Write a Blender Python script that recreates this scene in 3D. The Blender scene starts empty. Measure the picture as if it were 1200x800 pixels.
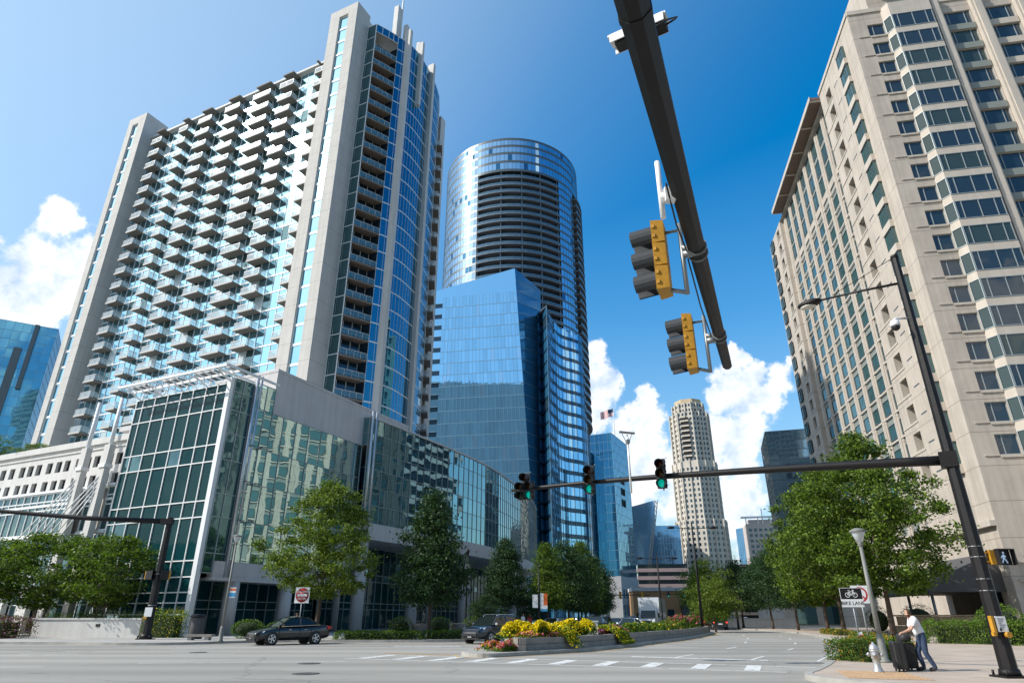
import bpy, math, random, bmesh
from mathutils import Vector, Matrix
random.seed(11)
SC = bpy.context.scene
COL = SC.collection
rad = math.radians
# ---------------------------------------------------------------- camera maths
F, EYE = 742.0, 1.6
PITCH = math.atan(322 / 742)
CP, SP = math.cos(PITCH), math.sin(PITCH)

def ray(x, y):
    u, v = (x - 600) / F, (400 - y) / F
    return Vector((u, CP - v * SP, SP + v * CP))

def at(x, y, Y):
    r = ray(x, y)
    t = Y / r.y
    return Vector((r.x * t, Y, r.z * t + EYE))

def cam_score(p, area=1.0):
    dz = p.z - EYE
    d = p.y * CP + dz * SP
    if d < 0.5:
        return 0
    x = 600 + F * p.x / d
    y = 400 - F * (-p.y * SP + dz * CP) / d
    s = area / (d * d)
    if x < -5 or x > 1205 or y < -5 or y > 805:
        s *= 0.001
    return s

# ---------------------------------------------------------------- mesh builder
class MB:
    def __init__(s):
        s.v, s.f, s.m, s.s = [], [], [], []

    def poly(s, pts, m=0, sm=False):
        i = len(s.v)
        s.v.extend([tuple(p) for p in pts])
        s.f.append(tuple(range(i, i + len(pts))))
        s.m.append(m)
        s.s.append(sm)

    def box(s, x0, x1, y0, y1, z0, z1, m=0):
        s.hexa([(x0, y0, z0), (x1, y0, z0), (x1, y1, z0), (x0, y1, z0)],
               [(x0, y0, z1), (x1, y0, z1), (x1, y1, z1), (x0, y1, z1)], m)

    def hexa(s, b, t, m=0):
        i = len(s.v)
        s.v.extend([tuple(p) for p in b] + [tuple(p) for p in t])
        n = len(b)
        s.f.append(tuple(i + k for k in reversed(range(n)))); s.m.append(m); s.s.append(False)
        s.f.append(tuple(i + n + k for k in range(n))); s.m.append(m); s.s.append(False)
        for k in range(n):
            l = (k + 1) % n
            s.f.append((i + k, i + l, i + n + l, i + n + k)); s.m.append(m); s.s.append(False)

    def prism(s, pts, z0, z1, m=0):
        s.hexa([(p[0], p[1], z0) for p in pts], [(p[0], p[1], z1) for p in pts], m)

    def bar(s, p, q, w, h=None, m=0, up=(0, 0, 1)):
        h = w if h is None else h
        p, q, up = Vector(p), Vector(q), Vector(up)
        d = (q - p).normalized()
        if abs(d.dot(up)) > 0.98:
            up = Vector((1, 0, 0))
        r = d.cross(up).normalized() * (w / 2)
        t = r.cross(d).normalized() * (h / 2)
        s.hexa([p - r - t, p + r - t, p + r + t, p - r + t], [q - r - t, q + r - t, q + r + t, q - r + t], m)

    def tube(s, pts, r, n=8, m=0, sm=True, caps=True):
        pts = [Vector(p) for p in pts]
        rs = r if isinstance(r, (list, tuple)) else [r] * len(pts)
        base = len(s.v)
        ref = None
        for k, p in enumerate(pts):
            d = (pts[min(k + 1, len(pts) - 1)] - pts[max(k - 1, 0)]).normalized()
            if ref is None:
                ref = Vector((0, 0, 1)) if abs(d.z) < 0.9 else Vector((1, 0, 0))
            a = (ref - d * ref.dot(d)).normalized()
            ref = a
            b = d.cross(a)
            for j in range(n):
                t = 2 * math.pi * (j + .5) / n
                s.v.append(tuple(p + (a * math.cos(t) + b * math.sin(t)) * rs[k]))
        for k in range(len(pts) - 1):
            for j in range(n):
                l = (j + 1) % n
                s.f.append((base + k * n + j, base + k * n + l, base + (k + 1) * n + l, base + (k + 1) * n + j))
                s.m.append(m); s.s.append(sm)
        if caps:
            s.f.append(tuple(base + j for j in reversed(range(n)))); s.m.append(m); s.s.append(False)
            e = base + (len(pts) - 1) * n
            s.f.append(tuple(e + j for j in range(n))); s.m.append(m); s.s.append(False)

    def lathe(s, prof, n=16, c=(0, 0, 0), m=0, axis='z', sm=True):
        base = len(s.v)
        c = Vector(c)
        for r, z in prof:
            for j in range(n):
                t = 2 * math.pi * j / n
                a, b = r * math.cos(t), r * math.sin(t)
                p = (a, b, z) if axis == 'z' else ((a, z, b) if axis == 'y' else (z, a, b))
                s.v.append(tuple(c + Vector(p)))
        for k in range(len(prof) - 1):
            for j in range(n):
                l = (j + 1) % n
                s.f.append((base + k * n + j, base + k * n + l, base + (k + 1) * n + l, base + (k + 1) * n + j))
                s.m.append(m); s.s.append(sm)
        for k, rev in ((0, True), (len(prof) - 1, False)):
            if prof[k][0] > 1e-4:
                r = range(n)
                s.f.append(tuple(base + k * n + j for j in (reversed(r) if rev else r))); s.m.append(m); s.s.append(False)

    def ell(s, c, rx, ry, rz, nu=10, nv=7, m=0):
        base = len(s.v)
        for i in range(nv + 1):
            ph = math.pi * i / nv
            for j in range(nu):
                t = 2 * math.pi * j / nu
                s.v.append((c[0] + rx * math.sin(ph) * math.cos(t), c[1] + ry * math.sin(ph) * math.sin(t), c[2] - rz * math.cos(ph)))
        for i in range(nv):
            for j in range(nu):
                l = (j + 1) % nu
                s.f.append((base + i * nu + j, base + i * nu + l, base + (i + 1) * nu + l, base + (i + 1) * nu + j))
                s.m.append(m); s.s.append(True)

    def xform(s, M):
        s.v = [tuple(M @ Vector(p)) for p in s.v]
        return s

    def add(s, o, M=None):
        i = len(s.v)
        s.v.extend([tuple(M @ Vector(p)) for p in o.v] if M else o.v)
        s.f.extend([tuple(i + k for k in f) for f in o.f])
        s.m.extend(o.m); s.s.extend(o.s)

    def mesh(s, name, mats):
        me = bpy.data.meshes.new(name)
        me.from_pydata(s.v, [], s.f)
        for m in (mats if isinstance(mats, (list, tuple)) else [mats]):
            me.materials.append(m)
        me.polygons.foreach_set('material_index', s.m)
        me.polygons.foreach_set('use_smooth', s.s)
        me.update()
        return me

    def build(s, name, mats, parent=None, loc=None, rz=None):
        o = bpy.data.objects.new(name, s.mesh(name, mats))
        COL.objects.link(o)
        if parent:
            o.parent = parent
        if loc is not None:
            o.location = loc
        if rz is not None:
            o.rotation_euler.z = rz
        return o

def link(name, me, parent=None, loc=None, rz=0):
    o = bpy.data.objects.new(name, me)
    COL.objects.link(o)
    o.parent = parent
    if loc is not None:
        o.location = loc
    o.rotation_euler.z = rz
    return o

def tag(o, label=None, cat=None, group=None, kind=None):
    if label: o['label'] = label
    if cat: o['category'] = cat
    if group: o['group'] = group
    if kind: o['kind'] = kind
    return o

def thing(name, label, cat, loc=(0, 0, 0), rz=0, group=None):
    o = bpy.data.objects.new(name, None)
    o.empty_display_size = 0.3
    COL.objects.link(o)
    o.location = loc
    o.rotation_euler.z = rz
    return tag(o, label, cat, group)

def kids(o):
    return [c for c in bpy.data.objects if c.parent == o]

def dup(root, loc, rz=0, label=None, scale=None):
    def rec(o, parent):
        c = o.copy(); COL.objects.link(c)
        if parent: c.parent = parent
        for ch in KID.get(o.name, ()):
            rec(ch, c)
        return c
    KID = {}
    for o in bpy.data.objects:
        if o.parent: KID.setdefault(o.parent.name, []).append(o)
    r = rec(root, None)
    r.location = loc
    r.rotation_euler.z = rz
    if scale: r.scale = scale if hasattr(scale, '__len__') else (scale,) * 3
    if label: r['label'] = label
    return r

# ---------------------------------------------------------------- materials
def nodes(name):
    m = bpy.data.materials.new(name)
    m.use_nodes = True
    nt = m.node_tree
    return m, nt, nt.nodes['Principled BSDF']

def N(nt, t, **k):
    n = nt.nodes.new(t)
    for a, b in k.items():
        if a in n.inputs:
            n.inputs[a].default_value = b
        else:
            setattr(n, a, b)
    return n

def c4(c):
    return (c[0], c[1], c[2], 1)

def surf(name, col, rough=0.7, var=0.12, scale=1.5, bump=0.0, bscale=30, metal=0.0, spec=0.5, streak=0, joint=None, coords='Object', coat=0):
    """weathered solid colour: noise tint, optional streaks, optional panel joints (z spacing, width, z offset)"""
    m, nt, p = nodes(name)
    L = nt.links
    tc = N(nt, 'ShaderNodeTexCoord')
    nz = N(nt, 'ShaderNodeTexNoise'); nz.inputs['Scale'].default_value = scale; nz.inputs['Detail'].default_value = 6; nz.inputs['Roughness'].default_value = .65
    L.new(tc.outputs[coords], nz.inputs['Vector'])
    r = N(nt, 'ShaderNodeValToRGB')
    r.color_ramp.elements[0].position = .3; r.color_ramp.elements[1].position = .7
    r.color_ramp.elements[0].color = c4([x * (1 - var) for x in col])
    r.color_ramp.elements[1].color = c4([min(1, x * (1 + var * .6)) for x in col])
    L.new(nz.outputs['Fac'], r.inputs['Fac'])
    out = r.outputs['Color']
    if streak:
        mp = N(nt, 'ShaderNodeMapping'); mp.inputs['Scale'].default_value = (1.2, 1.2, .06)
        L.new(tc.outputs[coords], mp.inputs['Vector'])
        n2 = N(nt, 'ShaderNodeTexNoise'); n2.inputs['Scale'].default_value = 1.6; n2.inputs['Detail'].default_value = 4
        L.new(mp.outputs['Vector'], n2.inputs['Vector'])
        mr = N(nt, 'ShaderNodeMapRange'); mr.inputs['From Min'].default_value = .35; mr.inputs['From Max'].default_value = .75
        mr.inputs['To Min'].default_value = 1; mr.inputs['To Max'].default_value = 1 - streak
        L.new(n2.outputs['Fac'], mr.inputs['Value'])
        mx = N(nt, 'ShaderNodeMix', data_type='RGBA', blend_type='MULTIPLY'); mx.inputs[0].default_value = 1
        L.new(out, mx.inputs[6]); L.new(mr.outputs['Result'], mx.inputs[7])
        out = mx.outputs[2]
    if joint:
        sp, w, off = joint
        sx = N(nt, 'ShaderNodeSeparateXYZ'); L.new(tc.outputs[coords], sx.inputs[0])
        a = N(nt, 'ShaderNodeMath', operation='ADD'); a.inputs[1].default_value = off + 1000 * sp; L.new(sx.outputs['Z'], a.inputs[0])
        b = N(nt, 'ShaderNodeMath', operation='MODULO'); b.inputs[1].default_value = sp; L.new(a.outputs[0], b.inputs[0])
        c = N(nt, 'ShaderNodeMath', operation='LESS_THAN'); c.inputs[1].default_value = w; L.new(b.outputs[0], c.inputs[0])
        mx = N(nt, 'ShaderNodeMix', data_type='RGBA'); L.new(c.outputs[0], mx.inputs[0])
        L.new(out, mx.inputs[6]); mx.inputs[7].default_value = c4([x * .45 for x in col])
        out = mx.outputs[2]
    L.new(out, p.inputs['Base Color'])
    p.inputs['Roughness'].default_value = rough
    p.inputs['Metallic'].default_value = metal
    p.inputs['Specular IOR Level'].default_value = spec
    if coat:
        p.inputs['Coat Weight'].default_value = coat; p.inputs['Coat Roughness'].default_value = .04
    if bump:
        bn = N(nt, 'ShaderNodeTexNoise'); bn.inputs['Scale'].default_value = bscale; bn.inputs['Detail'].default_value = 5
        L.new(tc.outputs[coords], bn.inputs['Vector'])
        b = N(nt, 'ShaderNodeBump'); b.inputs['Strength'].default_value = bump; b.inputs['Distance'].default_value = .02
        L.new(bn.outputs['Fac'], b.inputs['Height']); L.new(b.outputs['Normal'], p.inputs['Normal'])
    return m

def glass(name, tint, metal=.85, rough=.02, wave=.03, wscale=.35, spec=.5, ior=1.6):
    """reflective architectural glazing with slightly wavy panes"""
    m, nt, p = nodes(name)
    L = nt.links
    geo = N(nt, 'ShaderNodeNewGeometry')
    hs = N(nt, 'ShaderNodeMapRange'); hs.inputs['To Min'].default_value = .90; hs.inputs['To Max'].default_value = 1.07
    L.new(geo.outputs['Random Per Island'], hs.inputs['Value'])
    mx = N(nt, 'ShaderNodeMix', data_type='RGBA', blend_type='MULTIPLY'); mx.inputs[0].default_value = 1
    mx.inputs[6].default_value = c4(tint); L.new(hs.outputs['Result'], mx.inputs[7])
    L.new(mx.outputs[2], p.inputs['Base Color'])
    p.inputs['Metallic'].default_value = metal
    p.inputs['Roughness'].default_value = rough
    p.inputs['IOR'].default_value = ior
    p.inputs['Specular IOR Level'].default_value = spec
    if wave:
        tc = N(nt, 'ShaderNodeTexCoord')
        bn = N(nt, 'ShaderNodeTexNoise'); bn.inputs['Scale'].default_value = wscale; bn.inputs['Detail'].default_value = 1.5
        L.new(tc.outputs['Object'], bn.inputs['Vector'])
        b = N(nt, 'ShaderNodeBump'); b.inputs['Strength'].default_value = 1; b.inputs['Distance'].default_value = wave
        L.new(bn.outputs['Fac'], b.inputs['Height']); L.new(b.outputs['Normal'], p.inputs['Normal'])
    return m

def leafmat(name, c1, c2, trans=.35):
    m, nt, p = nodes(name)
    L = nt.links
    geo = N(nt, 'ShaderNodeNewGeometry')
    r = N(nt, 'ShaderNodeValToRGB')
    r.color_ramp.elements[0].color = c4(c1); r.color_ramp.elements[1].color = c4(c2)
    L.new(geo.outputs['Random Per Island'], r.inputs['Fac'])
    L.new(r.outputs['Color'], p.inputs['Base Color'])
    p.inputs['Roughness'].default_value = .55
    p.inputs['Specular IOR Level'].default_value = .3
    tr = N(nt, 'ShaderNodeBsdfTranslucent')
    g = N(nt, 'ShaderNodeMix', data_type='RGBA', blend_type='MULTIPLY'); g.inputs[0].default_value = 1
    L.new(r.outputs['Color'], g.inputs[6]); g.inputs[7].default_value = (1.3, 1.5, .5, 1)
    L.new(g.outputs[2], tr.inputs['Color'])
    ms = N(nt, 'ShaderNodeMixShader'); ms.inputs[0].default_value = trans
    L.new(p.outputs[0], ms.inputs[1]); L.new(tr.outputs[0], ms.inputs[2])
    L.new(ms.outputs[0], nt.nodes['Material Output'].inputs['Surface'])
    return m

def emit(name, col, strength):
    m, nt, p = nodes(name)
    p.inputs['Base Color'].default_value = c4(col)
    p.inputs['Emission Color'].default_value = c4(col)
    p.inputs['Emission Strength'].default_value = strength
    return m

def clear(name, tint, f=.5, rough=.05):
    m, nt, p = nodes(name)
    L = nt.links
    p.inputs['Base Color'].default_value = c4(tint); p.inputs['Roughness'].default_value = rough
    t = N(nt, 'ShaderNodeBsdfTransparent')
    ms = N(nt, 'ShaderNodeMixShader'); ms.inputs[0].default_value = f
    L.new(t.outputs[0], ms.inputs[1]); L.new(p.outputs[0], ms.inputs[2])
    L.new(ms.outputs[0], nt.nodes['Material Output'].inputs['Surface'])
    return m

M = {}
M['white_wall'] = surf('white_stucco', (.53, .51, .48), .8, .08, .4, streak=.16, joint=(3.1, .05, 0))
M['white_plain'] = surf('white_panel', (.60, .585, .56), .7, .07, .5, streak=.16)
M['mauve_wall'] = surf('podium_panel', (.55, .53, .525), .75, .08, .4, streak=.14)
M['white_paint'] = surf('white_paint', (.78, .78, .77), .45, .05, 3)
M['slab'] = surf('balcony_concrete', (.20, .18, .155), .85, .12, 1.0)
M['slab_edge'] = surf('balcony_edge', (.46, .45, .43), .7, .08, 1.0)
M['rail'] = clear('frosted_rail', (.60, .68, .72), .34, .1)
M['rail_tint'] = clear('blue_tinted_rail', (.10, .24, .34), .6, .06)
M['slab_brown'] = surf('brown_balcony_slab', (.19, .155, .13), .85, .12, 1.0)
M['blind'] = surf('pale_blinds_behind_glass', (.42, .52, .56), .25, .1, .4, spec=.8)
M['g_slice'] = glass('mid_blue_glass', (.045, .20, .36), .45, .05, .012, .15)
M['rail_metal'] = surf('rail_metal', (.56, .58, .60), .4, .04, 3, metal=.2)
M['g_light'] = glass('sky_glass', (.27, .52, .64), .92, .085, .006, .3)
M['g_blue'] = glass('blue_glass', (.018, .21, .34), .8, .02, .008, .3)
M['g_teal'] = glass('teal_glass', (.09, .19, .21), .75, .02, .03, .4)
M['g_dark'] = glass('dark_teal_glass', (.006, .045, .052), .0, .02, .01, .4, spec=.2, ior=1.36)
M['g_pale'] = glass('pale_green_glass', (.44, .63, .63), .92, .015, .009, .4)
M['g_curve'] = glass('curved_green_glass', (.20, .36, .39), .9, .015, .010, .45)
M['g_office'] = glass('office_blue_glass', (.30, .58, .78), .9, .03, .012, .15)
M['g_office_dark'] = glass('office_dark_glass', (.04, .17, .30), .85, .03, .012, .15)
M['g_round'] = glass('round_tower_glass', (.36, .56, .72), .9, .05, .01, .2)
M['g_round_dark'] = glass('round_tower_dark_glass', (.02, .05, .08), .5, .05, .02, .2)
M['g_cyan'] = glass('cyan_glass', (.12, .36, .50), .9, .04, .012, .15)
M['g_far'] = glass('far_blue_glass', (.14, .30, .50), .85, .06, .012, .12)
M['g_smoke'] = glass('smoke_glass', (.055, .085, .105), .8, .04, .012, .15)
M['g_grid'] = glass('grid_tower_glass', (.26, .37, .42), .85, .04, .012, .15)
M['g_hotel'] = glass('hotel_window_glass', (.02, .035, .05), .15, .03, .015, .5, ior=1.7)
M['g_hotel2'] = glass('hotel_curtain_glass', (.035, .055, .05), .1, .04, .015, .5, ior=1.6)
M['g_hotel_side'] = glass('hotel_side_glass', (.07, .15, .15), .35, .03, .015, .5, ior=1.7)
M['frame_white'] = surf('mullion_white', (.74, .75, .75), .4, .04, 2)
M['frame_grey'] = surf('mullion_grey', (.33, .37, .38), .4, .06, 2, metal=.3)
M['frame_dark'] = surf('mullion_dark', (.10, .12, .13), .4, .06, 2, metal=.3)
M['frame_blue'] = surf('mullion_blue', (.20, .34, .44), .4, .06, 2, metal=.4)
M['hotel'] = surf('hotel_precast', (.50, .44, .375), .82, .13, .35, streak=.24, joint=(3.33, .06, 1.73))
M['hotel_trim'] = surf('hotel_trim', (.52, .465, .40), .8, .09, .5, streak=.12)
M['hotel_spandrel'] = surf('hotel_spandrel', (.22, .24, .22), .6, .08, 1)
M['hotel_soffit'] = surf('hotel_soffit', (.16, .11, .085), .6, .1, .6)
M['ivory'] = surf('ivory_precast', (.51, .465, .40), .8, .08, .15, streak=.06)
M['pink'] = surf('pink_granite', (.36, .27, .26), .6, .08, .3)
M['granite'] = surf('grey_granite', (.36, .36, .38), .6, .08, .3)
M['dark_conc'] = surf('dark_concrete', (.13, .11, .10), .8, .1, .3)
M['brick'] = surf('orange_brick', (.42, .22, .10), .8, .12, 1.0)
M['dark_metal'] = surf('dark_pole_paint', (.010, .0085, .009), .5, .35, 3, spec=.35, bump=.15, bscale=9)
M['galv'] = surf('galvanised', (.27, .285, .29), .45, .15, 6, metal=.5)
M['steel'] = surf('steel_tube', (.55, .57, .60), .3, .06, 4, metal=.7)
M['yellow'] = surf('signal_yellow', (.50, .25, .018), .55, .28, 5, bump=.15, bscale=20)
M['black'] = surf('black_plastic', (.012, .012, .013), .5, .2, 8)
M['visor'] = surf('visor_black', (.035, .04, .045), .6, .2, 5)
M['white'] = surf('white_enamel', (.8, .8, .8), .4, .03, 5)
M['signblack'] = surf('sign_black', (.012, .012, .014), .4, .05, 5)
M['red'] = surf('sign_red', (.5, .03, .035), .4, .05, 5)
M['orange'] = surf('marker_orange', (.7, .14, .03), .5, .05, 5)
M['banner_blue'] = surf('banner_blue', (.05, .3, .55), .6, .05, 5)
M['bark'] = surf('bark', (.085, .06, .045), .9, .3, 6, bump=.5, bscale=20)
M['bark_pale'] = surf('myrtle_bark', (.20, .14, .10), .8, .3, 5)
M['tyre'] = surf('tyre', (.015, .015, .015), .8, .1, 8)
M['rim'] = surf('alloy_rim', (.55, .56, .58), .25, .04, 6, metal=.8)
M['chrome'] = surf('chrome', (.7, .7, .72), .12, .02, 6, metal=1)
M['carglass'] = glass('car_glass', (.012, .018, .018), 0, .02, 0, ior=1.55)
M['headlamp'] = surf('headlamp', (.75, .77, .8), .12, .04, 8, metal=.4, coat=1)
M['taillamp'] = surf('tail_lamp', (.35, .01, .01), .2, .05, 8, coat=1)
M['lamp_grey'] = surf('weathered_lamp_paint', (.20, .205, .19), .6, .2, 3)
M['hydrant'] = surf('hydrant_silver', (.46, .47, .48), .35, .1, 8, metal=.45)
M['skin'] = surf('skin', (.50, .29, .20), .55, .06, 8)
M['hair'] = surf('brown_hair', (.07, .04, .022), .6, .3, 30, bump=.4, bscale=60)
M['tee'] = surf('white_tshirt', (.74, .75, .78), .85, .05, 5, bump=.3, bscale=14)
M['denim'] = surf('blue_denim', (.035, .06, .12), .85, .2, 8, bump=.3, bscale=20)
M['case'] = surf('black_suitcase', (.02, .02, .022), .6, .25, 8, bump=.3, bscale=25)
M['shoe'] = surf('shoe', (.04, .04, .045), .7, .1, 8)
M['stone'] = surf('sandstone_wall', (.40, .27, .16), .85, .35, 2.2, bump=.6, bscale=5)
M['planter'] = surf('planter_stone', (.27, .25, .225), .85, .3, 1.6, bump=.5, bscale=8)
M['kerb'] = surf('kerb_concrete', (.36, .345, .315), .85, .25, 1.0, bump=.2, bscale=25)
M['soil'] = surf('mulch', (.06, .035, .02), .95, .4, 5, bump=.6, bscale=30)
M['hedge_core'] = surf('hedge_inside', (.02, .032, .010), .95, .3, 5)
M['awning'] = surf('awning_grey', (.085, .08, .08), .7, .1, .8)
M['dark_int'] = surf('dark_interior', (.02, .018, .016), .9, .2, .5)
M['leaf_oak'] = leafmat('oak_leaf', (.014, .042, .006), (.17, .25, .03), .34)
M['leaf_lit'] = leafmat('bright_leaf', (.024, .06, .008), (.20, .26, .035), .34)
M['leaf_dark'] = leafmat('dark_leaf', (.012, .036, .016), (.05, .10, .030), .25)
M['leaf_hedge'] = leafmat('hedge_leaf', (.04, .09, .01), (.16, .25, .03), .3)
M['leaf_red'] = leafmat('barberry_leaf', (.05, .02, .012), (.14, .07, .03), .25)
M['petal_y'] = leafmat('yellow_petal', (.72, .52, .0), (.85, .66, .01), .25)
M['petal_p'] = leafmat('pink_petal', (.50, .05, .13), (.70, .20, .30), .25)
M['petal_v'] = leafmat('violet_petal', (.26, .08, .28), (.5, .2, .42), .25)
M['petal_o'] = leafmat('orange_petal', (.6, .2, .02), (.75, .38, .04), .25)
M['green_on'] = emit('green_signal_lit', (.0, .40, .31), .65)
M['lens_red'] = surf('red_lens_off', (.07, .008, .006), .2, .1, 8)
M['lens_yel'] = surf('yellow_lens_off', (.09, .045, .006), .2, .1, 8)
M['walk_on'] = emit('walk_symbol_lit', (.42, .55, .72), .35)
M['lamp_on'] = emit('headlight_lit', (1, .93, .8), 2.5)
# ---------------------------------------------------------------- facade helpers
class Fr:
    """vertical facade frame: origin O, direction U to the viewer's right, outward normal N"""
    def __init__(s, O, U):
        s.O = Vector((O[0], O[1])); s.U = Vector((U[0], U[1])).normalized(); s.N = Vector((s.U.y, -s.U.x))
    def P(s, u, z, d=0.0):
        q = s.O + s.U * u + s.N * d
        return Vector((q.x, q.y, z))
    def rz(s):
        return math.atan2(s.U.y, s.U.x)

def seg(a, b):
    a, b = Vector(a), Vector(b)
    return Fr(a, b - a), (b - a).length

def fbox(mb, fr, u0, u1, z0, z1, d0, d1, m=0):
    a = [fr.P(u0, z0, d1), fr.P(u1, z0, d1), fr.P(u1, z0, d0), fr.P(u0, z0, d0)]
    b = [fr.P(u0, z1, d1), fr.P(u1, z1, d1), fr.P(u1, z1, d0), fr.P(u0, z1, d0)]
    mb.hexa(a, b, m)

def steps(a, b, w):
    n = max(1, round(abs(b - a) / w))
    return [a + (b - a) * i / n for i in range(n + 1)]

def curtain(G, K, fr, us, zs, fw=.08, fd=.12, tilt=.004, pick=None, d=0.0, hw=None, km=0, vert=True, horiz=True):
    hw = fw if hw is None else hw
    for i in range(len(us) - 1):
        for j in range(len(zs) - 1):
            a, b = random.gauss(0, tilt), random.gauss(0, tilt)
            w, h = (us[i + 1] - us[i]) / 2, (zs[j + 1] - zs[j]) / 2
            o = [max(-.04, min(.04, q)) for q in (-a * w - b * h, a * w - b * h, a * w + b * h, -a * w + b * h)]
            G.poly([fr.P(us[i], zs[j], d + o[0]), fr.P(us[i + 1], zs[j], d + o[1]), fr.P(us[i + 1], zs[j + 1], d + o[2]), fr.P(us[i], zs[j + 1], d + o[3])],
                   pick(i, j, us[i], zs[j]) if pick else 0)
    if K is None:
        return
    if vert:
        for u in us:
            fbox(K, fr, u - fw / 2, u + fw / 2, zs[0], zs[-1], d - .06, d + fd, km)
    if horiz:
        for z in zs:
            fbox(K, fr, us[0], us[-1], z - hw / 2, z + hw / 2, d - .055, d + fd - .012, km)

def facade(mb, fr, uo, zo, u0, u1, z0, z1, depth, m=0, mr=None):
    """solid wall with rectangular openings (cross product of uo and zo) and real reveals; returns the openings"""
    mr = m if mr is None else mr
    out = []
    u = u0
    for a, b in uo:
        if a > u + 1e-4:
            mb.poly([fr.P(u, z0), fr.P(a, z0), fr.P(a, z1), fr.P(u, z1)], m)
        z = z0
        for c, d in zo:
            mb.poly([fr.P(a, z), fr.P(b, z), fr.P(b, c), fr.P(a, c)], m)
            z = d
            e = -depth
            mb.poly([fr.P(a, c), fr.P(b, c), fr.P(b, c, e), fr.P(a, c, e)], mr)
            mb.poly([fr.P(a, d), fr.P(b, d), fr.P(b, d, e), fr.P(a, d, e)], mr)
            mb.poly([fr.P(a, c), fr.P(a, d), fr.P(a, d, e), fr.P(a, c, e)], mr)
            mb.poly([fr.P(b, c), fr.P(b, d), fr.P(b, d, e), fr.P(b, c, e)], mr)
            out.append((a, b, c, d))
        mb.poly([fr.P(a, z), fr.P(b, z), fr.P(b, z1), fr.P(a, z1)], m)
        u = b
    if u1 > u + 1e-4:
        mb.poly([fr.P(u, z0), fr.P(u1, z0), fr.P(u1, z1), fr.P(u, z1)], m)
    return out

PROTO = {}
def scatter(th, name, items, cap=96, sub_min=0.0):
    """repeats of one part on one thing: the largest `cap` as parts of their own, the rest as one part"""
    W = Matrix.Translation(th.location) @ Matrix.Rotation(th.rotation_euler.z, 4, 'Z')
    sc = sorted(((cam_score(W @ Vector(l), a), k, l, rz) for k, l, rz, a in items), key=lambda q: -q[0])
    cache = {}
    for s_, k, l, rz in sc[:cap]:
        pr = PROTO[k]
        if k not in cache:
            cache[k] = (pr[0].mesh(name, pr[1]), [(n, mb.mesh(n, mt)) for n, mb, mt in pr[2]])
        o = link(name, cache[k][0], th, l, rz)
        for n, me in cache[k][1]:
            link(n, me, o)
    if len(sc) > cap:
        mb, mats = MB(), []
        for s_, k, l, rz in sc[cap:]:
            X = Matrix.Translation(l) @ Matrix.Rotation(rz, 4, 'Z')
            for b, mt in [(PROTO[k][0], PROTO[k][1])] + [(b, mt) for n, b, mt in PROTO[k][2]]:
                off = []
                for q in mt:
                    if q not in mats: mats.append(q)
                    off.append(mats.index(q))
                i = len(mb.m)
                mb.add(b, X)
                mb.m[i:] = [off[q] for q in mb.m[i:]]
        tag(mb.build(name, mats, th), kind='stuff')

def win_proto(key, w, h, g, frame, nv=1, nh=0, fw=.07, fd=.08, split=None):
    G, K = MB(), MB()
    fr = Fr((0, 0), (1, 0))
    a, b = random.gauss(0, .003), random.gauss(0, .003)
    G.poly([(-w / 2, a, 0), (w / 2, -a, 0), (w / 2, -a + b, h), (-w / 2, a + b, h)])
    us = split or [-w / 2 + w * i / (nv + 1) for i in range(1, nv + 1)]
    for u in us:
        fbox(K, fr, u - fw / 2, u + fw / 2, fw, h - fw, -.03, fd - .01)
    for i in range(1, nh + 1):
        z = h * i / (nh + 1)
        fbox(K, fr, -w / 2 + fw, w / 2 - fw, z - fw / 2, z + fw / 2, -.03, fd - .015)
    fbox(K, fr, -w / 2, w / 2, 0, fw, -.03, fd); fbox(K, fr, -w / 2, w / 2, h - fw, h, -.03, fd)
    fbox(K, fr, -w / 2, -w / 2 + fw, fw, h - fw, -.03, fd - .005); fbox(K, fr, w / 2 - fw, w / 2, fw, h - fw, -.03, fd - .005)
    PROTO[key] = (G, [g], [('frame', K, [frame])])

def win_item(key, fr, u0, u1, z0, d):
    p = fr.P((u0 + u1) / 2, z0, d)
    return (key, p, fr.rz(), 1.0)

# ---------------------------------------------------------------- left block
RZ_L = rad(64.5)
BX, BY = Vector((math.cos(RZ_L), math.sin(RZ_L))), Vector((-math.sin(RZ_L), math.cos(RZ_L)))
P0 = Vector((-26.0, 56.2))
def left_local(t, s, base=P0):
    q = base + BX * t + BY * s
    return (q.x, q.y)

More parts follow.
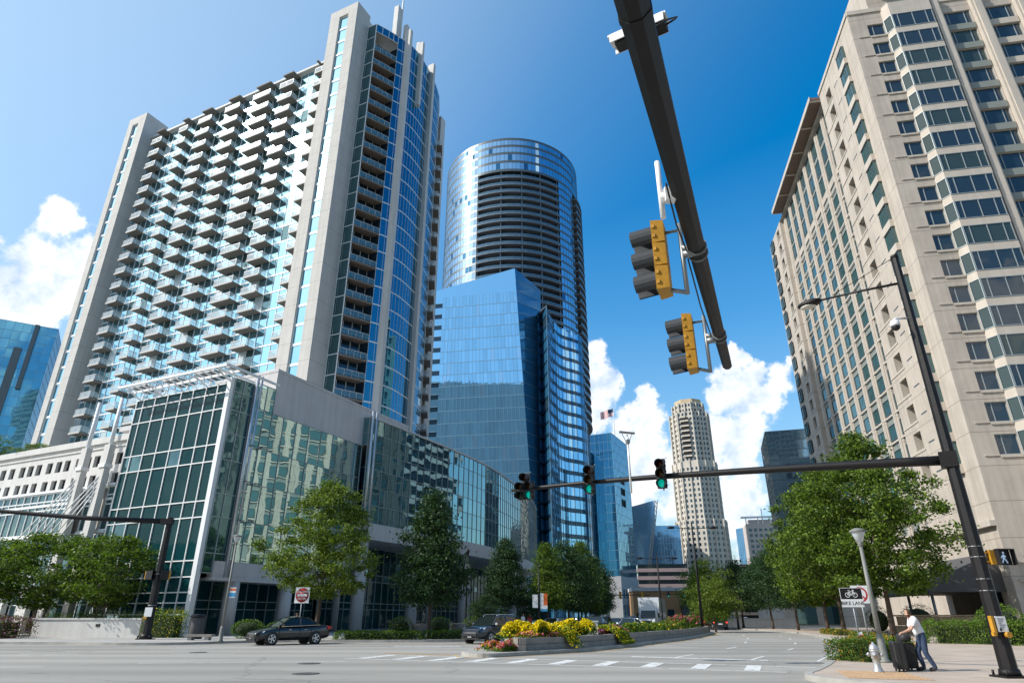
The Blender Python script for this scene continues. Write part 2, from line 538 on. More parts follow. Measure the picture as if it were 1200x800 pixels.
def apartment_tower():
    C = (-27.92, 81.0, 0)
    T = thing('apartment_tower', 'white high-rise with rows of small balconies and a curved blue glass end', 'apartment tower', C, RZ_L)
    TOP, FL = 95.3, 3.1
    zs = [TOP - FL * k for k in range(30)][::-1]
    zs = [z for z in zs if z > 6]
    W = MB()
    # piers: front one with a slot for the stair window strip, far one the same
    def pier(y0, y1, x1, z1, sa, sb):
        W.box(0, x1, y0, sa, 0, z1); W.box(0, x1, sb, y1, 0, z1); W.box(.9, x1 - .01, sa, sb, 0, z1 - 2.0)
        W.box(0, x1 - .02, sa, sb, z1 - 2.0, z1)
    pier(0, 6.2, 3.6, 104.1, 2.0, 4.0)
    W.box(3.6, 7.6, .8, 6.2, 90, 104.1)
    pier(55.6, 61.2, 5.0, 100.6, 57.8, 59.6)
    W.build('end_pier', M['white_wall'], T)
    # stair strips
    for y0, y1, z1, nm in ((2.0, 4.0, 102.1, 0), (57.8, 59.6, 98.6, 1)):
        G, K = MB(), MB()
        fr = Fr((.35, 0), (0, -1))
        zz = [z for z in [z1 - FL * k for k in range(32)][::-1] if z > 0]
        curtain(G, K, fr, [-y1, -y0], zz, .08, .1, hw=.42, pick=None)
        g = G.build('stair_window_strip', M['g_light'], T)
        K.build('frame', M['frame_white'], g)
    # main balcony face
    G, K = MB(), MB()
    fr = Fr((3.0, 0), (0, -1))
    curtain(G, K, fr, steps(-55.6, -6.2, 1.62), zs, .07, .08, tilt=.006, hw=.24, pick=lambda i, j, u, z: 1 if random.random() < .05 else (2 if random.random() < .12 else 0))
    g = G.build('glass_wall', [M['g_light'], M['blind'], M['g_teal']], T)
    K.build('mullion', M['frame_white'], g)
    R = MB(); R.box(2.2, 27, 6.2, 60.5, TOP, TOP + .45); R.box(5.5, 22, 14, 50, TOP + .45, TOP + 2.5)
    R.build('roof', M['white_plain'], T)
    B = MB(); B.box(4, 27.4, 1, 60.6, 0, TOP - .02)
    B.build('rear_wall', M['white_plain'], T)
    # balconies
    cols = [(45.9, 50.9), (38.9, 43.1), (32.4, 37.6), (25.1, 30.3), (17.4, 23.0), (11.9, 16.3), (6.25, 8.4)]
    adj = lambda y: -60.07 + (y + 60.07) * 1.016
    items = []
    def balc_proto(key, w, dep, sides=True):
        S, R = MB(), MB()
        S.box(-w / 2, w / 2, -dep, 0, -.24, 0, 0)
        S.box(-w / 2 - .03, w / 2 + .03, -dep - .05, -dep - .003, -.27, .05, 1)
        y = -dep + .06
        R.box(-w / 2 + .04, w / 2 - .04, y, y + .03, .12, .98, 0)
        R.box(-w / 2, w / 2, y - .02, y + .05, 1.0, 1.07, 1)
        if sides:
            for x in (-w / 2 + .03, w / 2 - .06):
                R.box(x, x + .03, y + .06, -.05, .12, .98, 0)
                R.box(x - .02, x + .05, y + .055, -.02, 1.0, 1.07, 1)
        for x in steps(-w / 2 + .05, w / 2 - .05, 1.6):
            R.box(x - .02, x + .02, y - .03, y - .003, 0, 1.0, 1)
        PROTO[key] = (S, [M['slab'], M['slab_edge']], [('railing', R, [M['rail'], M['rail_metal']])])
    for ci, (a, b) in enumerate(cols):
        a, b = adj(a), adj(b)
        a += (a + 60) * .0265
        if ci == 0: b = 53.4
        if ci == 6: a = 6.3
        balc_proto('bal%d' % ci, b - a + (.8 if 0 < ci < 6 else 0), 1.6)
        for z in zs:
            if z < 20 or z > 95: continue
            items.append(('bal%d' % ci, Vector((2.9, (a + b) / 2, z)), -math.pi / 2, b - a))
    # top soffit slabs
    S = MB()
    for a, b in cols:
        S.box(1.3, 3.05, adj(a) + (adj(a) + 60) * .0265, adj(b), TOP - .25, TOP - .003)
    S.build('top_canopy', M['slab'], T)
    # curved end
    curve = [(3.4, -1.9), (5.6, -3.1), (7.4, -3.9), (9.2, -4.8), (10.6, -5.05), (12.2, -5.2), (13.9, -5.1), (15.6, -4.9), (17.7, -4.6), (19.8, -4.15), (21.6, -3.6), (23.3, -3.0)]
    G, K = MB(), MB()
    zz = [101.0 - FL * k for k in range(33)][::-1]
    fr, L = seg((3.4, 0.0), (3.4, -1.9))
    fr = Fr((3.4, 0), (0, -1))
    curtain(G, K, fr, [0, 1.9], zz, .12, .06, pick=lambda *a: 1)
    for i in range(2, len(curve) - 1):
        f2, L = seg(curve[i], curve[i + 1])
        n = [0, L / 2, L]
        curtain(G, K, f2, n, zz, .03, .03, hw=.2, tilt=.0015)
    # recess behind the corner balconies: dark glass back wall
    f3, L3 = seg((3.45, -.35), (7.4, -2.2))
    curtain(G, K, f3, steps(0, L3, 1.5), zz[:-1], .08, .05, pick=lambda *a: 2)
    f4, L4 = seg((7.4, -2.2), (7.4, -3.9))
    curtain(G, None, f4, [0, L4], zz[:-1], pick=lambda *a: 2)
    # crown over the corner recess
    for i in (0, 1):
        f2, L = seg(curve[i], curve[i + 1])
        curtain(G, K, f2, steps(0, L, 1.2), [99.2, 101.0], .08, .06)
    f5, L5 = seg((23.3, -3.0), (26.6, -1.0))
    curtain(G, K, f5, steps(0, L5, 1.4), zz, .08, .05, pick=lambda *a: 2)
    g = G.build('curved_glass_wall', [M['g_blue'], M['g_teal'], M['g_round_dark']], T)
    K.build('mullion', M['frame_white'], g)
    Fz = MB()
    Fz.box(26.6, 28.3, -1.6, 2.0, 0, 99.0)
    def fin(t, s, w, z0, z1, dep=.9):
        Fz.box(t - w / 2, t + w / 2, s - dep, s + .4, z0, z1)
    fin(9.0, -4.75, .75, 0, 103.5); fin(12.6, -5.1, .6, 88, 103.8); fin(17.4, -4.6, .7, 0, 103.0)
    Fz.box(7.2, 8.6, -3.4, -2.4, 100, 109.5); Fz.box(8.9, 9.6, -4.5, -3.7, 101, 105.6); Fz.box(12.9, 13.6, -4.8, -4.0, 101, 105.0)
    Fz.build('vertical_fin', M['white_plain'], T)
    A = MB(); A.tube([(8.9, -3.0, 100), (8.9, -3.0, 112), (8.9, -3.0, 114.5)], [.22, .18, .06]); A.build('mast', M['white_paint'], T)
    C_ = MB(); C_.prism([(3.5, 0)] + [(x, y + .2) for x, y in curve] + [(26.6, -.9), (26.6, 2), (3.5, 2)], 100.7, 101.0)
    C_.build('crown_roof', M['white_plain'], T)
    # corner balconies (triangular plan)
    S, R = MB(), MB()
    tri = [(-.1, -.1), (2.0, -1.15), (3.9, -2.0), (3.9, -.35), (0, 1.4)]
    S.prism(tri, -.24, 0, 0)
    for a, b in zip(tri[:2], tri[1:3]):
        S.bar((a[0], a[1] - .04, -.11), (b[0], b[1] - .04, -.11), .06, .24, 1)
        R.bar((a[0], a[1] + .05, .55), (b[0], b[1] + .05, .55), .03, .8, 0)
        R.bar((a[0], a[1] + .05, 1.02), (b[0], b[1] + .05, 1.02), .07, .07, 1)
        for k in range(3):
            x, y = a[0] + (b[0] - a[0]) * k / 2, a[1] + (b[1] - a[1]) * k / 2
            R.bar((x, y + .0, 0), (x, y + .0, 1.0), .05, .05, 1)
    PROTO['corner_bal'] = (S, [M['slab_brown'], M['slab']], [('railing', R, [M['rail_tint'], M['rail_metal']])])
    for z in zz[:-2]:
        if z > 24:
            items.append(('corner_bal', Vector((3.5, -1.85, z)), 0, 9.0))
    balc_proto('end_bal', 3.2, 1.1)
    for z in zz[:-4]:
        if z > 24:
            items.append(('end_bal', Vector((25.0, -2.0, z)), math.atan2(2.0, 3.3), 1.0))
    scatter(T, 'balcony', items, 100)

def glass_podium():
    T = thing('glass_office_podium', 'low teal glass building with white columns and a white-mullioned box at the street corner', 'office building', (P0.x, P0.y, 0), RZ_L)
    # corner box ------------------------------------------------------
    G, K = MB(), MB()
    zs = [.4, 1.75, 2.65, 3.46, 4.67, 5.97, 9.56, 10.95, 14.43, 15.99, 19.38, 20.98, 21.85]
    ys = [13.75, 12.7, 10.95, 9.1, 7.2, 5.5, 3.75, 2.2, .55]
    fr = Fr((0, 0), (0, -1))
    def pick(i, j, u, z):
        r = random.random()
        return 1 if r < .10 and 4 < z < 15 else (2 if r > .88 and z < 5 else 0)
    curtain(G, K, fr, [-y for y in ys], zs, .10, .10, tilt=.004, pick=pick)
    fbox(K, fr, -.75, -.25, 0, 22.3, -.2, .30)
    g = G.build('corner_glass_wall', [M['g_dark'], M['g_teal'], M['g_pale']], T)
    K.build('mullion', M['frame_white'], g)
    # narrow side
    G, K = MB(), MB()
    f2, L = seg((.05, .25), (2.25, .02))
    curtain(G, K, f2, [.1, .1 + L * .45, L], [5.0, 6.6, 9.6, 11.6, 14.6, 17.0, 19.2, 21.0, 22.3], .07, .08)
    g = G.build('side_glass_wall', M['g_teal'], T)  # same glazing as the pale wall; darker mirrored view put into its tint
    K.build('mullion', M['frame_grey'], g)
    for x, y, z0, z1, r in ((2.3, -.3, 4.7, 23.2, .16), (2.75, -.35, 4.7, 23.2, .12), (19.3, -1.2, 9.8, 24.2, .16), (19.9, -1.3, 9.8, 24.2, .12)):
        S = MB(); S.tube([(x, y, z0), (x, y, z1)], r, 10)
        S.build('steel_tube', M['steel'], T)
    # roof trellis
    R = MB()
    for x in (-2.0, -.3):
        R.bar((x, -.9, 22.75), (x, 14.2, 22.75), .14, .22)
    R.bar((4.5, -.9, 22.75), (-2.0, -.9, 22.75), .14, .22); R.bar((4.5, .6, 22.72), (-2.0, .6, 22.72), .12, .2)
    for y in steps(-.7, 14.0, .95):
        R.bar((-2.1, y, 22.93), (1.2, y, 22.93), .10, .12)
    for y in (.7, 3.9, 7.1, 10.3, 13.5):
        R.bar((.2, y, 21.9), (-1.6, y, 22.62), .09, .12); R.bar((.3, y, 21.85), (.3, y, 22.66), .1)
    R.build('roof_trellis', M['white_paint'], T)
    # pale glass wall
    G, K = MB(), MB()
    f3 = Fr((0, 0), (1, 0))
    us = [2.3, 3.9, 5.0, 6.6, 8.4, 10.3, 12.2, 14.1, 16.0, 17.7, 19.2]
    zz = [6.0, 8.2, 9.5, 11.2, 12.95, 14.55, 16.3, 17.8, 19.2, 20.1]
    curtain(G, K, f3, us, [6.0, 9.5, 12.95, 16.3, 20.1], .05, .06, tilt=.006)
    curtain(G, K, f3, us[:3], [20.1, 22.6], .05, .06, tilt=.004)
    g = G.build('pale_glass_wall', M['g_pale'], T)
    K.build('mullion', M['frame_grey'], g)
    H = MB()
    for z in (9.5, 12.95, 16.3):
        for u in (2.7, 3.9):
            H.bar(f3.P(u, z, .06), f3.P(u, z, .5), .05, .06); H.bar(f3.P(u - .25, z + .02, .5), f3.P(u + .5, z + .02, .5), .06, .08)
    H.build('sunshade_bracket', M['frame_dark'], T)
    # big blank panel above
    W = MB(); W.box(5.0, 28.5, .1, 9.0, 20.12, 24.6)
    W.box(4.96, 28.6, .05, 9.1, 24.6, 24.9)
    W.build('blank_parapet_wall', M['mauve_wall'], T)
    # curved glass wing
    cv = spline([(19.3, -.75), (25, -1.0), (31, -1.1), (37, -1.2), (43, -1.15), (49, -.85), (55, -.1), (62.6, 1.3), (70, 2.8), (78, 4.8), (86, 7.2), (94, 10)], 1)
    G, K = MB(), MB()
    zc = [11.4, 13.4, 15.4, 17.5, 19.6, 21.7, 23.5]
    f4 = Fr((18.0, -1.1), (1, 0))
    f4b = Fr((19.3, 2.0), (0, -1))
    curtain(G, K, f4b, [0, 3.1], [20.2, 21.7, 23.5], .06, .06)
    for i in range(len(cv) - 1):
        f5, L = seg(cv[i], cv[i + 1])
        curtain(G, K, f5, steps(0, L, 1.35), zc, .05, .07, tilt=.005)
    g = G.build('curved_glass_wall', M['g_curve'], T)
    K.build('mullion', M['frame_grey'], g)
    Fa, Fe = MB(), MB()
    for i in range(len(cv) - 1):
        f5, L = seg(cv[i], cv[i + 1])
        fbox(Fa, f5, 0, L, 9.6, 11.37, -1.0, .18)
        fbox(Fe, f5, 0, L, 23.5, 23.72, -6, .14)
    Fa.build('white_fascia', M['mauve_wall'], T); Fe.build('roof_edge', M['mauve_wall'], T)
    Fa = MB()
    Fa.box(1.2, 19.2, -.25, .7, 4.69, 5.98)
    Fa.box(1.1, 19.2, -.42, .7, 4.42, 4.69)
    Fa.build('white_fascia', M['mauve_wall'], T)
    # roof and soffits
    Rf = MB()
    Rf.box(.2, 19, .3, 13.6, 21.7, 21.84); Rf.box(9, 90, 9.1, 30, 22.8, 23.4)
    Rf.box(1.1, 19.2, .7, 6, 4.5, 4.65); Rf.box(19.4, 60, .5, 9, 9.62, 9.8); Rf.box(60, 92, 3.5, 12, 9.63, 9.8)
    Rf.build('roof', M['mauve_wall'], T)
    # columns
    Cm = MB()
    Cm.lathe([(.62, 0), (.62, 4.42)], 20)
    me = Cm.mesh('column', [M['mauve_wall']])
    for x in (3.7, 10.2):
        link('column', me, T, (x, .2, .12))
    Cm = MB(); Cm.lathe([(.72, 0), (.72, 9.5)], 20)
    me = Cm.mesh('column', [M['mauve_wall']])
    for x, y in ((20.9, 0), (31.5, 0), (44.7, .2), (57, 1.3), (68, 3.6), (78, 6.2)):
        link('column', me, T, (x, y, .1))
    Cm = MB(); Cm.lathe([(.4, 0), (.4, 9.5)], 16)
    me = Cm.mesh('column', [M['mauve_wall']])
    for x, y in ((21, 3.0), (39.5, 2.6), (51, 3.0)):
        link('column', me, T, (x, y, .1))
    # ground floor storefront
    G, K = MB(), MB()
    def pk(i, j, u, z):
        return 1 if random.random() < .2 and z > 2.5 else 0
    f6, L = seg((.3, 2.0), (18.6, 4.2))
    curtain(G, K, f6, steps(0, L, 1.6), [.15, 2.2, 2.9, 4.5], .07, .08, pick=pk)
    f7, L = seg((18.6, 3.6), (94, 14.0))
    curtain(G, K, f7, steps(0, L, 1.75), [.15, 2.4, 3.1, 5.6, 6.4, 9.6], .08, .1, pick=pk)
    f8, L = seg((18.6, 4.2), (18.6, 3.6))
    g = G.build('storefront_glass', [M['g_dark'], M['g_teal']], T)
    K.build('mullion', M['frame_grey'], g)
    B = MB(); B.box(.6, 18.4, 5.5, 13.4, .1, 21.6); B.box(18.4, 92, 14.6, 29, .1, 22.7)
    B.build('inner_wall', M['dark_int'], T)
    # glowing b shaped mark in the shop window
    b = MB()
    p = f7.P(L * 0 + 27.5, 1.6, .25)
    ang = f7.rz()
    t = text_mb('b', 1.9, .05)
    t.xform(Matrix.Translation(f7.P(27.0, 1.2, .22)) @ Matrix.Rotation(ang, 4, 'Z') @ Matrix.Rotation(math.pi / 2, 4, 'X'))
    t.build('shop_sign_letter', M['g_pale'], T)

def text_mb(s, size, ext=.01, align='CENTER'):
    cu = bpy.data.curves.new('txt', 'FONT')
    cu.body = s; cu.size = size; cu.extrude = ext; cu.align_x = align; cu.resolution_u = 3
    o = bpy.data.objects.new('txt', cu)
    COL.objects.link(o)
    me = bpy.data.meshes.new_from_object(o.evaluated_get(bpy.context.evaluated_depsgraph_get()))
    mb = MB()
    mb.v = [tuple(v.co) for v in me.vertices]
    mb.f = [tuple(p.vertices) for p in me.polygons]
    mb.m = [0] * len(mb.f); mb.s = [False] * len(mb.f)
    bpy.data.objects.remove(o); bpy.data.curves.remove(cu); bpy.data.meshes.remove(me)
    return mb

def white_annex():
    T = thing('white_annex_building', 'low white building with two rows of small square windows beside the balcony tower', 'office building', (P0.x, P0.y, 0), RZ_L)
    W = MB()
    fr = Fr((1.2, 0), (0, -1))
    ys1 = [34.4, 32.45, 30.95, 29.45, 27.55, 25.95, 24.5, 22.6, 21.05, 19.6, 17.5, 16.1, 14.5]
    ys1 = [39.3, 37.7, 36.1] + ys1
    ho = .5
    adj = lambda y: y * 1.02
    uo = sorted((-adj(y) - ho, -adj(y) + ho) for y in ys1 if y > 14.9)
    ops = facade(W, fr, uo, [(13.95, 15.05), (15.9, 17.1)], -62, -13.9, 0, 18.9, .45)
    fbox(W, fr, -62, -13.9, 18.3, 18.95, 0.003, .25); fbox(W, fr, -62, -13.9, 17.75, 17.9, .003, .12)
    W.poly([(1.2, 62, 0), (40, 62, 0), (40, 62, 18.9), (1.2, 62, 18.9)])
    W.poly([(1.2, 13.9, 18.4), (30, 13.9, 18.4), (30, 62, 18.4), (1.2, 62, 18.4)])
    W.box(1.6, 12, 13.95, 14.3, 0, 18.3)
    W.build('wall', M['white_plain'], T)
    win_proto('annex_win', 1.0, 1.2, M['g_hotel'], M['frame_dark'], 1, 0, .05)
    win_proto('annex_win2', 1.0, 1.1, M['g_hotel'], M['frame_dark'], 1, 0, .05)
    scatter(T, 'window', [win_item('annex_win' if c > 15 else 'annex_win2', fr, a, b, c, -.4) for a, b, c, d in ops])
    # glazed apron: upright glass band below
    G, K = MB(), MB()
    f2 = Fr((.1, 0), (0, -1))
    for a, b in ((-45, -20.0), (-18.2, -16.2), (-15.0, -14.0)):
        curtain(G, K, f2, steps(a, b, 1.25), [9.2, 11.6, 12.5, 13.3], .09, .1, hw=.12)
        fbox(K, f2, a - .05, b + .05, 13.36, 13.6, -1.05, .25); fbox(K, f2, a - .05, b + .05, 8.9, 9.13, -1.05, .25)
        fbox(K, f2, a, b, 11.95, 12.2, -.02, .16)
    curtain(G, K, f2, steps(-45, -14, 1.5), [.3, 2.6, 5.2, 8.8], .08, .08)
    g = G.build('lobby_glass', M['g_teal'], T)
    K.build('mullion', M['frame_white'], g)
    D = MB(); D.box(-.6, -.1, 22, 23.6, .2, 4.2); D.box(-.6, -.1, 26, 27.2, .2, 4.2)
    D.build('entrance_portal', M['white_plain'], T)
    # two cable masts in front
    for y, lab in ((18.9, 'white cable mast in front of the annex, the one farther from the glass corner box'), (15.3, 'white cable mast in front of the annex, the one next to the glass corner box')):
        q = left_local(-.7, y)
        t = thing('cable_mast', lab, 'mast', (q[0], q[1], .12), RZ_L, 'white cable masts')
        P = MB(); P.box(-.3, .3, -.42, .42, 0, 17.2); P.build('pier', M['white_plain'], t)
        P = MB(); P.tube([(0, 0, 15.2), (0, 0, 22.1)], [.24, .17], 10); P.box(-.42, .42, -.5, .5, 14.9, 15.25); P.build('spire', M['white_paint'], t)
        C = MB()
        for k in range(4):
            C.tube([(-.3, .1, 14.0 - k * .5), (-1.2, 5.5 - k * 1.1, 8.3)], .06, 5)
        C.build('cable', M['white_paint'], t)
# ---------------------------------------------------------------- hotel
def hotel():
    T = thing('hotel_tower', 'tall beige hotel with dark bay windows and a wide flat eave, right of the street', 'hotel', (45.2, 61.0, 0), rad(-10.5))
    FL, ZB, NF = 3.28, 71.75, 18
    zf = [ZB - FL * k for k in range(NF)]           # window sill heights
    W = MB()
    fF, fL = Fr((0, 0), (1, 0)), Fr((0, 0), (0, -1))
    fM, fB = Fr((.7, 0), (0, -1)), Fr((0, 0), (0, -1))
    items = []
    win_proto('h_flush', 2.0, 2.0, M['g_hotel'], M['frame_grey'], split=[-.35])
    for i, g in enumerate(('g_hotel', 'g_hotel2', 'g_hotel')):
        win_proto('h_bay%d' % i, 4.8, 2.35, M[g], M['frame_grey'], split=[-1.75, .0, 1.6] if i < 2 else [-1.7, .1, 1.65])
        win_proto('h_mid%d' % i, 3.3, 2.3, M[g], M['frame_grey'], split=[-1.0, .95])
    win_proto('h_cham', 1.15, 2.35, M['g_hotel2'], M['frame_grey'], nv=0)
    win_proto('h_left', 2.35, 2.3, M['g_hotel_side'], M['frame_dark'], split=[-.1, .45])
    win_proto('h_niche', 1.7, 2.0, M['g_hotel_side'], M['frame_dark'], split=[.1])
    win_proto('h_main', 2.3, 1.95, M['g_hotel_side'], M['frame_dark'], nv=0)
    win_proto('h_top', 2.3, 2.7, M['g_hotel_side'], M['frame_dark'], nv=1)
    zs_up = sorted((z, z + 2.0) for z in zf)
    zs_up_ = sorted(zf)
    # front face: flush windows + middle bands are openings, bay added in front
    mids = [(11.2, 14.5), (16.1, 19.4), (21.0, 24.3), (25.9, 29.2), (30.8, 34.1)]
    ops = facade(W, fF, [(2.1, 4.1)], zs_up, 0, 5, 0, 76.4, .30) + facade(W, fF, mids, [(z - .1, z + 2.2) for z in zs_up_], 5, 40, 0, 76.4, .30)
    for a, b, c, d in ops:
        if a < 3: items.append(win_item('h_flush', fF, a, b, c, -.22))
        else: items.append(win_item('h_mid%d' % random.randrange(3), fF, a, b, c, -.22))
    # left face, corner block
    ops = facade(W, fL, sorted([(-12.3, -10.3), (-5.5, -3.1)]), zs_up, -14.5, 0, 6.5, 76.4, .95)
    for a, b, c, d in ops:
        if a < -9: items.append(win_item('h_niche', fL, a + .15, b - .15, c, -.9))
        else: items.append(win_item('h_left', fL, a, b, c - .15, .28))
    facade(W, fL, [(-13.0, -2.6)], [(.15, 4.0)], -14.5, 0, 0, 6.5, 3.0)
    facade(W, fB, [(-50.6, -48.6), (-55.6, -53.2)], [], -57, -47, 0, 74.4, .5) if False else None
    # far block
    ops = facade(W, fB, sorted([(-50.6, -48.7), (-55.8, -53.4)]), zs_up, -57, -47, 0, 74.4, .6)
    for a, b, c, d in ops:
        items.append(win_item('h_niche' if b > -52 else 'h_left', fB, a, b, c, -.5 if b > -52 else .2))
    # main slab between
    cols = [15.7 + 4.0 * k for k in range(8)]
    uo = sorted((-y - 1.25, -y + 1.25) for y in cols)
    facade(W, fM, uo, [(11.0, 62.6), (63.6, 74.6)], -47, -14.5, 0, 76.0, .2)
    for a, b in uo:
        for z in zf:
            if 11 < z < 61: items.append(win_item('h_main', fM, a + .1, b - .1, z, -.13))
        for z in (64.2, 67.6, 71.2): items.append(win_item('h_top', fM, a + .1, b - .1, z, -.16))
    # returns, roof, back
    W.poly([(0, 14.5, 0), (.7, 14.5, 0), (.7, 14.5, 76.4), (0, 14.5, 76.4)])
    W.poly([(0, 47, 0), (.7, 47, 0), (.7, 47, 74.4), (0, 47, 74.4)])
    W.poly([(0, 57, 0), (40, 57, 0), (40, 57, 74.4), (0, 57, 74.4)])
    W.poly([(40, 0, 0), (40, 57, 0), (40, 57, 76.4), (40, 0, 76.4)])
    W.poly([(0, 0, 76.4), (40, 0, 76.4), (40, 14.5, 76.4), (0, 14.5, 76.4)])
    W.poly([(0, 14.5, 74.3), (40, 14.5, 74.3), (40, 57, 74.3), (0, 57, 74.3)])
    W.build('wall', M['hotel'], T)
    # trim
    Tm, Dk = MB(), MB()
    for k, a in enumerate([9.75, 14.65, 19.55, 24.45, 29.35]):
        fbox(Tm, fF, a, a + 1.3, 12.0, 76.2, .003, .55); fbox(Tm, fF, a + .25, a + 1.05, 12.0, 76.0, .553, .75)
    for z in zf:
        fbox(Tm, fF, .7, 2.1, z - .12, z - .02, .003, .10)
        fbox(Tm, fF, 2.1, 4.1, z - .30, z - .06, .003, .12)
        fbox(Tm, fL, -5.65, -2.95, z - 1.1, z - .16, .003, .45); fbox(Dk, fL, -5.46, -3.14, z - .158, z + 2.16, -.3, .24)
        fbox(Tm, fL, -14.4, -10.0, z - .30, z - .12, .003, .07)
        for a, b in mids[1:]:
            fbox(Tm, fF, a, b, z - 1.06, z - .12, .003, .10)
        fbox(Tm, fB, -51, -47.3, z - .3, z - .12, .003, .07)
        if 12 < z < 62:
            for y in cols:
                pass
    for a in [(-y - 2.0) for y in cols] + [-cols[0] + 2.0 - .3]:
        fbox(Tm, fM, a - .34, a - .06, 10, 75.4, .003, .15); fbox(Tm, fM, a + .06, a + .34, 10, 75.4, .003, .15)
    for k in range(16):
        z = 12.2 + FL * k + .2
        fbox(Tm, fM, -47, -14.5, z - .12, z + .1, .002, .08)
    fbox(Tm, fL, -14.5, 0, 9.4, 9.9, .003, .5)
    for z in (2.9, 4.5, 6.1):
        fbox(Tm, fF, .5, 3.4, z, z + .14, .003, .22); fbox(Tm, fF, 4.4, 9.4, z, z + .14, .003, .22)
    fbox(Tm, fF, 0, 40, 75.9, 76.55, .004, .16); fbox(Tm, fL, -14.5, .002, 75.9, 76.5, .003, .15)
    Tm.build('trim', M['hotel_trim'], T); Dk.build('bay_side', M['g_hotel_side'], T)
    # projecting bay on the front
    B, Sl = MB(), MB()
    bay = [(4.15, -.002), (4.75, -1.0), (9.7, -1.0), (9.7, -.002)]
    for k in range(NF + 1):
        z1 = zf[k - 1] - .16 if k else 76.2
        z0 = zf[k] + 2.2 if k < NF else z1 - 1.3
        if k < NF: B.prism(bay, z0, z1)
        else: B.prism(bay, z0, z1)
        Sl = MB(); Sl.prism([(4.12, -.003), (4.73, -1.03), (9.72, -1.03), (9.72, -.003)], z1 + .003, z1 + .1); Sl.build('bay_sill', M['hotel_spandrel'], T)
    fc, L = seg((4.2, -.05), (4.78, -.97))
    fb = Fr((4.8, -.95), (1, 0))
    for z in zf:
        items.append(win_item('h_cham', fc, 0, L, z - .14, .0))
        items.append(win_item('h_bay%d' % random.randrange(3), fb, .02, 4.82, z - .14, .02))
    B.build('bay_wall', M['hotel_trim'], T)
    # grey spandrels
    S = MB()
    for z in zf:
        a, b = mids[0]
        fbox(S, fF, a + .02, b - .02, z - 1.06, z - .12, .004, .10)
    for y in cols:
        fbox(S, fM, -y - 1.2, -y + 1.2, 11.02, 74.5, -.21, -.17)
    S.build('spandrel', M['hotel_spandrel'], T)
    D = MB()
    for z in zf:
        fbox(D, fL, -8.9, -7.4, z + .15, z + .3, .002, .02)
    D.build('vent_slot', M['frame_dark'], T)
    # eave, penthouse
    E = MB()
    E.box(-1.1, 8, 15.5, 46.6, 76.05, 76.6)
    E.build('eave', M['hotel_soffit'], T)
    E = MB()
    for y in steps(15.7, 46.4, 6.1):
        E.box(-1.05, .6, y - .12, y + .12, 75.85, 76.04)
    E.box(-1.2, -1.1, 15.4, 46.7, 76.0, 76.75)
    E.build('eave_rib', M['hotel_trim'], T)
    P = MB(); P.box(3.2, 40, .6, 13, 76.4, 84); P.box(4.0, 40, -.9, 13, 79.5, 80.2); P.box(4, 38, 16, 44, 74.3, 79)
    P.build('penthouse', M['hotel'], T)
    # entrance awning on the street side
    A = MB()
    A.hexa([(-6.5, 1.5, 3.7), (-.01, 1.5, 3.7), (-.01, 14, 3.7), (-6.5, 14, 3.7)], [(-6.2, 1.7, 4.6), (-.01, 1.7, 7.2), (-.01, 13.8, 7.2), (-6.2, 13.8, 4.6)])
    A.box(-6.6, -6.3, 1.4, 14.1, 3.5, 3.69)
    A.build('awning', M['awning'], T)
    A = MB()
    for y in (2, 7.8, 13.6):
        A.tube([(-6.2, y, .1), (-6.2, y, 3.6)], .13, 10)
    A.build('awning_post', M['galv'], T)
    A = MB()
    A.box(2.9, 2.95, 2.7, 12.9, .15, 3.95)
    A.build('entrance_glass', M['g_round_dark'], T)
    A = MB(); A.box(-4, -.3, 7, 13, .1, 1.4); A.build('entrance_planter', M['hotel_trim'], T)
    scatter(T, 'window', items, 100)

# ---------------------------------------------------------------- distant towers
def cyl_pt(R, a):
    return (R * math.sin(a), -R * math.cos(a))

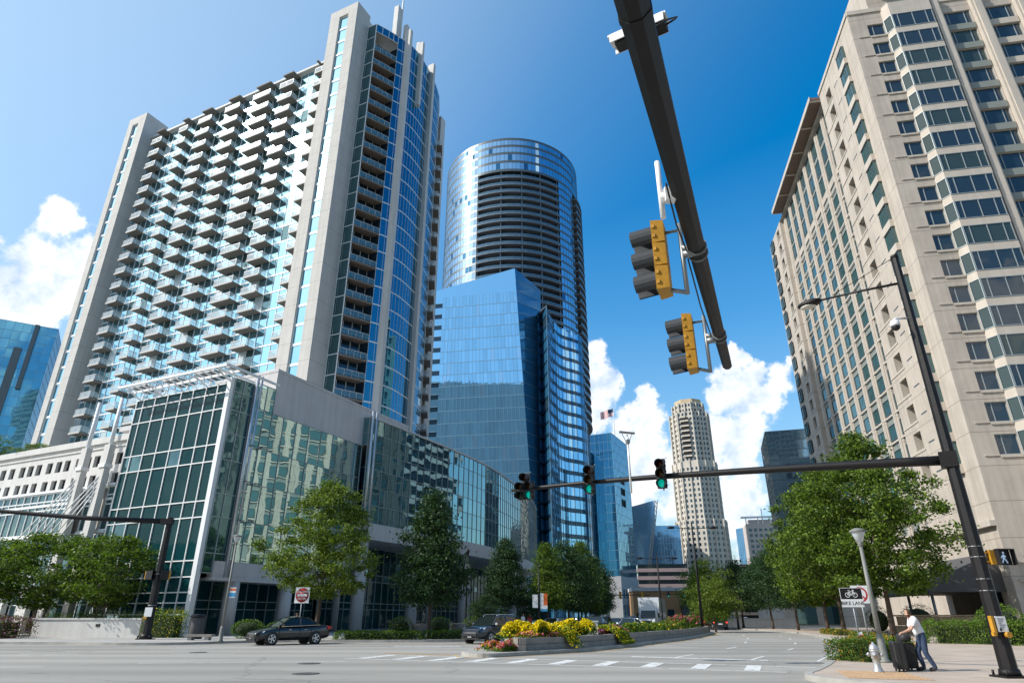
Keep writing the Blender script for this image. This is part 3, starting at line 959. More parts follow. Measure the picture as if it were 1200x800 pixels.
def round_tower():
    T = thing('round_tower', 'dark blue cylindrical skyscraper ringed with balconies behind the blue glass office block', 'skyscraper', (0, 222, 0))
    R, FL, TOP = 27.4, 3.25, 157.0
    zs = [TOP - FL * k for k in range(48)][::-1]
    G, K = MB(), MB()
    def sector(a0, a1, zz, da, R=R, hw=.9):
        n = max(1, round((a1 - a0) / da))
        for i in range(n):
            p, q = cyl_pt(R, rad(a0 + (a1 - a0) * i / n)), cyl_pt(R, rad(a0 + (a1 - a0) * (i + 1) / n))
            fr, L = seg(p, q)
            curtain(G, K, fr, [0, L], zz, .12, .05, hw=hw, tilt=.003, pick=lambda i, j, u, z: 1 if random.random() < .06 else 0)
    sector(-112, -28.5, zs, 3.2); sector(41, 61, zs, 3.2)
    crown = [157.0, 161.0, 165.0, 168.5, 171.8]
    sector(-112, 112, crown, 3.2, hw=1.1)
    sector(112, 248, [0, 80, 171.8], 8, hw=.5)
    g = G.build('glass_wall', [M['g_round'], M['g_office_dark']], T)
    K.build('spandrel', M['frame_dark'], g)
    C = MB(); C.lathe([(24.2, 0), (24.2, 157)], 64, sm=True); C.build('core_wall', M['g_round_dark'], T)
    C = MB(); C.lathe([(26.9, 171.2), (26.9, 171.9)], 64); C.lathe([(27.0, 157.0), (27.0, 157.25)], 64); C.lathe([(19, 171.9), (19, 176)], 48); C.build('roof', M['frame_dark'], T)
    def ring(mb, a0, a1, r0, r1, z0, z1, m, n=14):
        for i in range(n):
            a, b = rad(a0 + (a1 - a0) * i / n), rad(a0 + (a1 - a0) * (i + 1) / n)
            mb.prism([cyl_pt(r0, a), cyl_pt(r1, a), cyl_pt(r1, b), cyl_pt(r0, b)], z0, z1, m)
    for key, a0, a1, rr in (('rbal', -28.5, 41, 27.5), ('rbal2', 61, 108, 28.9)):
        S, Q = MB(), MB()
        ring(S, a0, a1, 24.25, rr, -.30, 0, 0)
        ring(Q, a0 + .3, a1 - .3, rr - .18, rr - .12, .1, 1.1, 0)
        PROTO[key] = (S, [M['slab_dark']], [('railing', Q, [M['rail_blue']])])
    items = [(k, Vector((0, 0, z)), 0, 1.0) for k in ('rbal', 'rbal2') for z in zs[:-1] if z > 60]
    scatter(T, 'balcony', items, 100)
    D = MB()
    for a in (-28.6, -9, 8, 24, 41, 61.3):
        x, y = cyl_pt(26.3, rad(a)); D.box(x - .2, x + .2, y - .9, y + 1.2, 20, 157)
    D.build('divider_wall', M['frame_dark'], T)

M['slab_dark'] = surf('dark_balcony_slab', (.17, .18, .20), .7, .1, .5)  # even dark blue-grey slab colour
M['rail_blue'] = clear('blue_rail', (.10, .20, .30), .6, .08)

def office_block():
    T = thing('blue_glass_office', 'blue mirrored office block with a slanted top below the round tower', 'office building', (.9, 185, 0), rad(-10.5))
    G, K = MB(), MB()
    H0, H1 = 101.5, 108.6
    # slanted front: rows narrow towards the right edge
    FLh = 4.0
    n = 26
    def xr(z): return 5.6 - 5.6 * max(0, z - 20) / 88.6
    zs = [FLh * k for k in range(n)]
    for j in range(len(zs) - 1):
        z0, z1 = zs[j], zs[j + 1]
        x = -24.5
        cols = 22
        for i in range(cols):
            xa0, xb0 = x + (xr(z0) - x) * i / cols, x + (xr(z0) - x) * (i + 1) / cols
            xa1, xb1 = x + (xr(z1) - x) * i / cols, x + (xr(z1) - x) * (i + 1) / cols
            o = [random.gauss(0, .006) for _ in range(4)]
            G.poly([(xa0, o[0], z0), (xb0, o[1], z0), (xb1, o[2], z1), (xa1, o[3], z1)], 2 if random.random() < .04 else 0)
        K.box(-24.5, xr(z0), -.05, .02, z0 - .09, z0 + .09)
    G.poly([(-32, 0, 100), (-24.5, 0, 100), (xr(100), 0, 100), (xr(108), 0, H1), (-32, 0, H0)], 0)
    for i in range(1, 22):
        t = i / 22
        x0, x1 = -24.5 + (xr(0) + 24.5) * t, -24.5 + (xr(100) + 24.5) * t
        K.bar((x0, -.02, 0), (x1, -.02, 100), .08, .08)
    # striped left end
    for j in range(len(zs) - 1):
        G.poly([(-36, 0, zs[j] + 1.6), (-24.5, 0, zs[j] + 1.6), (-24.5, 0, zs[j + 1]), (-36, 0, zs[j + 1])], 0)
        G.poly([(-36, .05, zs[j]), (-24.5, .05, zs[j]), (-24.5, .05, zs[j] + 1.6), (-36, .05, zs[j] + 1.6)], 1)
        K.box(-36, -24.5, -.12, .0, zs[j] + 1.5, zs[j] + 1.7)
    # side slice
    m = 26
    for j in range(m):
        z0, z1 = 104 * j / m, 104 * (j + 1) / m
        o = random.gauss(0, .02); G.poly([(xr(z0), 0, z0), (7.4, 8.5 + o, z0), (7.4, 8.5 + o, z1), (xr(z1), 0, z1)], 3); K.bar((xr(z1) + .03, -.05, z1), (7.45, 8.45, z1), .1, .14)
    G.poly([(xr(104), 0, 104), (7.4, 8.5, 104), (7.2, 8.5, 103.5), (xr(108), 0, H1)], 3)
    g = G.build('glass_wall', [M['g_office'], M['g_round_dark'], M['g_round'], M['g_slice']], T)
    K.build('mullion', M['frame_blue'], g)
    R = MB(); R.prism([(-35.5, .6), (-.5, .6), (6.9, 8.6), (6.9, 30), (-35.5, 30)], 0, 99.5); R.build('rear_wall', M['g_office_dark'], T)
    # wavy side (world coordinates relative to the thing's frame)
    inv = (Matrix.Translation(T.location) @ Matrix.Rotation(rad(-10.5), 4, 'Z')).inverted()
    wp = [(8.3, 186.5), (8.9, 188.0), (9.6, 190.0), (11.0, 182.5), (12.0, 187.5), (13.2, 192), (14.9, 196.5), (16.8, 199.8), (19, 201.9), (21.5, 203.6), (24.2, 206.5), (26.0, 211), (26.8, 217)]
    loc = [inv @ Vector((x, y, 0)) for x, y in wp]
    def smooth(pts, n=4):
        out = []
        for i in range(len(pts) - 1):
            p0, p1, p2, p3 = pts[max(i - 1, 0)], pts[i], pts[i + 1], pts[min(i + 2, len(pts) - 1)]
            for k in range(n):
                t = k / n
                out.append(.5 * ((2 * p1) + (-p0 + p2) * t + (2 * p0 - 5 * p1 + 4 * p2 - p3) * t * t + (-p0 + 3 * p1 - 3 * p2 + p3) * t ** 3))
        return out + [pts[-1]]
    G, K, Bn = MB(), MB(), MB()
    wav = smooth(loc[3:], 3)
    hh = [3.9 * k for k in range(25)]
    for i in range(len(wav) - 1):
        fr, L = seg(wav[i][:2], wav[i + 1][:2])
        for j in range(len(hh) - 1):
            top = hh[j + 1]
            a, b = random.gauss(0, .004), random.gauss(0, .004)
            G.poly([fr.P(0, hh[j] + 1.35, a), fr.P(L, hh[j] + 1.35, -a), fr.P(L, top, -a + b), fr.P(0, top, a + b)], 0 if i < 20 else 1)
            Bn.poly([fr.P(0, hh[j], -.03), fr.P(L, hh[j], -.03), fr.P(L, hh[j] + 1.35, -.03), fr.P(0, hh[j] + 1.35, -.03)])
        if i % 2 == 0: fbox(K, fr, -.05, .05, 0, hh[-1], -.02, .1)
    # folded dark strip between slice and wave
    for (a, b) in ((loc[0], loc[1]), (loc[1], loc[2]), (loc[2], loc[3])):
        fr, L = seg(a[:2], b[:2])
        for j in range(len(hh) - 1):
            G.poly([fr.P(0, hh[j] + .9), fr.P(L, hh[j] + .9), fr.P(L, hh[j + 1]), fr.P(0, hh[j + 1])], 0 if random.random() < .3 else 2)
            Bn.poly([fr.P(0, hh[j], -.02), fr.P(L, hh[j], -.02), fr.P(L, hh[j] + .9, -.02), fr.P(0, hh[j] + .9, -.02)])
    g = G.build('wavy_glass_wall', [M['g_office'], M['g_office_dark'], M['g_slice']], T)
    Bn.build('spandrel_band', M['g_round_dark'], g); K.build('mullion', M['frame_blue'], g)
    R = MB()
    R.prism([tuple(p[:2]) for p in wav] + [tuple((inv @ Vector((8, 217, 0)))[:2]), tuple((inv @ Vector((8, 190, 0)))[:2])], hh[-1] - .5, hh[-1])
    R.build('roof', M['frame_dark'], T)

def glass_prism(name, label, cat, corner, la, lb, h, rz, g, k, fl=3.9, pw=2.0, band=None, hw=.1, picks=None):
    """box tower: near corner at `corner`, one face along local +y (len la, seen on the left), one along +x (len lb)"""
    T = thing(name, label, cat, (corner[0], corner[1], 0), rz)
    G, K = MB(), MB()
    zs = steps(0, h, fl)
    curtain(G, K, Fr((0, 0), (0, -1)), steps(-la, 0, pw), zs, .07, .08, tilt=.003, hw=hw, pick=picks)
    curtain(G, K, Fr((0, 0), (1, 0)), steps(0, lb, pw), zs, .07, .08, tilt=.003, hw=hw, pick=picks)
    mats = g if isinstance(g, list) else [g]
    gg = G.build('glass_wall', mats, T); K.build('mullion', k, gg)
    B = MB(); B.box(.1, lb, .1, la, 0, h - .1); B.build('rear_wall', M['frame_dark'], T)
    return T

def stepped_tower():
    rz = RZ_L
    T = glass_prism('stepped_glass_tower', 'teal and blue stepped glass tower with a flag on its roof and a granite base', 'skyscraper', (45.0, 280), 16, 26, 78.0, rz,
                    [M['g_cyan'], M['g_office_dark']], M['frame_blue'], picks=lambda i, j, u, z: 1 if u < -10.5 else 0)
    G, K = MB(), MB()
    curtain(G, K, Fr((-4, 0), (0, -1)), steps(-26, -10, 2), steps(0, 70, 3.9), .07, .08)
    curtain(G, K, Fr((0, 10), (1, 0)), [-4, -2, 0], steps(0, 70, 3.9), .07, .08)
    g = G.build('stepped_wing', M['g_cyan'], T); K.build('mullion', M['frame_blue'], g)
    B = MB(); B.box(-3.9, 4, 10.1, 26, 0, 69.8); B.build('wing_rear_wall', M['frame_dark'], T)
    B = MB()
    f = Fr((0, 0), (1, 0)); f2 = Fr((0, 0), (0, -1))
    facade(B, Fr((-.3, -.35), (1, 0)), [(2 + 4.2 * i, 4.6 + 4.2 * i) for i in range(6)], [(2, 6), (8.5, 12)], -.2, 27, 0, 17, .4)
    B.poly([(-.3, -.35, 0), (-.3, 14, 0), (-.3, 14, 17), (-.3, -.35, 17)]); B.poly([(-.3, -.35, 17), (27, -.35, 17), (27, 0, 17), (-.3, 14, 17)])
    B.build('granite_base', M['granite'], T)
    D = MB()
    for z in (57, 52, 47):
        for x in (10, 13.5): D.box(x, x + 2.2, -.25, -.13, z, z + 3)
    D.build('louver', M['dark_int'], T)
    q = at(720, 500, 286)
    t = thing('rooftop_flag', 'flag with red and white stripes flying from a roof mast above the stepped glass tower', 'flag', (q.x, q.y, 77.9))
    P = MB(); P.tube([(0, 0, 0), (0, 0, 14.2)], [.14, .08], 6); P.ell((0, 0, 14.3), .2, .2, .2, 6, 4); P.build('mast', M['white_paint'], t)
    Fg = MB()
    w, h = 6.4, 3.6
    nx = 14
    for i in range(nx):
        for j in range(13):
            def pt(a, b):
                return (-w * a / nx * .95, .35 * math.sin(a * .8) + .1 * a, 13.6 - h * (13 - b) / 13 - .13 * a - .05 * math.sin(a * .9))
            m = 0 if j % 2 == 0 else 1
            if i < 6 and j >= 6: m = 2
            Fg.poly([pt(i, j), pt(i + 1, j), pt(i + 1, j + 1), pt(i, j + 1)], m)
    Fg.build('flag_cloth', [M['red'], M['white'], M['denim']], t)

def sail_building():
    T = thing('sail_glass_tower', 'blue glass building with a sharp curved spine and upswept roof beside the ivory tower', 'office building', (88.0, 400, 0), rad(-8))
    G, K = MB(), MB()
    # left wing, top sloping up to the spine
    n = 14
    for i in range(n):
        x0, x1 = -15 + 15 * i / n, -15 + 15 * (i + 1) / n
        t0, t1 = 64 + 3.6 * i / n, 64 + 3.6 * (i + 1) / n
        for j in range(17):
            G.poly([(x0, 0, t0 * j / 17), (x1 - .02, 0, t1 * j / 17), (x1 - .02, 0, t1 * (j + 1) / 17), (x0, 0, t0 * (j + 1) / 17)])
    curtain(G, K, Fr((0, .3), (1, 0)), steps(-3, 14, 1.7), steps(0, 52.5, 3.5), .08, .08)
    g = G.build('glass_wall', M['g_far'], T); K.build('mullion', M['frame_blue'], g)
    B = MB(); B.prism([(-15, .1), (13.8, .5), (13.8, 22), (-15, 22)], 0, 52); B.prism([(-15, .1), (-.1, .1), (-.1, 14), (-15, 14)], 52, 64); B.build('rear_wall', M['g_office_dark'], T)
    S = MB()
    for k in range(24):
        a, b = k / 24, (k + 1) / 24
        def sp(t): return Vector((1.4 - 9.5 * math.sin(t * 1.45) ** 1.2, -.7, 67.6 - 62 * t))
        p, q = sp(a), sp(b)
        for dx in (-.7, .7):
            S.bar(p + Vector((dx, 0, 0)), q + Vector((dx, 0, 0)), .35, .5)
        S.bar(p + Vector((-.7, 0, 0)), q + Vector((.7, 0, 0)), .22, .3)
    S.build('curved_spine', M['frame_dark'], T)
    T2 = thing('banded_pink_building', 'pink granite mid-rise with dark ribbon windows in front of the curved glass building', 'office building', (61.5, 330, 0), rad(-8))
    W, G = MB(), MB()
    for k in range(7):
        W.box(0, 24.5, 0, 18, 3.6 * k, 3.6 * k + 1.7); G.box(.25, 24.2, .25, 17.5, 3.6 * k + 1.7, 3.6 * k + 3.6)
    W.build('spandrel_wall', M['pink'], T2); G.build('ribbon_window', M['g_smoke'], T2)

def ivory_tower():
    T = thing('ivory_residential_tower', 'slender ivory tower of stacked small windows stepping in towards an ochre crown', 'apartment tower', (125.5, 432, 0))
    W = MB(); items = []
    win_proto('iv', 1.35, 1.9, M['g_smoke'], M['frame_dark'], 0, 0, .05)
    FLh = 3.45
    tiers = [(0, 58.65, 16.6), (58.65, 96.6, 15.0), (96.6, 131.1, 13.6), (131.1, 138.2, 11.0)]
    for z0, z1, R in tiers:
        n = 8
        pts = [(R * math.sin(2 * math.pi * (i + .5) / n + .25), -R * math.cos(2 * math.pi * (i + .5) / n + .25)) for i in range(n)]
        for i in range(n):
            a, b = pts[i - 1], pts[i]
            fr, L = seg(a, b)
            mid = Vector(a) + (Vector(b) - Vector(a)) / 2
            vis = fr.N.dot(Vector((-125.5, -432)) - mid) > 0
            zo = [(z0 + FLh * k + 1.0, z0 + FLh * k + 2.9) for k in range(int((z1 - z0) / FLh))]
            nw = 4
            uo = [(L * (k + .5) / nw - .68, L * (k + .5) / nw + .68) for k in range(nw)]
            if vis:
                for o in facade(W, fr, uo, zo, 0, L, z0, z1, .35):
                    items.append(win_item('iv', fr, o[0], o[1], o[2], -.3))
                for u in (0.0, L / 2):
                    fbox(W, fr, u - .45, u + .45, z0, z1 + .6, .003, .8)
            else:
                W.poly([fr.P(0, z0), fr.P(L, z0), fr.P(L, z1), fr.P(0, z1)])
        W.prism(pts, z1 - .01, z1 + .25)
    W.build('wall', M['ivory'], T)
    scatter(T, 'window', items, 100)
    C = MB(); C.lathe([(10.4, 138.4), (9.6, 141.6), (5, 142.2)], 8, sm=False); C.build('crown', M['crown'], T)
    D = MB()
    fr, L = seg((-9.5, -9.8), (-4.5, -12.6))
    for k in range(8):
        fbox(D, fr, 0, L, 100 + 3.45 * k - .2, 100 + 3.45 * k + .9, -.2, 1.4)
    D.build('balcony_stack', M['ivory'], T)
    D = MB(); fbox(D, fr, .2, L - .2, 99.5, 127, -.25, .75); D.build('painted_recess_box', M['dark_int'], T)  # near-black box standing out between the balconies, recess shade put in as colour

M['crown'] = surf('ochre_crown', (.42, .33, .20), .7, .15, .5)

def other_buildings():
    glass_prism('dark_grid_tower', 'dark square-gridded glass tower behind the tree and left of the hotel', 'office building', (91.0, 222), 26, 26, 62.5, rad(-17), M['g_grid'], M['frame_dark'], 3.4, 3.2, hw=.2)
    T = glass_prism('far_left_glass_tower', 'blue mirrored glass tower with one dark vertical stripe at the left edge of the view', 'office building', (-157.5, 200), 70, 30, 93.0, rad(120.5), M['g_cyan'], M['frame_blue'], 3.2, 2.4)
    S = MB(); S.box(-.6, .1, 8.0, 10.2, 0, 84); S.box(-.9, -.1, 5.2, 6.4, 70, 93); S.build('vertical_stripe', M['frame_dark'], T)
    # pinkish tower with a roof crown
    q = at(880, 640, 450)
    T = thing('pale_crowned_tower', 'distant pale pink office tower with a white framework crown on its roof', 'office building', (q.x - 1, 450, 0), rad(-12))
    W = MB(); items = []
    win_proto('pk', 2.0, 1.9, M['g_smoke'], M['frame_dark'], 0, 0, .06)
    fr = Fr((0, 0), (1, 0))
    uo = [(1.2 + 3.3 * i, 3.2 + 3.3 * i) for i in range(7)]
    for o in facade(W, fr, uo, [(3.6 * k + 1, 3.6 * k + 2.9) for k in range(16)], 0, 24, 0, 60, .3):
        items.append(win_item('pk', fr, o[0], o[1], o[2], -.2))
    W.box(0, 24, .35, 20, 0, 60); W.box(-.2, 0, 0, 20, 0, 60); W.box(2, 22, 2, 18, 60, 63)
    W.build('wall', M['pinkpale'], T)
    scatter(T, 'window', items, 100)
    C = MB()
    C.bar((-3, -1, 64.5), (26, -1, 64.5), .8); C.bar((-3, 3, 64.5), (26, 3, 64.5), .8); C.bar((11, 0, 60), (11, 0, 70), .6)
    for x in (0, 8, 16, 24): C.bar((x, 0, 60), (x, 0, 64.5), .6)
    C.build('roof_crown', M['white_paint'], T)
    glass_prism('thin_glass_tower', 'small pale pointed glass tower peeping out beside the pale crowned tower', 'office building', (at(874, 650, 600).x, 600), 9, 8, 76, rad(20), M['g_far'], M['frame_blue'], 4, 3)
    # dark parking structure
    q = at(864, 680, 350)
    T = thing('dark_parking_deck', 'dark concrete parking deck with open levels behind the far right trees', 'parking garage', (q.x, 350, 0), rad(-8))
    W = MB()
    for k in range(9): W.box(0, 40, 0, 25, 3.3 * k - 1.0, 3.3 * k + .3)
    W.build('deck', M['dark_conc'], T)
    W = MB(); W.box(.5, 39.5, 1.0, 24, 0, 26); W.build('inner_wall', M['dark_int'], T)
    # low brick shops
    q = at(742, 700, 250)
    T = thing('brick_shop_row', 'low orange brick shop row with a dark gabled entrance at the street end', 'shop', (q.x, 250, 0), rad(-4))
    W = MB(); W.box(0, 34, 0, 14, 0, 10.2); W.build('wall', M['brick'], T)
    W = MB(); W.box(-.4, 34.4, -.5, 14, 10.2, 11.4); W.build('cornice', M['white_plain'], T)
    W = MB(); W.prism([(17, -3), (33, -3), (33, -.1), (17, -.1)], 0, 5.2)
    W.hexa([(16.5, -3.4, 5.2), (33.5, -3.4, 5.2), (33.5, -.05, 5.2), (16.5, -.05, 5.2)], [(24.5, -3.4, 9), (25.5, -3.4, 9), (25.5, -.05, 9), (24.5, -.05, 9)])
    W.build('gabled_porch', M['awning'], T)
    W = MB()
    for x in (20.6, 22.6, 24.6, 26.6): W.box(x, x + 1.5, -3.5, -3.42, 4.2, 5.0)
    W.build('sign_panel', M['white_plain'], T)
    W = MB()
    for x in (1.5, 5, 8.5, 12): W.box(x, x + 2.4, -.12, -.02, .6, 4.0)
    W.build('shop_window', M['g_hotel'], T)
    q = at(905, 696, 200)
    T = thing('teal_roof_pavilion', 'small pavilion with a light teal roof beyond the median trees', 'pavilion', (q.x - 2, 200, 0))
    W = MB(); W.box(0, 11, 0, 8, 0, 5.5); W.build('wall', M['hotel_trim'], T)
    W = MB(); W.hexa([(-.8, -.8, 5.5), (11.8, -.8, 5.5), (11.8, 8.8, 5.5), (-.8, 8.8, 5.5)], [(2, 3, 8.4), (9, 3, 8.4), (9, 5, 8.4), (2, 5, 8.4)]); W.build('roof', M['teal_roof'], T)
    # low building on right behind the trees
    q = at(925, 715, 120)
    T = thing('street_storefront', 'beige storefront with dark shop windows behind the right-hand street trees', 'shop', (q.x - 1, 120, 0), rad(-8))
    W = MB(); W.box(0, 22, 0, 12, 0, 6.5); W.build('wall', M['hotel_trim'], T)
    W = MB()
    for x in (2, 6.5, 11, 15.5): W.box(x, x + 3.4, -.12, -.02, .4, 4.6)
    W.build('shop_window', M['g_teal'], T)
    # the tall building across the junction, behind the photographer, that the glass mirrors
    T = thing('mirrored_slab_building', 'dark slab building hidden behind the hotel, seen only mirrored in the curved glass wing', 'office building', (78, 126, 0), rad(-10))  # unseen slab, added so the curved wing mirrors something dark
    W, G = MB(), MB()
    for k in range(16): W.box(0, 60, 0, 30, 4 * k, 4 * k + 1.3); G.box(.3, 59.7, .3, 29.7, 4 * k + 1.3, 4 * k + 4)
    W.build('spandrel', M['granite'], T); G.build('ribbon_window', M['g_smoke'], T)
    T = thing('mirrored_office_tower', 'dark banded office tower across the junction seen only as a reflection in the blue glass', 'office building', (-45, -62, 0))
    W, G = MB(), MB()
    for k in range(38): W.box(0, 100, -30, 0, 4 * k, 4 * k + 1.3); G.box(.3, 99.7, -29.7, -.3, 4 * k + 1.3, 4 * k + 4)
    for k in range(26): W.box(4 * k - .45, 4 * k + .45, -.02, .25, 0, 152)
    W.build('spandrel', M['ivory'], T); G.build('ribbon_window', M['g_smoke'], T)

M['pinkpale'] = surf('pale_pink_precast', (.50, .43, .40), .8, .06, .3)
M['teal_roof'] = surf('teal_roof_metal', (.20, .42, .44), .5, .06, .5)
# ---------------------------------------------------------------- ground and roads
def spline(pts, n=5):
    pts = [Vector(p) for p in pts]
    out = []
    for i in range(len(pts) - 1):
        p0, p1, p2, p3 = pts[max(i - 1, 0)], pts[i], pts[i + 1], pts[min(i + 2, len(pts) - 1)]
        for k in range(n):
            t = k / n
            out.append(.5 * ((2 * p1) + (-p0 + p2) * t + (2 * p0 - 5 * p1 + 4 * p2 - p3) * t * t + (-p0 + 3 * p1 - 3 * p2 + p3) * t ** 3))
    return out + [pts[-1]]

LK = spline([(-140, 47), (-60, 45.2), (-32, 44.2), (-24, 42.6), (-20.5, 43.2), (-18.2, 46.0), (-15, 47.6), (-9, 47.6), (-4.2, 48.2), (-.5, 51.5), (3, 60), (6.5, 71), (10.2, 84), (13, 98), (14, 120), (11, 150), (5, 200)])
RK = spline([(90, 4), (40, 9), (20, 13.4), (11.5, 16.2), (9.0, 17.6), (8.3, 19), (8.5, 20.2), (9.4, 21.6), (10.8, 24), (13, 28), (16, 33.2), (18.9, 38.4), (22.4, 47), (25.2, 55), (27.4, 62.5), (29, 69), (30.6, 80), (30.8, 91), (29.5, 105), (26, 125), (22, 150), (16, 200)])

def road_material():
    m, nt, p = nodes('worn_road')
    L = nt.links
    tc = N(nt, 'ShaderNodeTexCoord')
    mp = N(nt, 'ShaderNodeMapping'); mp.inputs['Rotation'].default_value = (0, 0, rad(8)); mp.inputs['Scale'].default_value = (.022, .42, 1)
    L.new(tc.outputs['Object'], mp.inputs[0])
    n1 = N(nt, 'ShaderNodeTexNoise'); n1.inputs['Scale'].default_value = 1; n1.inputs['Detail'].default_value = 6
    L.new(mp.outputs[0], n1.inputs[0])
    n2 = N(nt, 'ShaderNodeTexNoise'); n2.inputs['Scale'].default_value = .25; n2.inputs['Detail'].default_value = 8; n2.inputs['Roughness'].default_value = .7
    L.new(tc.outputs['Object'], n2.inputs[0])
    n3 = N(nt, 'ShaderNodeTexNoise'); n3.inputs['Scale'].default_value = 40; n3.inputs['Detail'].default_value = 3
    L.new(tc.outputs['Object'], n3.inputs[0])
    a = N(nt, 'ShaderNodeMath', operation='ADD'); L.new(n1.outputs[0], a.inputs[0]); L.new(n2.outputs[0], a.inputs[1])
    b = N(nt, 'ShaderNodeMath', operation='MULTIPLY_ADD'); L.new(n3.outputs[0], b.inputs[0]); b.inputs[1].default_value = .35; L.new(a.outputs[0], b.inputs[2])
    r = N(nt, 'ShaderNodeValToRGB')
    e = r.color_ramp.elements
    e[0].position = .92; e[0].color = (.16, .152, .138, 1)
    e[1].position = 1.42; e[1].color = (.45, .425, .375, 1)
    x = e.new(1.14); x.color = (.325, .307, .275, 1)
    L.new(b.outputs[0], r.inputs[0])
    # cracks and tar seams
    v = N(nt, 'ShaderNodeTexVoronoi', feature='DISTANCE_TO_EDGE'); v.inputs['Scale'].default_value = .075
    ad = N(nt, 'ShaderNodeVectorMath', operation='MULTIPLY_ADD'); L.new(n2.outputs['Color'], ad.inputs[0]); ad.inputs[1].default_value = (2.5, 2.5, 0); L.new(tc.outputs['Object'], ad.inputs[2])
    L.new(ad.outputs[0], v.inputs[0])
    c = N(nt, 'ShaderNodeMapRange'); c.inputs['From Min'].default_value = .0008; c.inputs['From Max'].default_value = .003; c.inputs['To Min'].default_value = .72; L.new(v.outputs['Distance'], c.inputs[0])
    mx = N(nt, 'ShaderNodeMix', data_type='RGBA', blend_type='MULTIPLY'); mx.inputs[0].default_value = 1
    L.new(r.outputs[0], mx.inputs[6]); L.new(c.outputs[0], mx.inputs[7])
    vp = N(nt, 'ShaderNodeTexVoronoi'); vp.inputs['Scale'].default_value = .11; vp.inputs['Randomness'].default_value = .9
    mp2 = N(nt, 'ShaderNodeMapping'); mp2.inputs['Scale'].default_value = (.7, 2.2, 1); mp2.inputs['Rotation'].default_value = (0, 0, rad(5)); L.new(tc.outputs['Object'], mp2.inputs[0]); L.new(mp2.outputs[0], vp.inputs[0])
    cp = N(nt, 'ShaderNodeMapRange'); cp.inputs['To Min'].default_value = .80; cp.inputs['To Max'].default_value = 1.08; L.new(vp.outputs['Color'], cp.inputs[0])
    wv = N(nt, 'ShaderNodeTexWave'); wv.wave_type = 'BANDS'; wv.bands_direction = 'Y'; wv.inputs['Scale'].default_value = .085; wv.inputs['Distortion'].default_value = 2.2; wv.inputs['Detail'].default_value = 3; wv.inputs['Detail Scale'].default_value = .6
    L.new(mp.outputs[0], wv.inputs[0]) if False else L.new(tc.outputs['Object'], wv.inputs[0])
    cw = N(nt, 'ShaderNodeMapRange'); cw.inputs['To Min'].default_value = .84; cw.inputs['To Max'].default_value = 1.06; L.new(wv.outputs['Fac'], cw.inputs[0])
    m2 = N(nt, 'ShaderNodeMath', operation='MULTIPLY'); L.new(cp.outputs[0], m2.inputs[0]); L.new(cw.outputs[0], m2.inputs[1])
    mx2 = N(nt, 'ShaderNodeMix', data_type='RGBA', blend_type='MULTIPLY'); mx2.inputs[0].default_value = 1
    L.new(mx.outputs[2], mx2.inputs[6]); L.new(m2.outputs[0], mx2.inputs[7])
    L.new(mx2.outputs[2], p.inputs['Base Color'])
    p.inputs['Roughness'].default_value = .85
    bp = N(nt, 'ShaderNodeBump'); bp.inputs['Strength'].default_value = .25; bp.inputs['Distance'].default_value = .02; L.new(n3.outputs[0], bp.inputs['Height']); L.new(bp.outputs[0], p.inputs['Normal'])
    return m

def paver_material(name, c1, c2, mortar, w, h, rot=0):
    m, nt, p = nodes(name)
    L = nt.links
    tc = N(nt, 'ShaderNodeTexCoord')
    mp = N(nt, 'ShaderNodeMapping'); mp.inputs['Rotation'].default_value = (0, 0, rot); L.new(tc.outputs['Object'], mp.inputs[0])
    b = N(nt, 'ShaderNodeTexBrick'); b.offset = 0.0
    b.inputs['Scale'].default_value = 1; b.inputs['Brick Width'].default_value = w; b.inputs['Row Height'].default_value = h; b.inputs['Mortar Size'].default_value = .012
    b.inputs['Color1'].default_value = c4(c1); b.inputs['Color2'].default_value = c4(c2); b.inputs['Mortar'].default_value = c4(mortar)
    L.new(mp.outputs[0], b.inputs[0])
    n = N(nt, 'ShaderNodeTexNoise'); n.inputs['Scale'].default_value = .5; n.inputs['Detail'].default_value = 8; n.inputs['Roughness'].default_value = .7; L.new(tc.outputs['Object'], n.inputs[0])
    mr = N(nt, 'ShaderNodeMapRange'); mr.inputs['From Min'].default_value = .3; mr.inputs['From Max'].default_value = .7; mr.inputs['To Min'].default_value = .72; mr.inputs['To Max'].default_value = 1.1; L.new(n.outputs[0], mr.inputs[0])
    mx = N(nt, 'ShaderNodeMix', data_type='RGBA', blend_type='MULTIPLY'); mx.inputs[0].default_value = 1; L.new(b.outputs[0], mx.inputs[6]); L.new(mr.outputs[0], mx.inputs[7])
    L.new(mx.outputs[2], p.inputs['Base Color']); p.inputs['Roughness'].default_value = .85
    return m

def strip(mb, pts, w0, w1, z0, z1=None, m=0):
    pts = [Vector(p) for p in pts]
    L_, R_ = [], []
    for i, p in enumerate(pts):
        d = (pts[min(i + 1, len(pts) - 1)] - pts[max(i - 1, 0)]).normalized()
        n = Vector((-d.y, d.x))
        L_.append(p + n * w0); R_.append(p + n * w1)
    for i in range(len(pts) - 1):
        q = [L_[i], R_[i], R_[i + 1], L_[i + 1]]
        if z1 is None: mb.poly([(a.x, a.y, z0) for a in q], m)
        else: mb.hexa([(a.x, a.y, z0) for a in q], [(a.x, a.y, z1) for a in q], m)

def tri_prism(mb, poly, z0, z1, m=0):
    from mathutils.geometry import tessellate_polygon
    vs = [Vector((p[0], p[1], 0)) for p in poly]
    for t in tessellate_polygon([vs]):
        mb.poly([(vs[k].x, vs[k].y, z1) for k in t], m)
    for i in range(len(vs)):
        a, b = vs[i], vs[(i + 1) % len(vs)]
        mb.poly([(a.x, a.y, z0), (b.x, b.y, z0), (b.x, b.y, z1), (a.x, a.y, z1)], m)

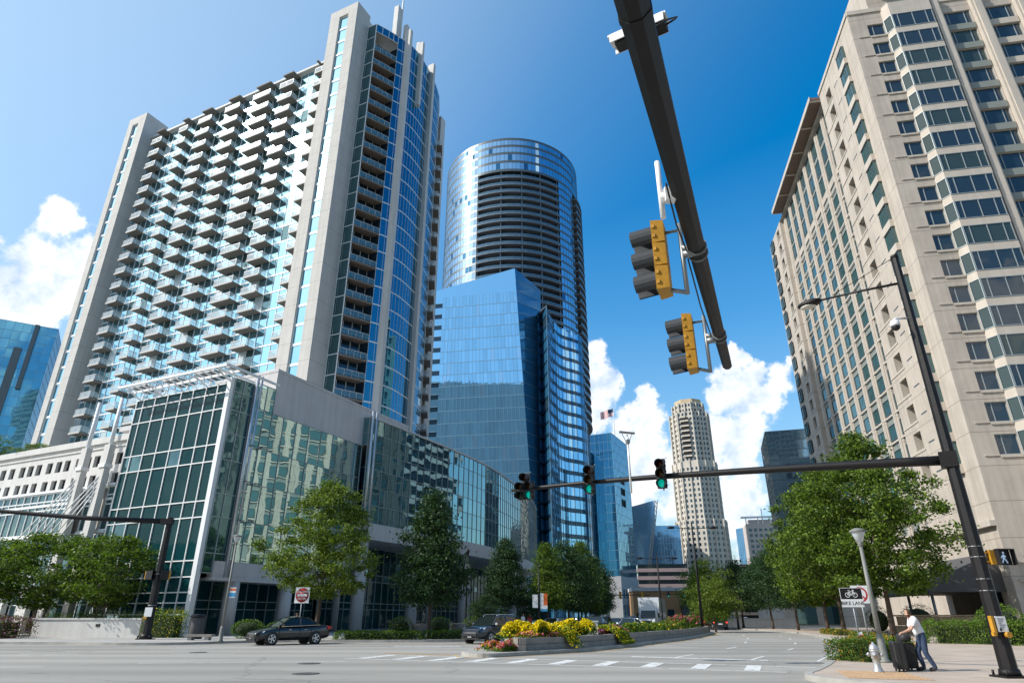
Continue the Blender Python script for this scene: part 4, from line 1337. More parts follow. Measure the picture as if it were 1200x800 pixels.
MED_R = spline([(-2.3, 32.0), (-1.9, 30.6), (-1.0, 30.1), (.2, 31.2), (2.0, 33), (3.9, 35.2), (6.6, 39.9), (9.5, 45.5), (12.5, 51.1), (16.2, 59.5), (19.6, 68), (21.0, 72.5)], 4)
MED_L = spline([(20.6, 74.5), (19.2, 73.2), (17.0, 68.5), (13.5, 61), (9.6, 53), (6.4, 47), (3.2, 42.2), (.3, 38.2), (-1.6, 35.2), (-2.3, 32.0)], 4)

def ground():
    g = MB(); g.poly([(-2500, -2500, -.03), (2500, -2500, -.03), (2500, 2500, -.03), (-2500, 2500, -.03)])
    tag(g.build('ground', surf('ground_grass', (.10, .11, .06), .95, .3, .02)), kind='structure')
    R = MB(); R.poly([(-200, -40, 0), (200, -40, 0), (200, 260, 0), (-200, 260, 0)])
    tag(R.build('road', road_material()), kind='structure')
    left = paver_material('left_pavement', (.44, .42, .385), (.40, .385, .36), (.26, .25, .23), 1.5, 1.5, rad(25))
    right = paver_material('right_pavement', (.50, .41, .33), (.455, .37, .30), (.30, .25, .20), .9, .9, rad(-10))
    S = MB(); tri_prism(S, [tuple(p) for p in LK] + [(-170, 200), (-170, 47)], -.02, .135)
    tag(S.build('left_pavement', left), kind='structure')
    S = MB(); tri_prism(S, [tuple(p) for p in RK] + [(170, 200), (170, 4)], -.02, .135)
    tag(S.build('right_pavement', right), kind='structure')
    K = MB()
    strip(K, LK, -.03, .2, -.02, .15); strip(K, [p for p in RK[::-1]], .03, -.2, -.02, .15)
    strip(K, LK, -.45, -.03, .004, .012); strip(K, [p for p in RK[::-1]], .45, .03, .004, .012)
    tag(K.build('kerb', M['kerb']), kind='structure')
    # tactile patch at the corner ramp
    D = MB()
    T_ = [(8.75, 18.6), (10.6, 17.9), (11.2, 20.4), (9.6, 21.1)]
    D.poly([(x, y, .140) for x, y in T_])
    for i in range(16):
        for j in range(14):
            u, v = (i + .5) / 16, (j + .5) / 14
            p = (Vector(T_[0]) * (1 - u) + Vector(T_[1]) * u) * (1 - v) + (Vector(T_[3]) * (1 - u) + Vector(T_[2]) * u) * v
            D.lathe([(.035, .14), (.022, .152)], 6, (p.x, p.y, 0))
    tag(D.build('tactile_paving', surf('tactile_tile', (.50, .33, .19), .8, .2, 3)), kind='structure')
    # painted markings
    P, Y = MB(), MB()
    def line(pts, w, mb=P, z=.004):
        strip(mb, pts, -w / 2, w / 2, z)
    a, b = Vector((-7.0, 29.6)), Vector((8.6, 22.3))
    d = (b - a).normalized(); n = Vector((.36, .93))
    line([a, b], .16); line([a + n * 3.2, b + n * 2.6 + d * 1.2], .16)
    for k in range(10):
        q = a + d * (.7 + 1.72 * k)
        line([q + n * .2, q + n * 2.8], .5, z=.008)
    # left part of the junction: crossing of the side road and its stop line
    a2, b2 = Vector((-19, 39.8)), Vector((-4, 39.6))
    line([a2, b2], .16); line([a2 + Vector((0, -3)), b2 + Vector((0, -3))], .16)
    line([(-7, 41.6), (-3.0, 41.2)], .5)
    # lane dashes on the right carriageway
    def off(pts, w):
        out = []
        for i, p in enumerate(pts):
            t = (pts[min(i + 1, len(pts) - 1)] - pts[max(i - 1, 0)]).normalized()
            out.append(p + Vector((-t.y, t.x)) * w)
        return out
    def dashes(pts, on=3.0, gap=6.0):
        acc, cur, out = 0, [], []
        for i in range(len(pts) - 1):
            L = (pts[i + 1] - pts[i]).length
            m = max(1, int(L / .5))
            for k in range(m):
                q = pts[i] + (pts[i + 1] - pts[i]) * k / m
                if acc % (on + gap) < on: cur.append(q)
                elif cur:
                    out.append(cur); cur = []
                acc += L / m
        return out
    rk = [p for p in RK if 27 < p.y < 150]
    for w in (3.2, 6.3):
        for s_ in dashes(off(rk, w)):
            if len(s_) > 1: line(s_, .13)
    line(off(rk, .75), .1)
    line([(-14, 26.5), (-6.5, 27.6)], .12)
    for k in range(4):
        line([(-30 + 7 * k, 33.0), (-27 + 7 * k, 32.9)], .12)
    line([(5.2, 30.8), (7.5, 29.6), (10.2, 28.2)], .45)
    tag(P.build('white_road_marking', road_paint('worn_white_paint', (.66, .66, .64))), kind='structure')
    strip(Y, [p for p in MED_R], -.38, -.25, .006); strip(Y, [(-6.2, 33.4), (-4, 32.4), (-2.7, 31.7)], -.07, .07, .006); strip(Y, [(-6.0, 33.7), (-3.9, 32.7), (-2.7, 32.1)], -.07, .07, .006)
    tag(Y.build('yellow_road_marking', road_paint('worn_yellow_paint', (.62, .36, .05))), kind='structure')
    # manholes / utility covers
    for i, (px, py) in enumerate(((362, 777), (358, 789), (232, 764))):
        r = ray(px, py); t = -EYE / r.z
        C = MB(); C.lathe([(.42, .0), (.42, .010), (.36, .012)], 20); C.lathe([(.34, .0), (.34, .013)], 20)
        o = C.build('manhole_cover', surf('cast_iron', (.07, .068, .065), .6, .3, 6), loc=(r.x * t, r.y * t, .001))
        tag(o, ['dark iron manhole cover in the road below the black saloon', 'dark iron manhole cover in the near road, closest to the camera', 'dark iron manhole cover in the road by the left corner pavement'][i], 'manhole cover', 'manhole covers')

def road_paint(name, col):
    m, nt, p = nodes(name)
    L = nt.links
    tc = N(nt, 'ShaderNodeTexCoord')
    n = N(nt, 'ShaderNodeTexNoise'); n.inputs['Scale'].default_value = 3.0; n.inputs['Detail'].default_value = 9; n.inputs['Roughness'].default_value = .75
    L.new(tc.outputs['Object'], n.inputs[0])
    r = N(nt, 'ShaderNodeMapRange'); r.inputs['From Min'].default_value = .36; r.inputs['From Max'].default_value = .47; L.new(n.outputs[0], r.inputs[0])
    p.inputs['Base Color'].default_value = c4(col); p.inputs['Roughness'].default_value = .7
    t = N(nt, 'ShaderNodeBsdfTransparent'); ms = N(nt, 'ShaderNodeMixShader')
    L.new(r.outputs[0], ms.inputs[0]); L.new(t.outputs[0], ms.inputs[1]); L.new(p.outputs[0], ms.inputs[2])
    L.new(ms.outputs[0], nt.nodes['Material Output'].inputs['Surface'])
    return m

# ---------------------------------------------------------------- leaves
def leaf(mb, p, s, m=0, up=.35, asp=.55):
    n = Vector((random.gauss(0, 1), random.gauss(0, 1), random.gauss(up, 1))).normalized()
    a = n.orthogonal().normalized()
    b = n.cross(a)
    t = random.random() * 6.283
    a, b = a * math.cos(t) + b * math.sin(t), b * math.cos(t) - a * math.sin(t)
    a, b = a * s * .5, b * s * asp * .5
    i = len(mb.v)
    mb.v += [tuple(p - a), tuple(p - b), tuple(p + a), tuple(p + b)]
    mb.f.append((i, i + 1, i + 2, i + 3)); mb.m.append(m); mb.s.append(False)

def crown_mb(w, h, shape, ncl, nl, ls, cr):
    """crown base at z=0; clumps of leaves through the crown's volume"""
    mb = MB()
    ph0, ph1 = random.random() * 6, random.random() * 6
    for k in range(ncl):
        while True:
            z = random.random()
            if shape == 'cone': r = (1 - z) ** .75 * (.55 + .45 * min(1, z * 7))
            elif shape == 'oval': r = math.sin(math.pi * min(1, (z * .92 + .08)) ** .8) ** .7
            else: r = math.sqrt(max(0, 1 - (2 * z - 1) ** 2)) ** .8
            if random.random() < r + .05: break
        q = random.random() ** .42
        th = random.random() * 6.283
        lob = 1 + .13 * math.sin(3 * th + 5 * z + ph0) + .10 * math.sin(5 * th - 9 * z + ph1) + .07 * math.sin(14 * z + 2 * th)
        rr = r * q * w / 2 * random.uniform(.85, 1.1) * lob
        c = Vector((rr * math.cos(th), rr * math.sin(th), z * h - .04 * h * q * random.random()))
        cc = cr * random.uniform(.6, 1.25)
        for i in range(nl):
            d = Vector((random.gauss(0, 1), random.gauss(0, 1), random.gauss(0, .55)))
            leaf(mb, c + d * cc * .5, ls * random.uniform(.6, 1.3))
    return mb

def trunk_mb(h, r, w, ch, multi=1):
    mb = MB()
    for s in range(multi):
        a0 = 6.283 * s / max(multi, 1) + random.random()
        lean = .0 if multi == 1 else .25
        top = Vector((math.cos(a0) * lean * h, math.sin(a0) * lean * h, h))
        b0 = Vector((math.cos(a0) * .12, math.sin(a0) * .12, -.1)) if multi > 1 else Vector((0, 0, -.1))
        P = [b0, b0.lerp(top, .3) + Vector((random.gauss(0, .05), random.gauss(0, .05), 0)), b0.lerp(top, .65), top, top + Vector((0, 0, ch * .55))]
        mb.tube(P, [r * 1.3, r, r * .85, r * .7, r * .2], 9)
        for k in range(7):
            a = random.random() * 6.283
            z = h * .9 + ch * .5 * k / 7
            p = Vector((top.x, top.y, z))
            L = w * .38 * (1 - .4 * k / 7)
            e = p + Vector((math.cos(a) * L, math.sin(a) * L, L * .55))
            mb.tube([p, p.lerp(e, .5) + Vector((0, 0, .1)), e], [r * .4, r * .25, r * .08], 6)
    return mb

CROWN = {}
def tree(name, label, x, y, h, w, base, kind, group, r=.14, z0=.13, multi=1, bark='bark'):
    """h total height, w crown width, base height of the crown's underside"""
    t = thing(name, label, 'tree', (x, y, z0), random.random() * 6.28, group)
    me, (w0, h0) = CROWN[kind]
    o = link('crown', me, t, (0, 0, base))
    o.scale = (w / w0, w / w0 * random.uniform(.93, 1.07), (h - base) / h0)
    trunk_mb(base, r, w, h - base, multi).build('trunk', M[bark], t)
    return t

def trees():
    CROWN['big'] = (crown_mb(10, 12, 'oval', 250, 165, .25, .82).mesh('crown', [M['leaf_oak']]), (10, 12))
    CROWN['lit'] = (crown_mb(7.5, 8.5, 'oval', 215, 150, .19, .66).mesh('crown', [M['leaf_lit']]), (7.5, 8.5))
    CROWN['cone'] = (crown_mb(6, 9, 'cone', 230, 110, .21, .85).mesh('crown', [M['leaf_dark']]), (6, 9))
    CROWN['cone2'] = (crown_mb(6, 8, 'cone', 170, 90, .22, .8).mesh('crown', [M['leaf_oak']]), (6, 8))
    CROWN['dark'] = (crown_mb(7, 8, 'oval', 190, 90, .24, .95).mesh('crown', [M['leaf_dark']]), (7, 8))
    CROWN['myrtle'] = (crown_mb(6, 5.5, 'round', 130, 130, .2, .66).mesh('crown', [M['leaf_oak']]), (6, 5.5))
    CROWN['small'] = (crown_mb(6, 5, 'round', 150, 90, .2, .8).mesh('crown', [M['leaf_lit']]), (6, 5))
    g = 'street trees along the left pavement'
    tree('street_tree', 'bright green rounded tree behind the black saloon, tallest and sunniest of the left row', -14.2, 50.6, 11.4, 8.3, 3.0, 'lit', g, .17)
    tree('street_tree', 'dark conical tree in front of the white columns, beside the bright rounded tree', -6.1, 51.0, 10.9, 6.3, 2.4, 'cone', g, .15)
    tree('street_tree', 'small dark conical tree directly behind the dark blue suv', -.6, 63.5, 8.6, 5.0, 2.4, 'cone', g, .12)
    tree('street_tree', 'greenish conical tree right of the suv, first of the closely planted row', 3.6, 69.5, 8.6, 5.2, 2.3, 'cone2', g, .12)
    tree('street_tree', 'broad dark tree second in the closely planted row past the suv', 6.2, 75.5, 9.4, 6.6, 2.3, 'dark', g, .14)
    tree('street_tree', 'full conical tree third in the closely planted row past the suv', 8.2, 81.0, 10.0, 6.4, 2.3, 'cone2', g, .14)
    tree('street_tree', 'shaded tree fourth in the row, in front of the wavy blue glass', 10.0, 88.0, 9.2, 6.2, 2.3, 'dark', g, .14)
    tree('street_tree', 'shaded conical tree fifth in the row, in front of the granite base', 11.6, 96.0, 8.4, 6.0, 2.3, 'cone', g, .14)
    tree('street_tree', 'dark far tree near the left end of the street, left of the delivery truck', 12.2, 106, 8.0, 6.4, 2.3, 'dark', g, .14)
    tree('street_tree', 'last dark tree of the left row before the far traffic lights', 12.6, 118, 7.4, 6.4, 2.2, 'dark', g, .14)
    g = 'crape myrtles at the left corner'
    tree('crape_myrtle', 'multi-stemmed crape myrtle nearest the glass corner box', -33.8, 56.2, 7.8, 7.4, 2.4, 'myrtle', g, .07, multi=4, bark='bark_pale')
    tree('crape_myrtle', 'multi-stemmed crape myrtle second from the glass corner box', -40.0, 58.2, 8.2, 7.6, 2.3, 'myrtle', g, .07, multi=5, bark='bark_pale')
    tree('crape_myrtle', 'multi-stemmed crape myrtle cut by the left edge of the view', -46.2, 58.4, 8.0, 7.6, 2.3, 'myrtle', g, .07, multi=4, bark='bark_pale')
    g = 'street trees along the right pavement'
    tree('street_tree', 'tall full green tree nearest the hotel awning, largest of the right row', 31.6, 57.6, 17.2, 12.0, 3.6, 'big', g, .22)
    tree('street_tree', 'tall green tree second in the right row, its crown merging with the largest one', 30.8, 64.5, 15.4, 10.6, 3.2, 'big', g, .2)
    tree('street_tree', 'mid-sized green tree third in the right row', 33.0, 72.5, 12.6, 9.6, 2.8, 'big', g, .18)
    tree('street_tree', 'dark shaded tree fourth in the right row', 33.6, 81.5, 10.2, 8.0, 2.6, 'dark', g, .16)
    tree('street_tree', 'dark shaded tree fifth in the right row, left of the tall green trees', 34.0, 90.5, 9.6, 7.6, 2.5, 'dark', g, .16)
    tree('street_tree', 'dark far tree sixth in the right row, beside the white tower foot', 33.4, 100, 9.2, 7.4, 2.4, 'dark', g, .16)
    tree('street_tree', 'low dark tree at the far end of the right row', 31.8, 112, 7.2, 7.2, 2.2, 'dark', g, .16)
    tree('median_tree', 'pale green bushy tree at the far end of the flower median', 22.6, 77, 5.2, 5.6, 1.0, 'small', 'trees on the median', .1)
    tree('median_tree', 'taller pale green tree behind the bushy one on the median', 27.5, 95, 8.8, 7.0, 1.6, 'small', 'trees on the median', .12)
    tree('median_tree', 'pale green tree beyond the far cars, right of the double-headed lamps', 37.2, 128, 6.6, 7.4, 1.6, 'small', 'trees on the median', .12)
    g = 'background trees at the end of the street'
    for px, Y, h, w, lab in ((705, 225, 9, 8, 'small far tree left of the brick shop row'), (752, 290, 13, 9, 'far tree in front of the pink banded building, left of the double-headed lamp'), (785, 290, 13, 9, 'far tree in front of the pink banded building, right of the double-headed lamp'), (945, 150, 8, 9, 'far tree hiding the beige storefront')):
        p = at(px, 722, Y)
        tree('background_tree', lab, p.x, Y, h, w, 2, 'small' if px != 945 else 'dark', g, .15, z0=0)
    # roof-terrace shrubs by the far-left pier
    q = left_local(3.5, 47.5)
    tree('roof_tree', 'small light green tree on the annex roof beside the far white pier', q[0], q[1], 5.0, 5.0, .6, 'small', None, .08, z0=18.35)
    q = left_local(3.0, 34.5)
    tree('roof_shrub', 'low shrub on the annex roof at the foot of the balcony wall', q[0], q[1], 1.9, 4.2, .2, 'small', None, .05, z0=18.35)

def shrub_mb(fn, n, ls, mats=(0,), up=.8):
    """leaf shell: fn() returns a random point on/in the bush"""
    mb = MB()
    for i in range(n):
        leaf(mb, Vector(fn()), ls * random.uniform(.6, 1.3), random.choice(mats), up, .6)
    return mb

def hedge(name, label, pts, w, h, mats, n_per_m=420, ls=.11, z0=.13, group=None, mix=(0,)):
    o = Vector(pts[0])
    t = thing(name, label, 'hedge' if 'hedge' in name else 'shrub', (o.x, o.y, z0), 0, group)
    P = spline(pts, 4)
    core, mb = MB(), MB()
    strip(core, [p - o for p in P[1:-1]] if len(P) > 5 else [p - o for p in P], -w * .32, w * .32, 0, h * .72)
    core.build('dark_core', M['hedge_core'], t)  # added solid dark core behind the leaves, no modelled twigs
    for i in range(len(P) - 1):
        d = P[i + 1] - P[i]
        L = d.length
        d.normalize(); nn = Vector((-d.y, d.x))
        for k in range(int(n_per_m * L)):
            s = random.random() * L
            a = random.uniform(-1, 1)
            b = random.uniform(0, w + 2 * h)      # walk the section: side, top, side
            if b < h: rx, rz_ = -1, b / h
            elif b < h + w: rx, rz_ = (b - h) / w * 2 - 1, 1
            else: rx, rz_ = 1, (w + 2 * h - b) / h
            c_ = max(0, abs(rx) - .7) / .3 * max(0, rz_ - .7) / .3
            rx, rz_ = rx * (1 - .13 * c_), rz_ * (1 - .13 * c_)
            jit = (1 + random.gauss(0, .05) + .06 * math.sin(s * 5 + i * 3 + a)) * random.uniform(.86, 1)
            p = P[i] - o + d * s + nn * (rx * w / 2 * jit)
            leaf(mb, Vector((p.x, p.y, max(.02, rz_ * h * jit))), ls * random.uniform(.6, 1.3), random.choice(mix), .7, .6)
    for q, s_ in ((P[0], -1), (P[-1], 1)):      # leafy ends
        d = ((P[1] - P[0]) if s_ < 0 else (P[-1] - P[-2])).normalized() * s_
        nn = Vector((-d.y, d.x))
        for k in range(int(n_per_m * w * h / (w + 2 * h) * 1.3)):
            a, b = random.uniform(-1, 1), random.random()
            e = q - o + nn * a * w / 2 + d * (random.uniform(.0, .16) * (1 - .5 * b * b) * w)
            leaf(mb, Vector((e.x, e.y, max(.02, b * h * .97))), ls * random.uniform(.6, 1.3), random.choice(mix), .5, .6)
    mb.build('foliage', mats, t)
    return t

def ball_shrub(name, label, x, y, w, h, mats, n=1600, ls=.1, mix=(0,), z0=.13, group=None):
    t = thing(name, label, 'shrub', (x, y, z0), 0, group)
    def f():
        v = Vector((random.gauss(0, 1), random.gauss(0, 1), random.gauss(0, 1))).normalized()
        r = random.uniform(.86, 1.04)
        return (v.x * w / 2 * r, v.y * w / 2 * r, max(.02, h * .48 + v.z * h * .52 * r))
    c = MB(); c.ell((0, 0, h * .46), w * .36, w * .36, h * .38, 12, 8); c.build('dark_core', M['hedge_core'], t)  # added dark ellipsoid fill inside the leaf shell, no modelled twigs
    shrub_mb(f, n, ls, mix).build('foliage', mats, t)
    return t

def planting():
    HL = [M['leaf_hedge']]
    # left corner wall, hedge, bushes
    t = thing('low_white_wall', 'low white rendered wall behind the left traffic mast', 'wall', (-38, 55.0, .13))
    W = MB(); W.hexa([(0, 0, 0), (9.4, -1.6, 0), (9.5, -1.3, 0), (0, .35, 0)], [(0, 0, 1.25), (9.4, -1.6, 1.25), (9.5, -1.3, 1.25), (0, .35, 1.25)])
    W.bar((-.1, .17, 1.31), (9.5, -1.45, 1.31), .46, .12); W.box(5.6, 5.95, -1.03, -.93, .75, .95, 1)
    W.build('wall_body', [M['white_plain'], M['black']], t)
    hedge('clipped_hedge', 'long clipped green hedge behind the low white wall', [(-37.5, 56.4), (-33, 55.7), (-27.4, 54.9)], 1.5, 1.75, HL, 500)
    hedge('flowering_hedge', 'clipped hedge with yellow tips at the foot of the glass corner box', [(-28.0, 53.6), (-26.6, 53.3), (-25.4, 53.2)], 1.6, 1.95, [M['leaf_hedge'], M['petal_y']], 600, mix=(0, 0, 0, 0, 0, 1))
    hedge('reddish_shrub_bed', 'low reddish purple shrub bed at the left edge of the pavement', [(-46, 51.5), (-41, 51.6), (-36.6, 51.9)], 3.0, 1.5, [M['leaf_red'], M['leaf_hedge'], M['petal_v']], 700, mix=(0, 0, 0, 0, 1, 2))
    hedge('green_shrub_bed', 'green hedge behind the reddish shrubs at the far left', [(-47, 54.8), (-41, 55.0)], 1.6, 1.6, HL, 450)
    ball_shrub('round_shrub', 'round green shrub beside the first white column', -19.6, 51.6, 2.4, 1.3, HL, 1300)
    ball_shrub('round_shrub', 'round green shrub under the do not enter sign', -17.4, 52.2, 2.2, 1.2, HL, 1100)
    hedge('verge_planting', 'yellow green groundcover strip on the kerb right of the black saloon', [(-12.2, 49.0), (-9, 49.1), (-6.6, 49.3)], 1.7, .55, [M['leaf_hedge'], M['leaf_lit']], 600, mix=(0, 0, 1))
    hedge('verge_planting', 'dark groundcover strip under the dark conical tree', [(-6.2, 49.9), (-3.8, 50.4), (-2.0, 52)], 1.6, .55, [M['leaf_hedge']], 500)
    for x, y, lab in ((-8.6, 53.5, 'boxy green shrub left of the stone pot by the columns'), (-5.6, 54.5, 'boxy green shrub between the two stone pots by the columns'), (-3.2, 56.5, 'boxy green shrub right of the stone pots by the columns'), (-.3, 59, 'boxy green shrub behind the suv roof')):
        ball_shrub('boxy_shrub', lab, x, y, 1.9, 1.5, HL, 900)
    for x, y, lab in ((-7.2, 53.9, 'pale concrete planter pot nearest the bright rounded tree'), (-4.3, 55.4, 'pale concrete planter pot in front of the fourth white column')):
        m = MB(); m.lathe([(.45, 0), (.62, .8), (.68, .95), (.6, .97), (.55, .85)], 16)
        tag(m.build('planter_pot', M['planter'], loc=(x, y, .13)), lab, 'planter', 'concrete planter pots')
    # small dark ornamental trees by the columns
    for x, y, lab in ((-2.2, 57.8, 'small dark ornamental tree between white columns, left of the suv'), (1.8, 64.5, 'small dark ornamental tree right of the suv')):
        tree('ornamental_tree', lab, x, y, 3.2, 2.8, 1.2, 'dark', 'small ornamental trees', .05)
    # right pavement
    hedge('clipped_hedge', 'rounded green hedge curving along the right pavement behind the suitcases', [(25.4, 42.6), (27.6, 41.2), (28.6, 38.8)], 1.9, 1.25, HL, 1100, .10)
    hedge('clipped_hedge', 'tall green hedge at the right edge beside the traffic mast', [(24.2, 26.8), (27, 29.5), (30, 33)], 2.6, 2.1, [M['leaf_hedge'], M['petal_y']], 1100, .10, mix=(0,) * 16 + (1,))
    ball_shrub('barberry_shrub', 'large round reddish brown shrub at the right edge', 30.0, 36.0, 3.9, 4.4, [M['leaf_red']], 7000, .12)
    ball_shrub('round_shrub', 'bright green shrub left of the reddish brown ball shrub', 28.6, 40.5, 2.6, 2.2, HL, 3000, .1)
    hedge('kerb_planting', 'bushy green planting on the kerb in front of the bike lane sign', [(12.2, 25.4), (13.4, 26.2), (14.8, 27.6)], 1.9, .72, [M['leaf_hedge'], M['petal_o']], 2200, .075, mix=(0,) * 14 + (1,))
    for pts, lab in (([(17.2, 31.8), (18.6, 34.6)], 'low verge flowers behind the bike lane sign'), ([(20.6, 38.4), (22.6, 42.8)], 'low verge flowers mid-way along the right kerb'), ([(24.6, 47.4), (26.6, 53.5)], 'low verge flowers at the foot of the largest right tree'), ([(28.2, 59), (30.2, 66.5)], 'low verge flowers at the far right kerb')):
        hedge('kerb_planting', lab, pts, 1.5, .42, [M['leaf_hedge'], M['petal_o'], M['leaf_red']], 520, .1, mix=(0, 0, 0, 0, 0, 1, 2))
    t = thing('sandstone_planter_wall', 'low sandstone block planter wall in front of the hotel entrance', 'wall', (34.6, 63.0, .13), rad(-10))
    W = MB()
    for k in range(7):
        for j in range(2):
            x = k * 1.1 + (.5 if j else 0)
            W.box(x, x + 1.05, -.25 - random.uniform(0, .06), .25, j * .75, j * .75 + .72)
    W.box(-.1, 8.6, -.35, .35, 1.5, 1.62)
    W.build('wall_body', M['stone'], t)
    ball_shrub('round_shrub', 'dark green shrub on the sandstone planter by the hotel entrance', 38, 64.5, 3, 2.6, [M['leaf_dark']], 1500)
    ball_shrub('round_shrub', 'small rusty shrub at the left end of the sandstone wall', 34.2, 64.5, 2.2, 2.4, [M['leaf_red'], M['leaf_hedge']], 1200, mix=(0, 1))
    t = thing('low_white_wall', 'low pale wall beside the road at the far right trees', 'wall', (27.5, 112, 0.13), rad(-5))
    W = MB(); W.box(0, 18, 0, .4, 0, 1.1); W.bar((-.1, .2, 1.16), (18.1, .2, 1.16), .55, .12); W.build('wall_body', M['white_plain'], t)

def median():
    t = thing('median_planter', 'curved stone-edged median planter full of yellow and pink flowers', 'planter', (-1, 31, 0))
    o = Vector((-1, 31))
    poly = [p - o for p in MED_R] + [p - o for p in MED_L[1:-1]]
    b = MB(); tri_prism(b, poly, -.01, .16); b.build('kerb_slab', M['kerb'], t)
    inner_r = [p for p in MED_R if p.y > 33.0 or p.x > 1.4][0:]
    def off(pts, w):
        out = []
        for i, p in enumerate(pts):
            d = (pts[min(i + 1, len(pts) - 1)] - pts[max(i - 1, 0)]).normalized()
            out.append(p + Vector((-d.y, d.x)) * w - o)
        return out
    R_ = off([p for p in MED_R if p.x > .6], .45); L_ = off([p for p in MED_L if p.y > 36], .45)
    W = MB()
    ring = R_ + L_
    for z0, z1, g in ((.16, .42, 0), (.435, .70, .04)):
        lp = [p for p in ring]
        for i in range(len(lp)):
            a, c = Vector(lp[i]), Vector(lp[(i + 1) % len(lp)])
            d = (c - a)
            if d.length < .01: continue
            d.normalize(); n = Vector((-d.y, d.x))
            W.hexa([(a.x + n.x * g, a.y + n.y * g, z0), (c.x + n.x * g, c.y + n.y * g, z0), (c.x + n.x * .35, c.y + n.y * .35, z0), (a.x + n.x * .35, a.y + n.y * .35, z0)],
                   [(a.x + n.x * g, a.y + n.y * g, z1), (c.x + n.x * g, c.y + n.y * g, z1), (c.x + n.x * .35, c.y + n.y * .35, z1), (a.x + n.x * .35, a.y + n.y * .35, z1)])
    W.build('stone_wall', M['planter'], t)
    S = MB(); tri_prism(S, off([p for p in MED_R if p.x > .9], .75) + off([p for p in MED_L if p.y > 36.5], .75), .1, .58); S.build('soil', M['soil'], t)
    # flowers, by distance along the road side
    Rw = [p for p in MED_R]
    acc = [0]
    for i in range(len(Rw) - 1): acc.append(acc[-1] + (Rw[i + 1] - Rw[i]).length)
    base = next(a for a, p in zip(acc, Rw) if p.x > .1)
    def pos(d, v):
        d += base
        i = max(k for k in range(len(acc)) if acc[k] <= d and k < len(acc) - 1)
        f = (d - acc[i]) / (acc[i + 1] - acc[i])
        p = Rw[i].lerp(Rw[i + 1], f); q = (Rw[i + 1] - Rw[i]).normalized()
        return p + Vector((-q.y, q.x)) * v
    def mass(name, label, d0, d1, v0, v1, h, n, mats, mix, ls=.10, zb=.6, dome=True, trail=False, cat='flowers'):
        mb = MB()
        tall = [(random.uniform(d0, d1), random.uniform(v0, v1), random.uniform(.75, 1.15)) for _ in range(max(3, int((d1 - d0) * 3)))]
        for k in range(n):
            c = random.choice(tall)
            d, v = c[0] + random.gauss(0, .28), c[1] + random.gauss(0, .22)
            d, v = min(max(d, d0 - .3), d1 + .3), min(max(v, v0 - .15), v1 + .15)
            p = pos(d, v)
            e = (d - c[0]) ** 2 + (v - c[1]) ** 2
            topz = h * c[2] * max(.35, 1 - e * 1.6)
            q = random.random() ** .45
            m_ = random.choice(mix)
            zz = zb + topz * q
            if trail:
                f = min(1, max(0, (v1 - v) / (v1 - v0)))
                zz = max(.08, zb + h * .45 - f ** 3 * (zb + .2) + random.uniform(0, .16))
            if m_ != 0 and q < .72 and not trail: m_ = 0
            leaf(mb, Vector((p.x, p.y, zz)), ls * random.uniform(.7, 1.3), m_, .9, .8)
        ob = mb.build(name, mats)
        tag(ob, label, cat, 'median flowers', 'stuff')
    Y, P, V = [M['leaf_hedge'], M['petal_y']], [M['leaf_hedge'], M['petal_p'], M['petal_o']], [M['leaf_red'], M['petal_v'], M['petal_p']]
    mass('pink_flowers', 'pink and red low flowers at the near nose of the median', -.5, 1.8, .7, 2.0, .5, 4600, P, (0, 0, 1, 1, 1, 2), zb=.14)
    mass('yellow_flowers', 'tall mass of yellow flowers nearest the suv on the median', 1.2, 4.6, 1.0, 2.7, .85, 14000, Y, (0, 1, 1, 1, 1), zb=.55)
    mass('pink_flowers', 'pink and orange flowers edging the stone wall under the first yellow mass', 1.6, 4.4, .7, 1.3, .38, 4800, [M['leaf_hedge'], M['petal_p'], M['petal_o'], M['petal_y']], (0, 0, 1, 2, 3, 1), zb=.62)
    mass('trailing_flowers', 'yellow trailing plant spilling over the stone wall, nearer one', 4.2, 5.6, .05, 1.6, .9, 6500, Y, (0, 0, 1), zb=.6, trail=True)
    mass('pink_flowers', 'burgundy and pink flowers between the two yellow masses', 5.0, 7.2, .8, 3.2, .55, 6500, V, (0, 0, 0, 1, 2), zb=.6)
    mass('yellow_flowers', 'second yellow flower mass half way along the median', 7.0, 10.4, 1.0, 3.2, .80, 10500, Y, (0, 1, 1, 1), zb=.6)
    mass('trailing_flowers', 'yellow trailing plant spilling over the stone wall, farther one', 10.2, 12.0, .05, 1.6, .9, 6000, Y, (0, 0, 0, 1), zb=.6, trail=True)
    mass('pink_flowers', 'violet and pink flowers beyond the second yellow mass', 10.6, 14.2, .8, 2.4, .5, 6000, V, (0, 1, 1, 2), zb=.6)
    mass('green_planting', 'low green planting with a few yellow blooms along the far median', 12.5, 24, .9, 3.0, .62, 12000, Y, (0,) * 9 + (1,), .12, zb=.58, cat='plants')
    mass('green_planting', 'leafy green shrubs toward the far end of the median', 23.5, 36, .9, 3.0, .7, 9000, [M['leaf_lit'], M['petal_o']], (0,) * 12 + (1,), .14, zb=.55, cat='plants')
    mass('pink_flowers', 'tall pink flowering bush at the far tip of the median', 33, 39.5, .9, 3.2, 1.25, 6000, [M['leaf_hedge'], M['petal_p']], (0, 0, 1), .15, zb=.55)
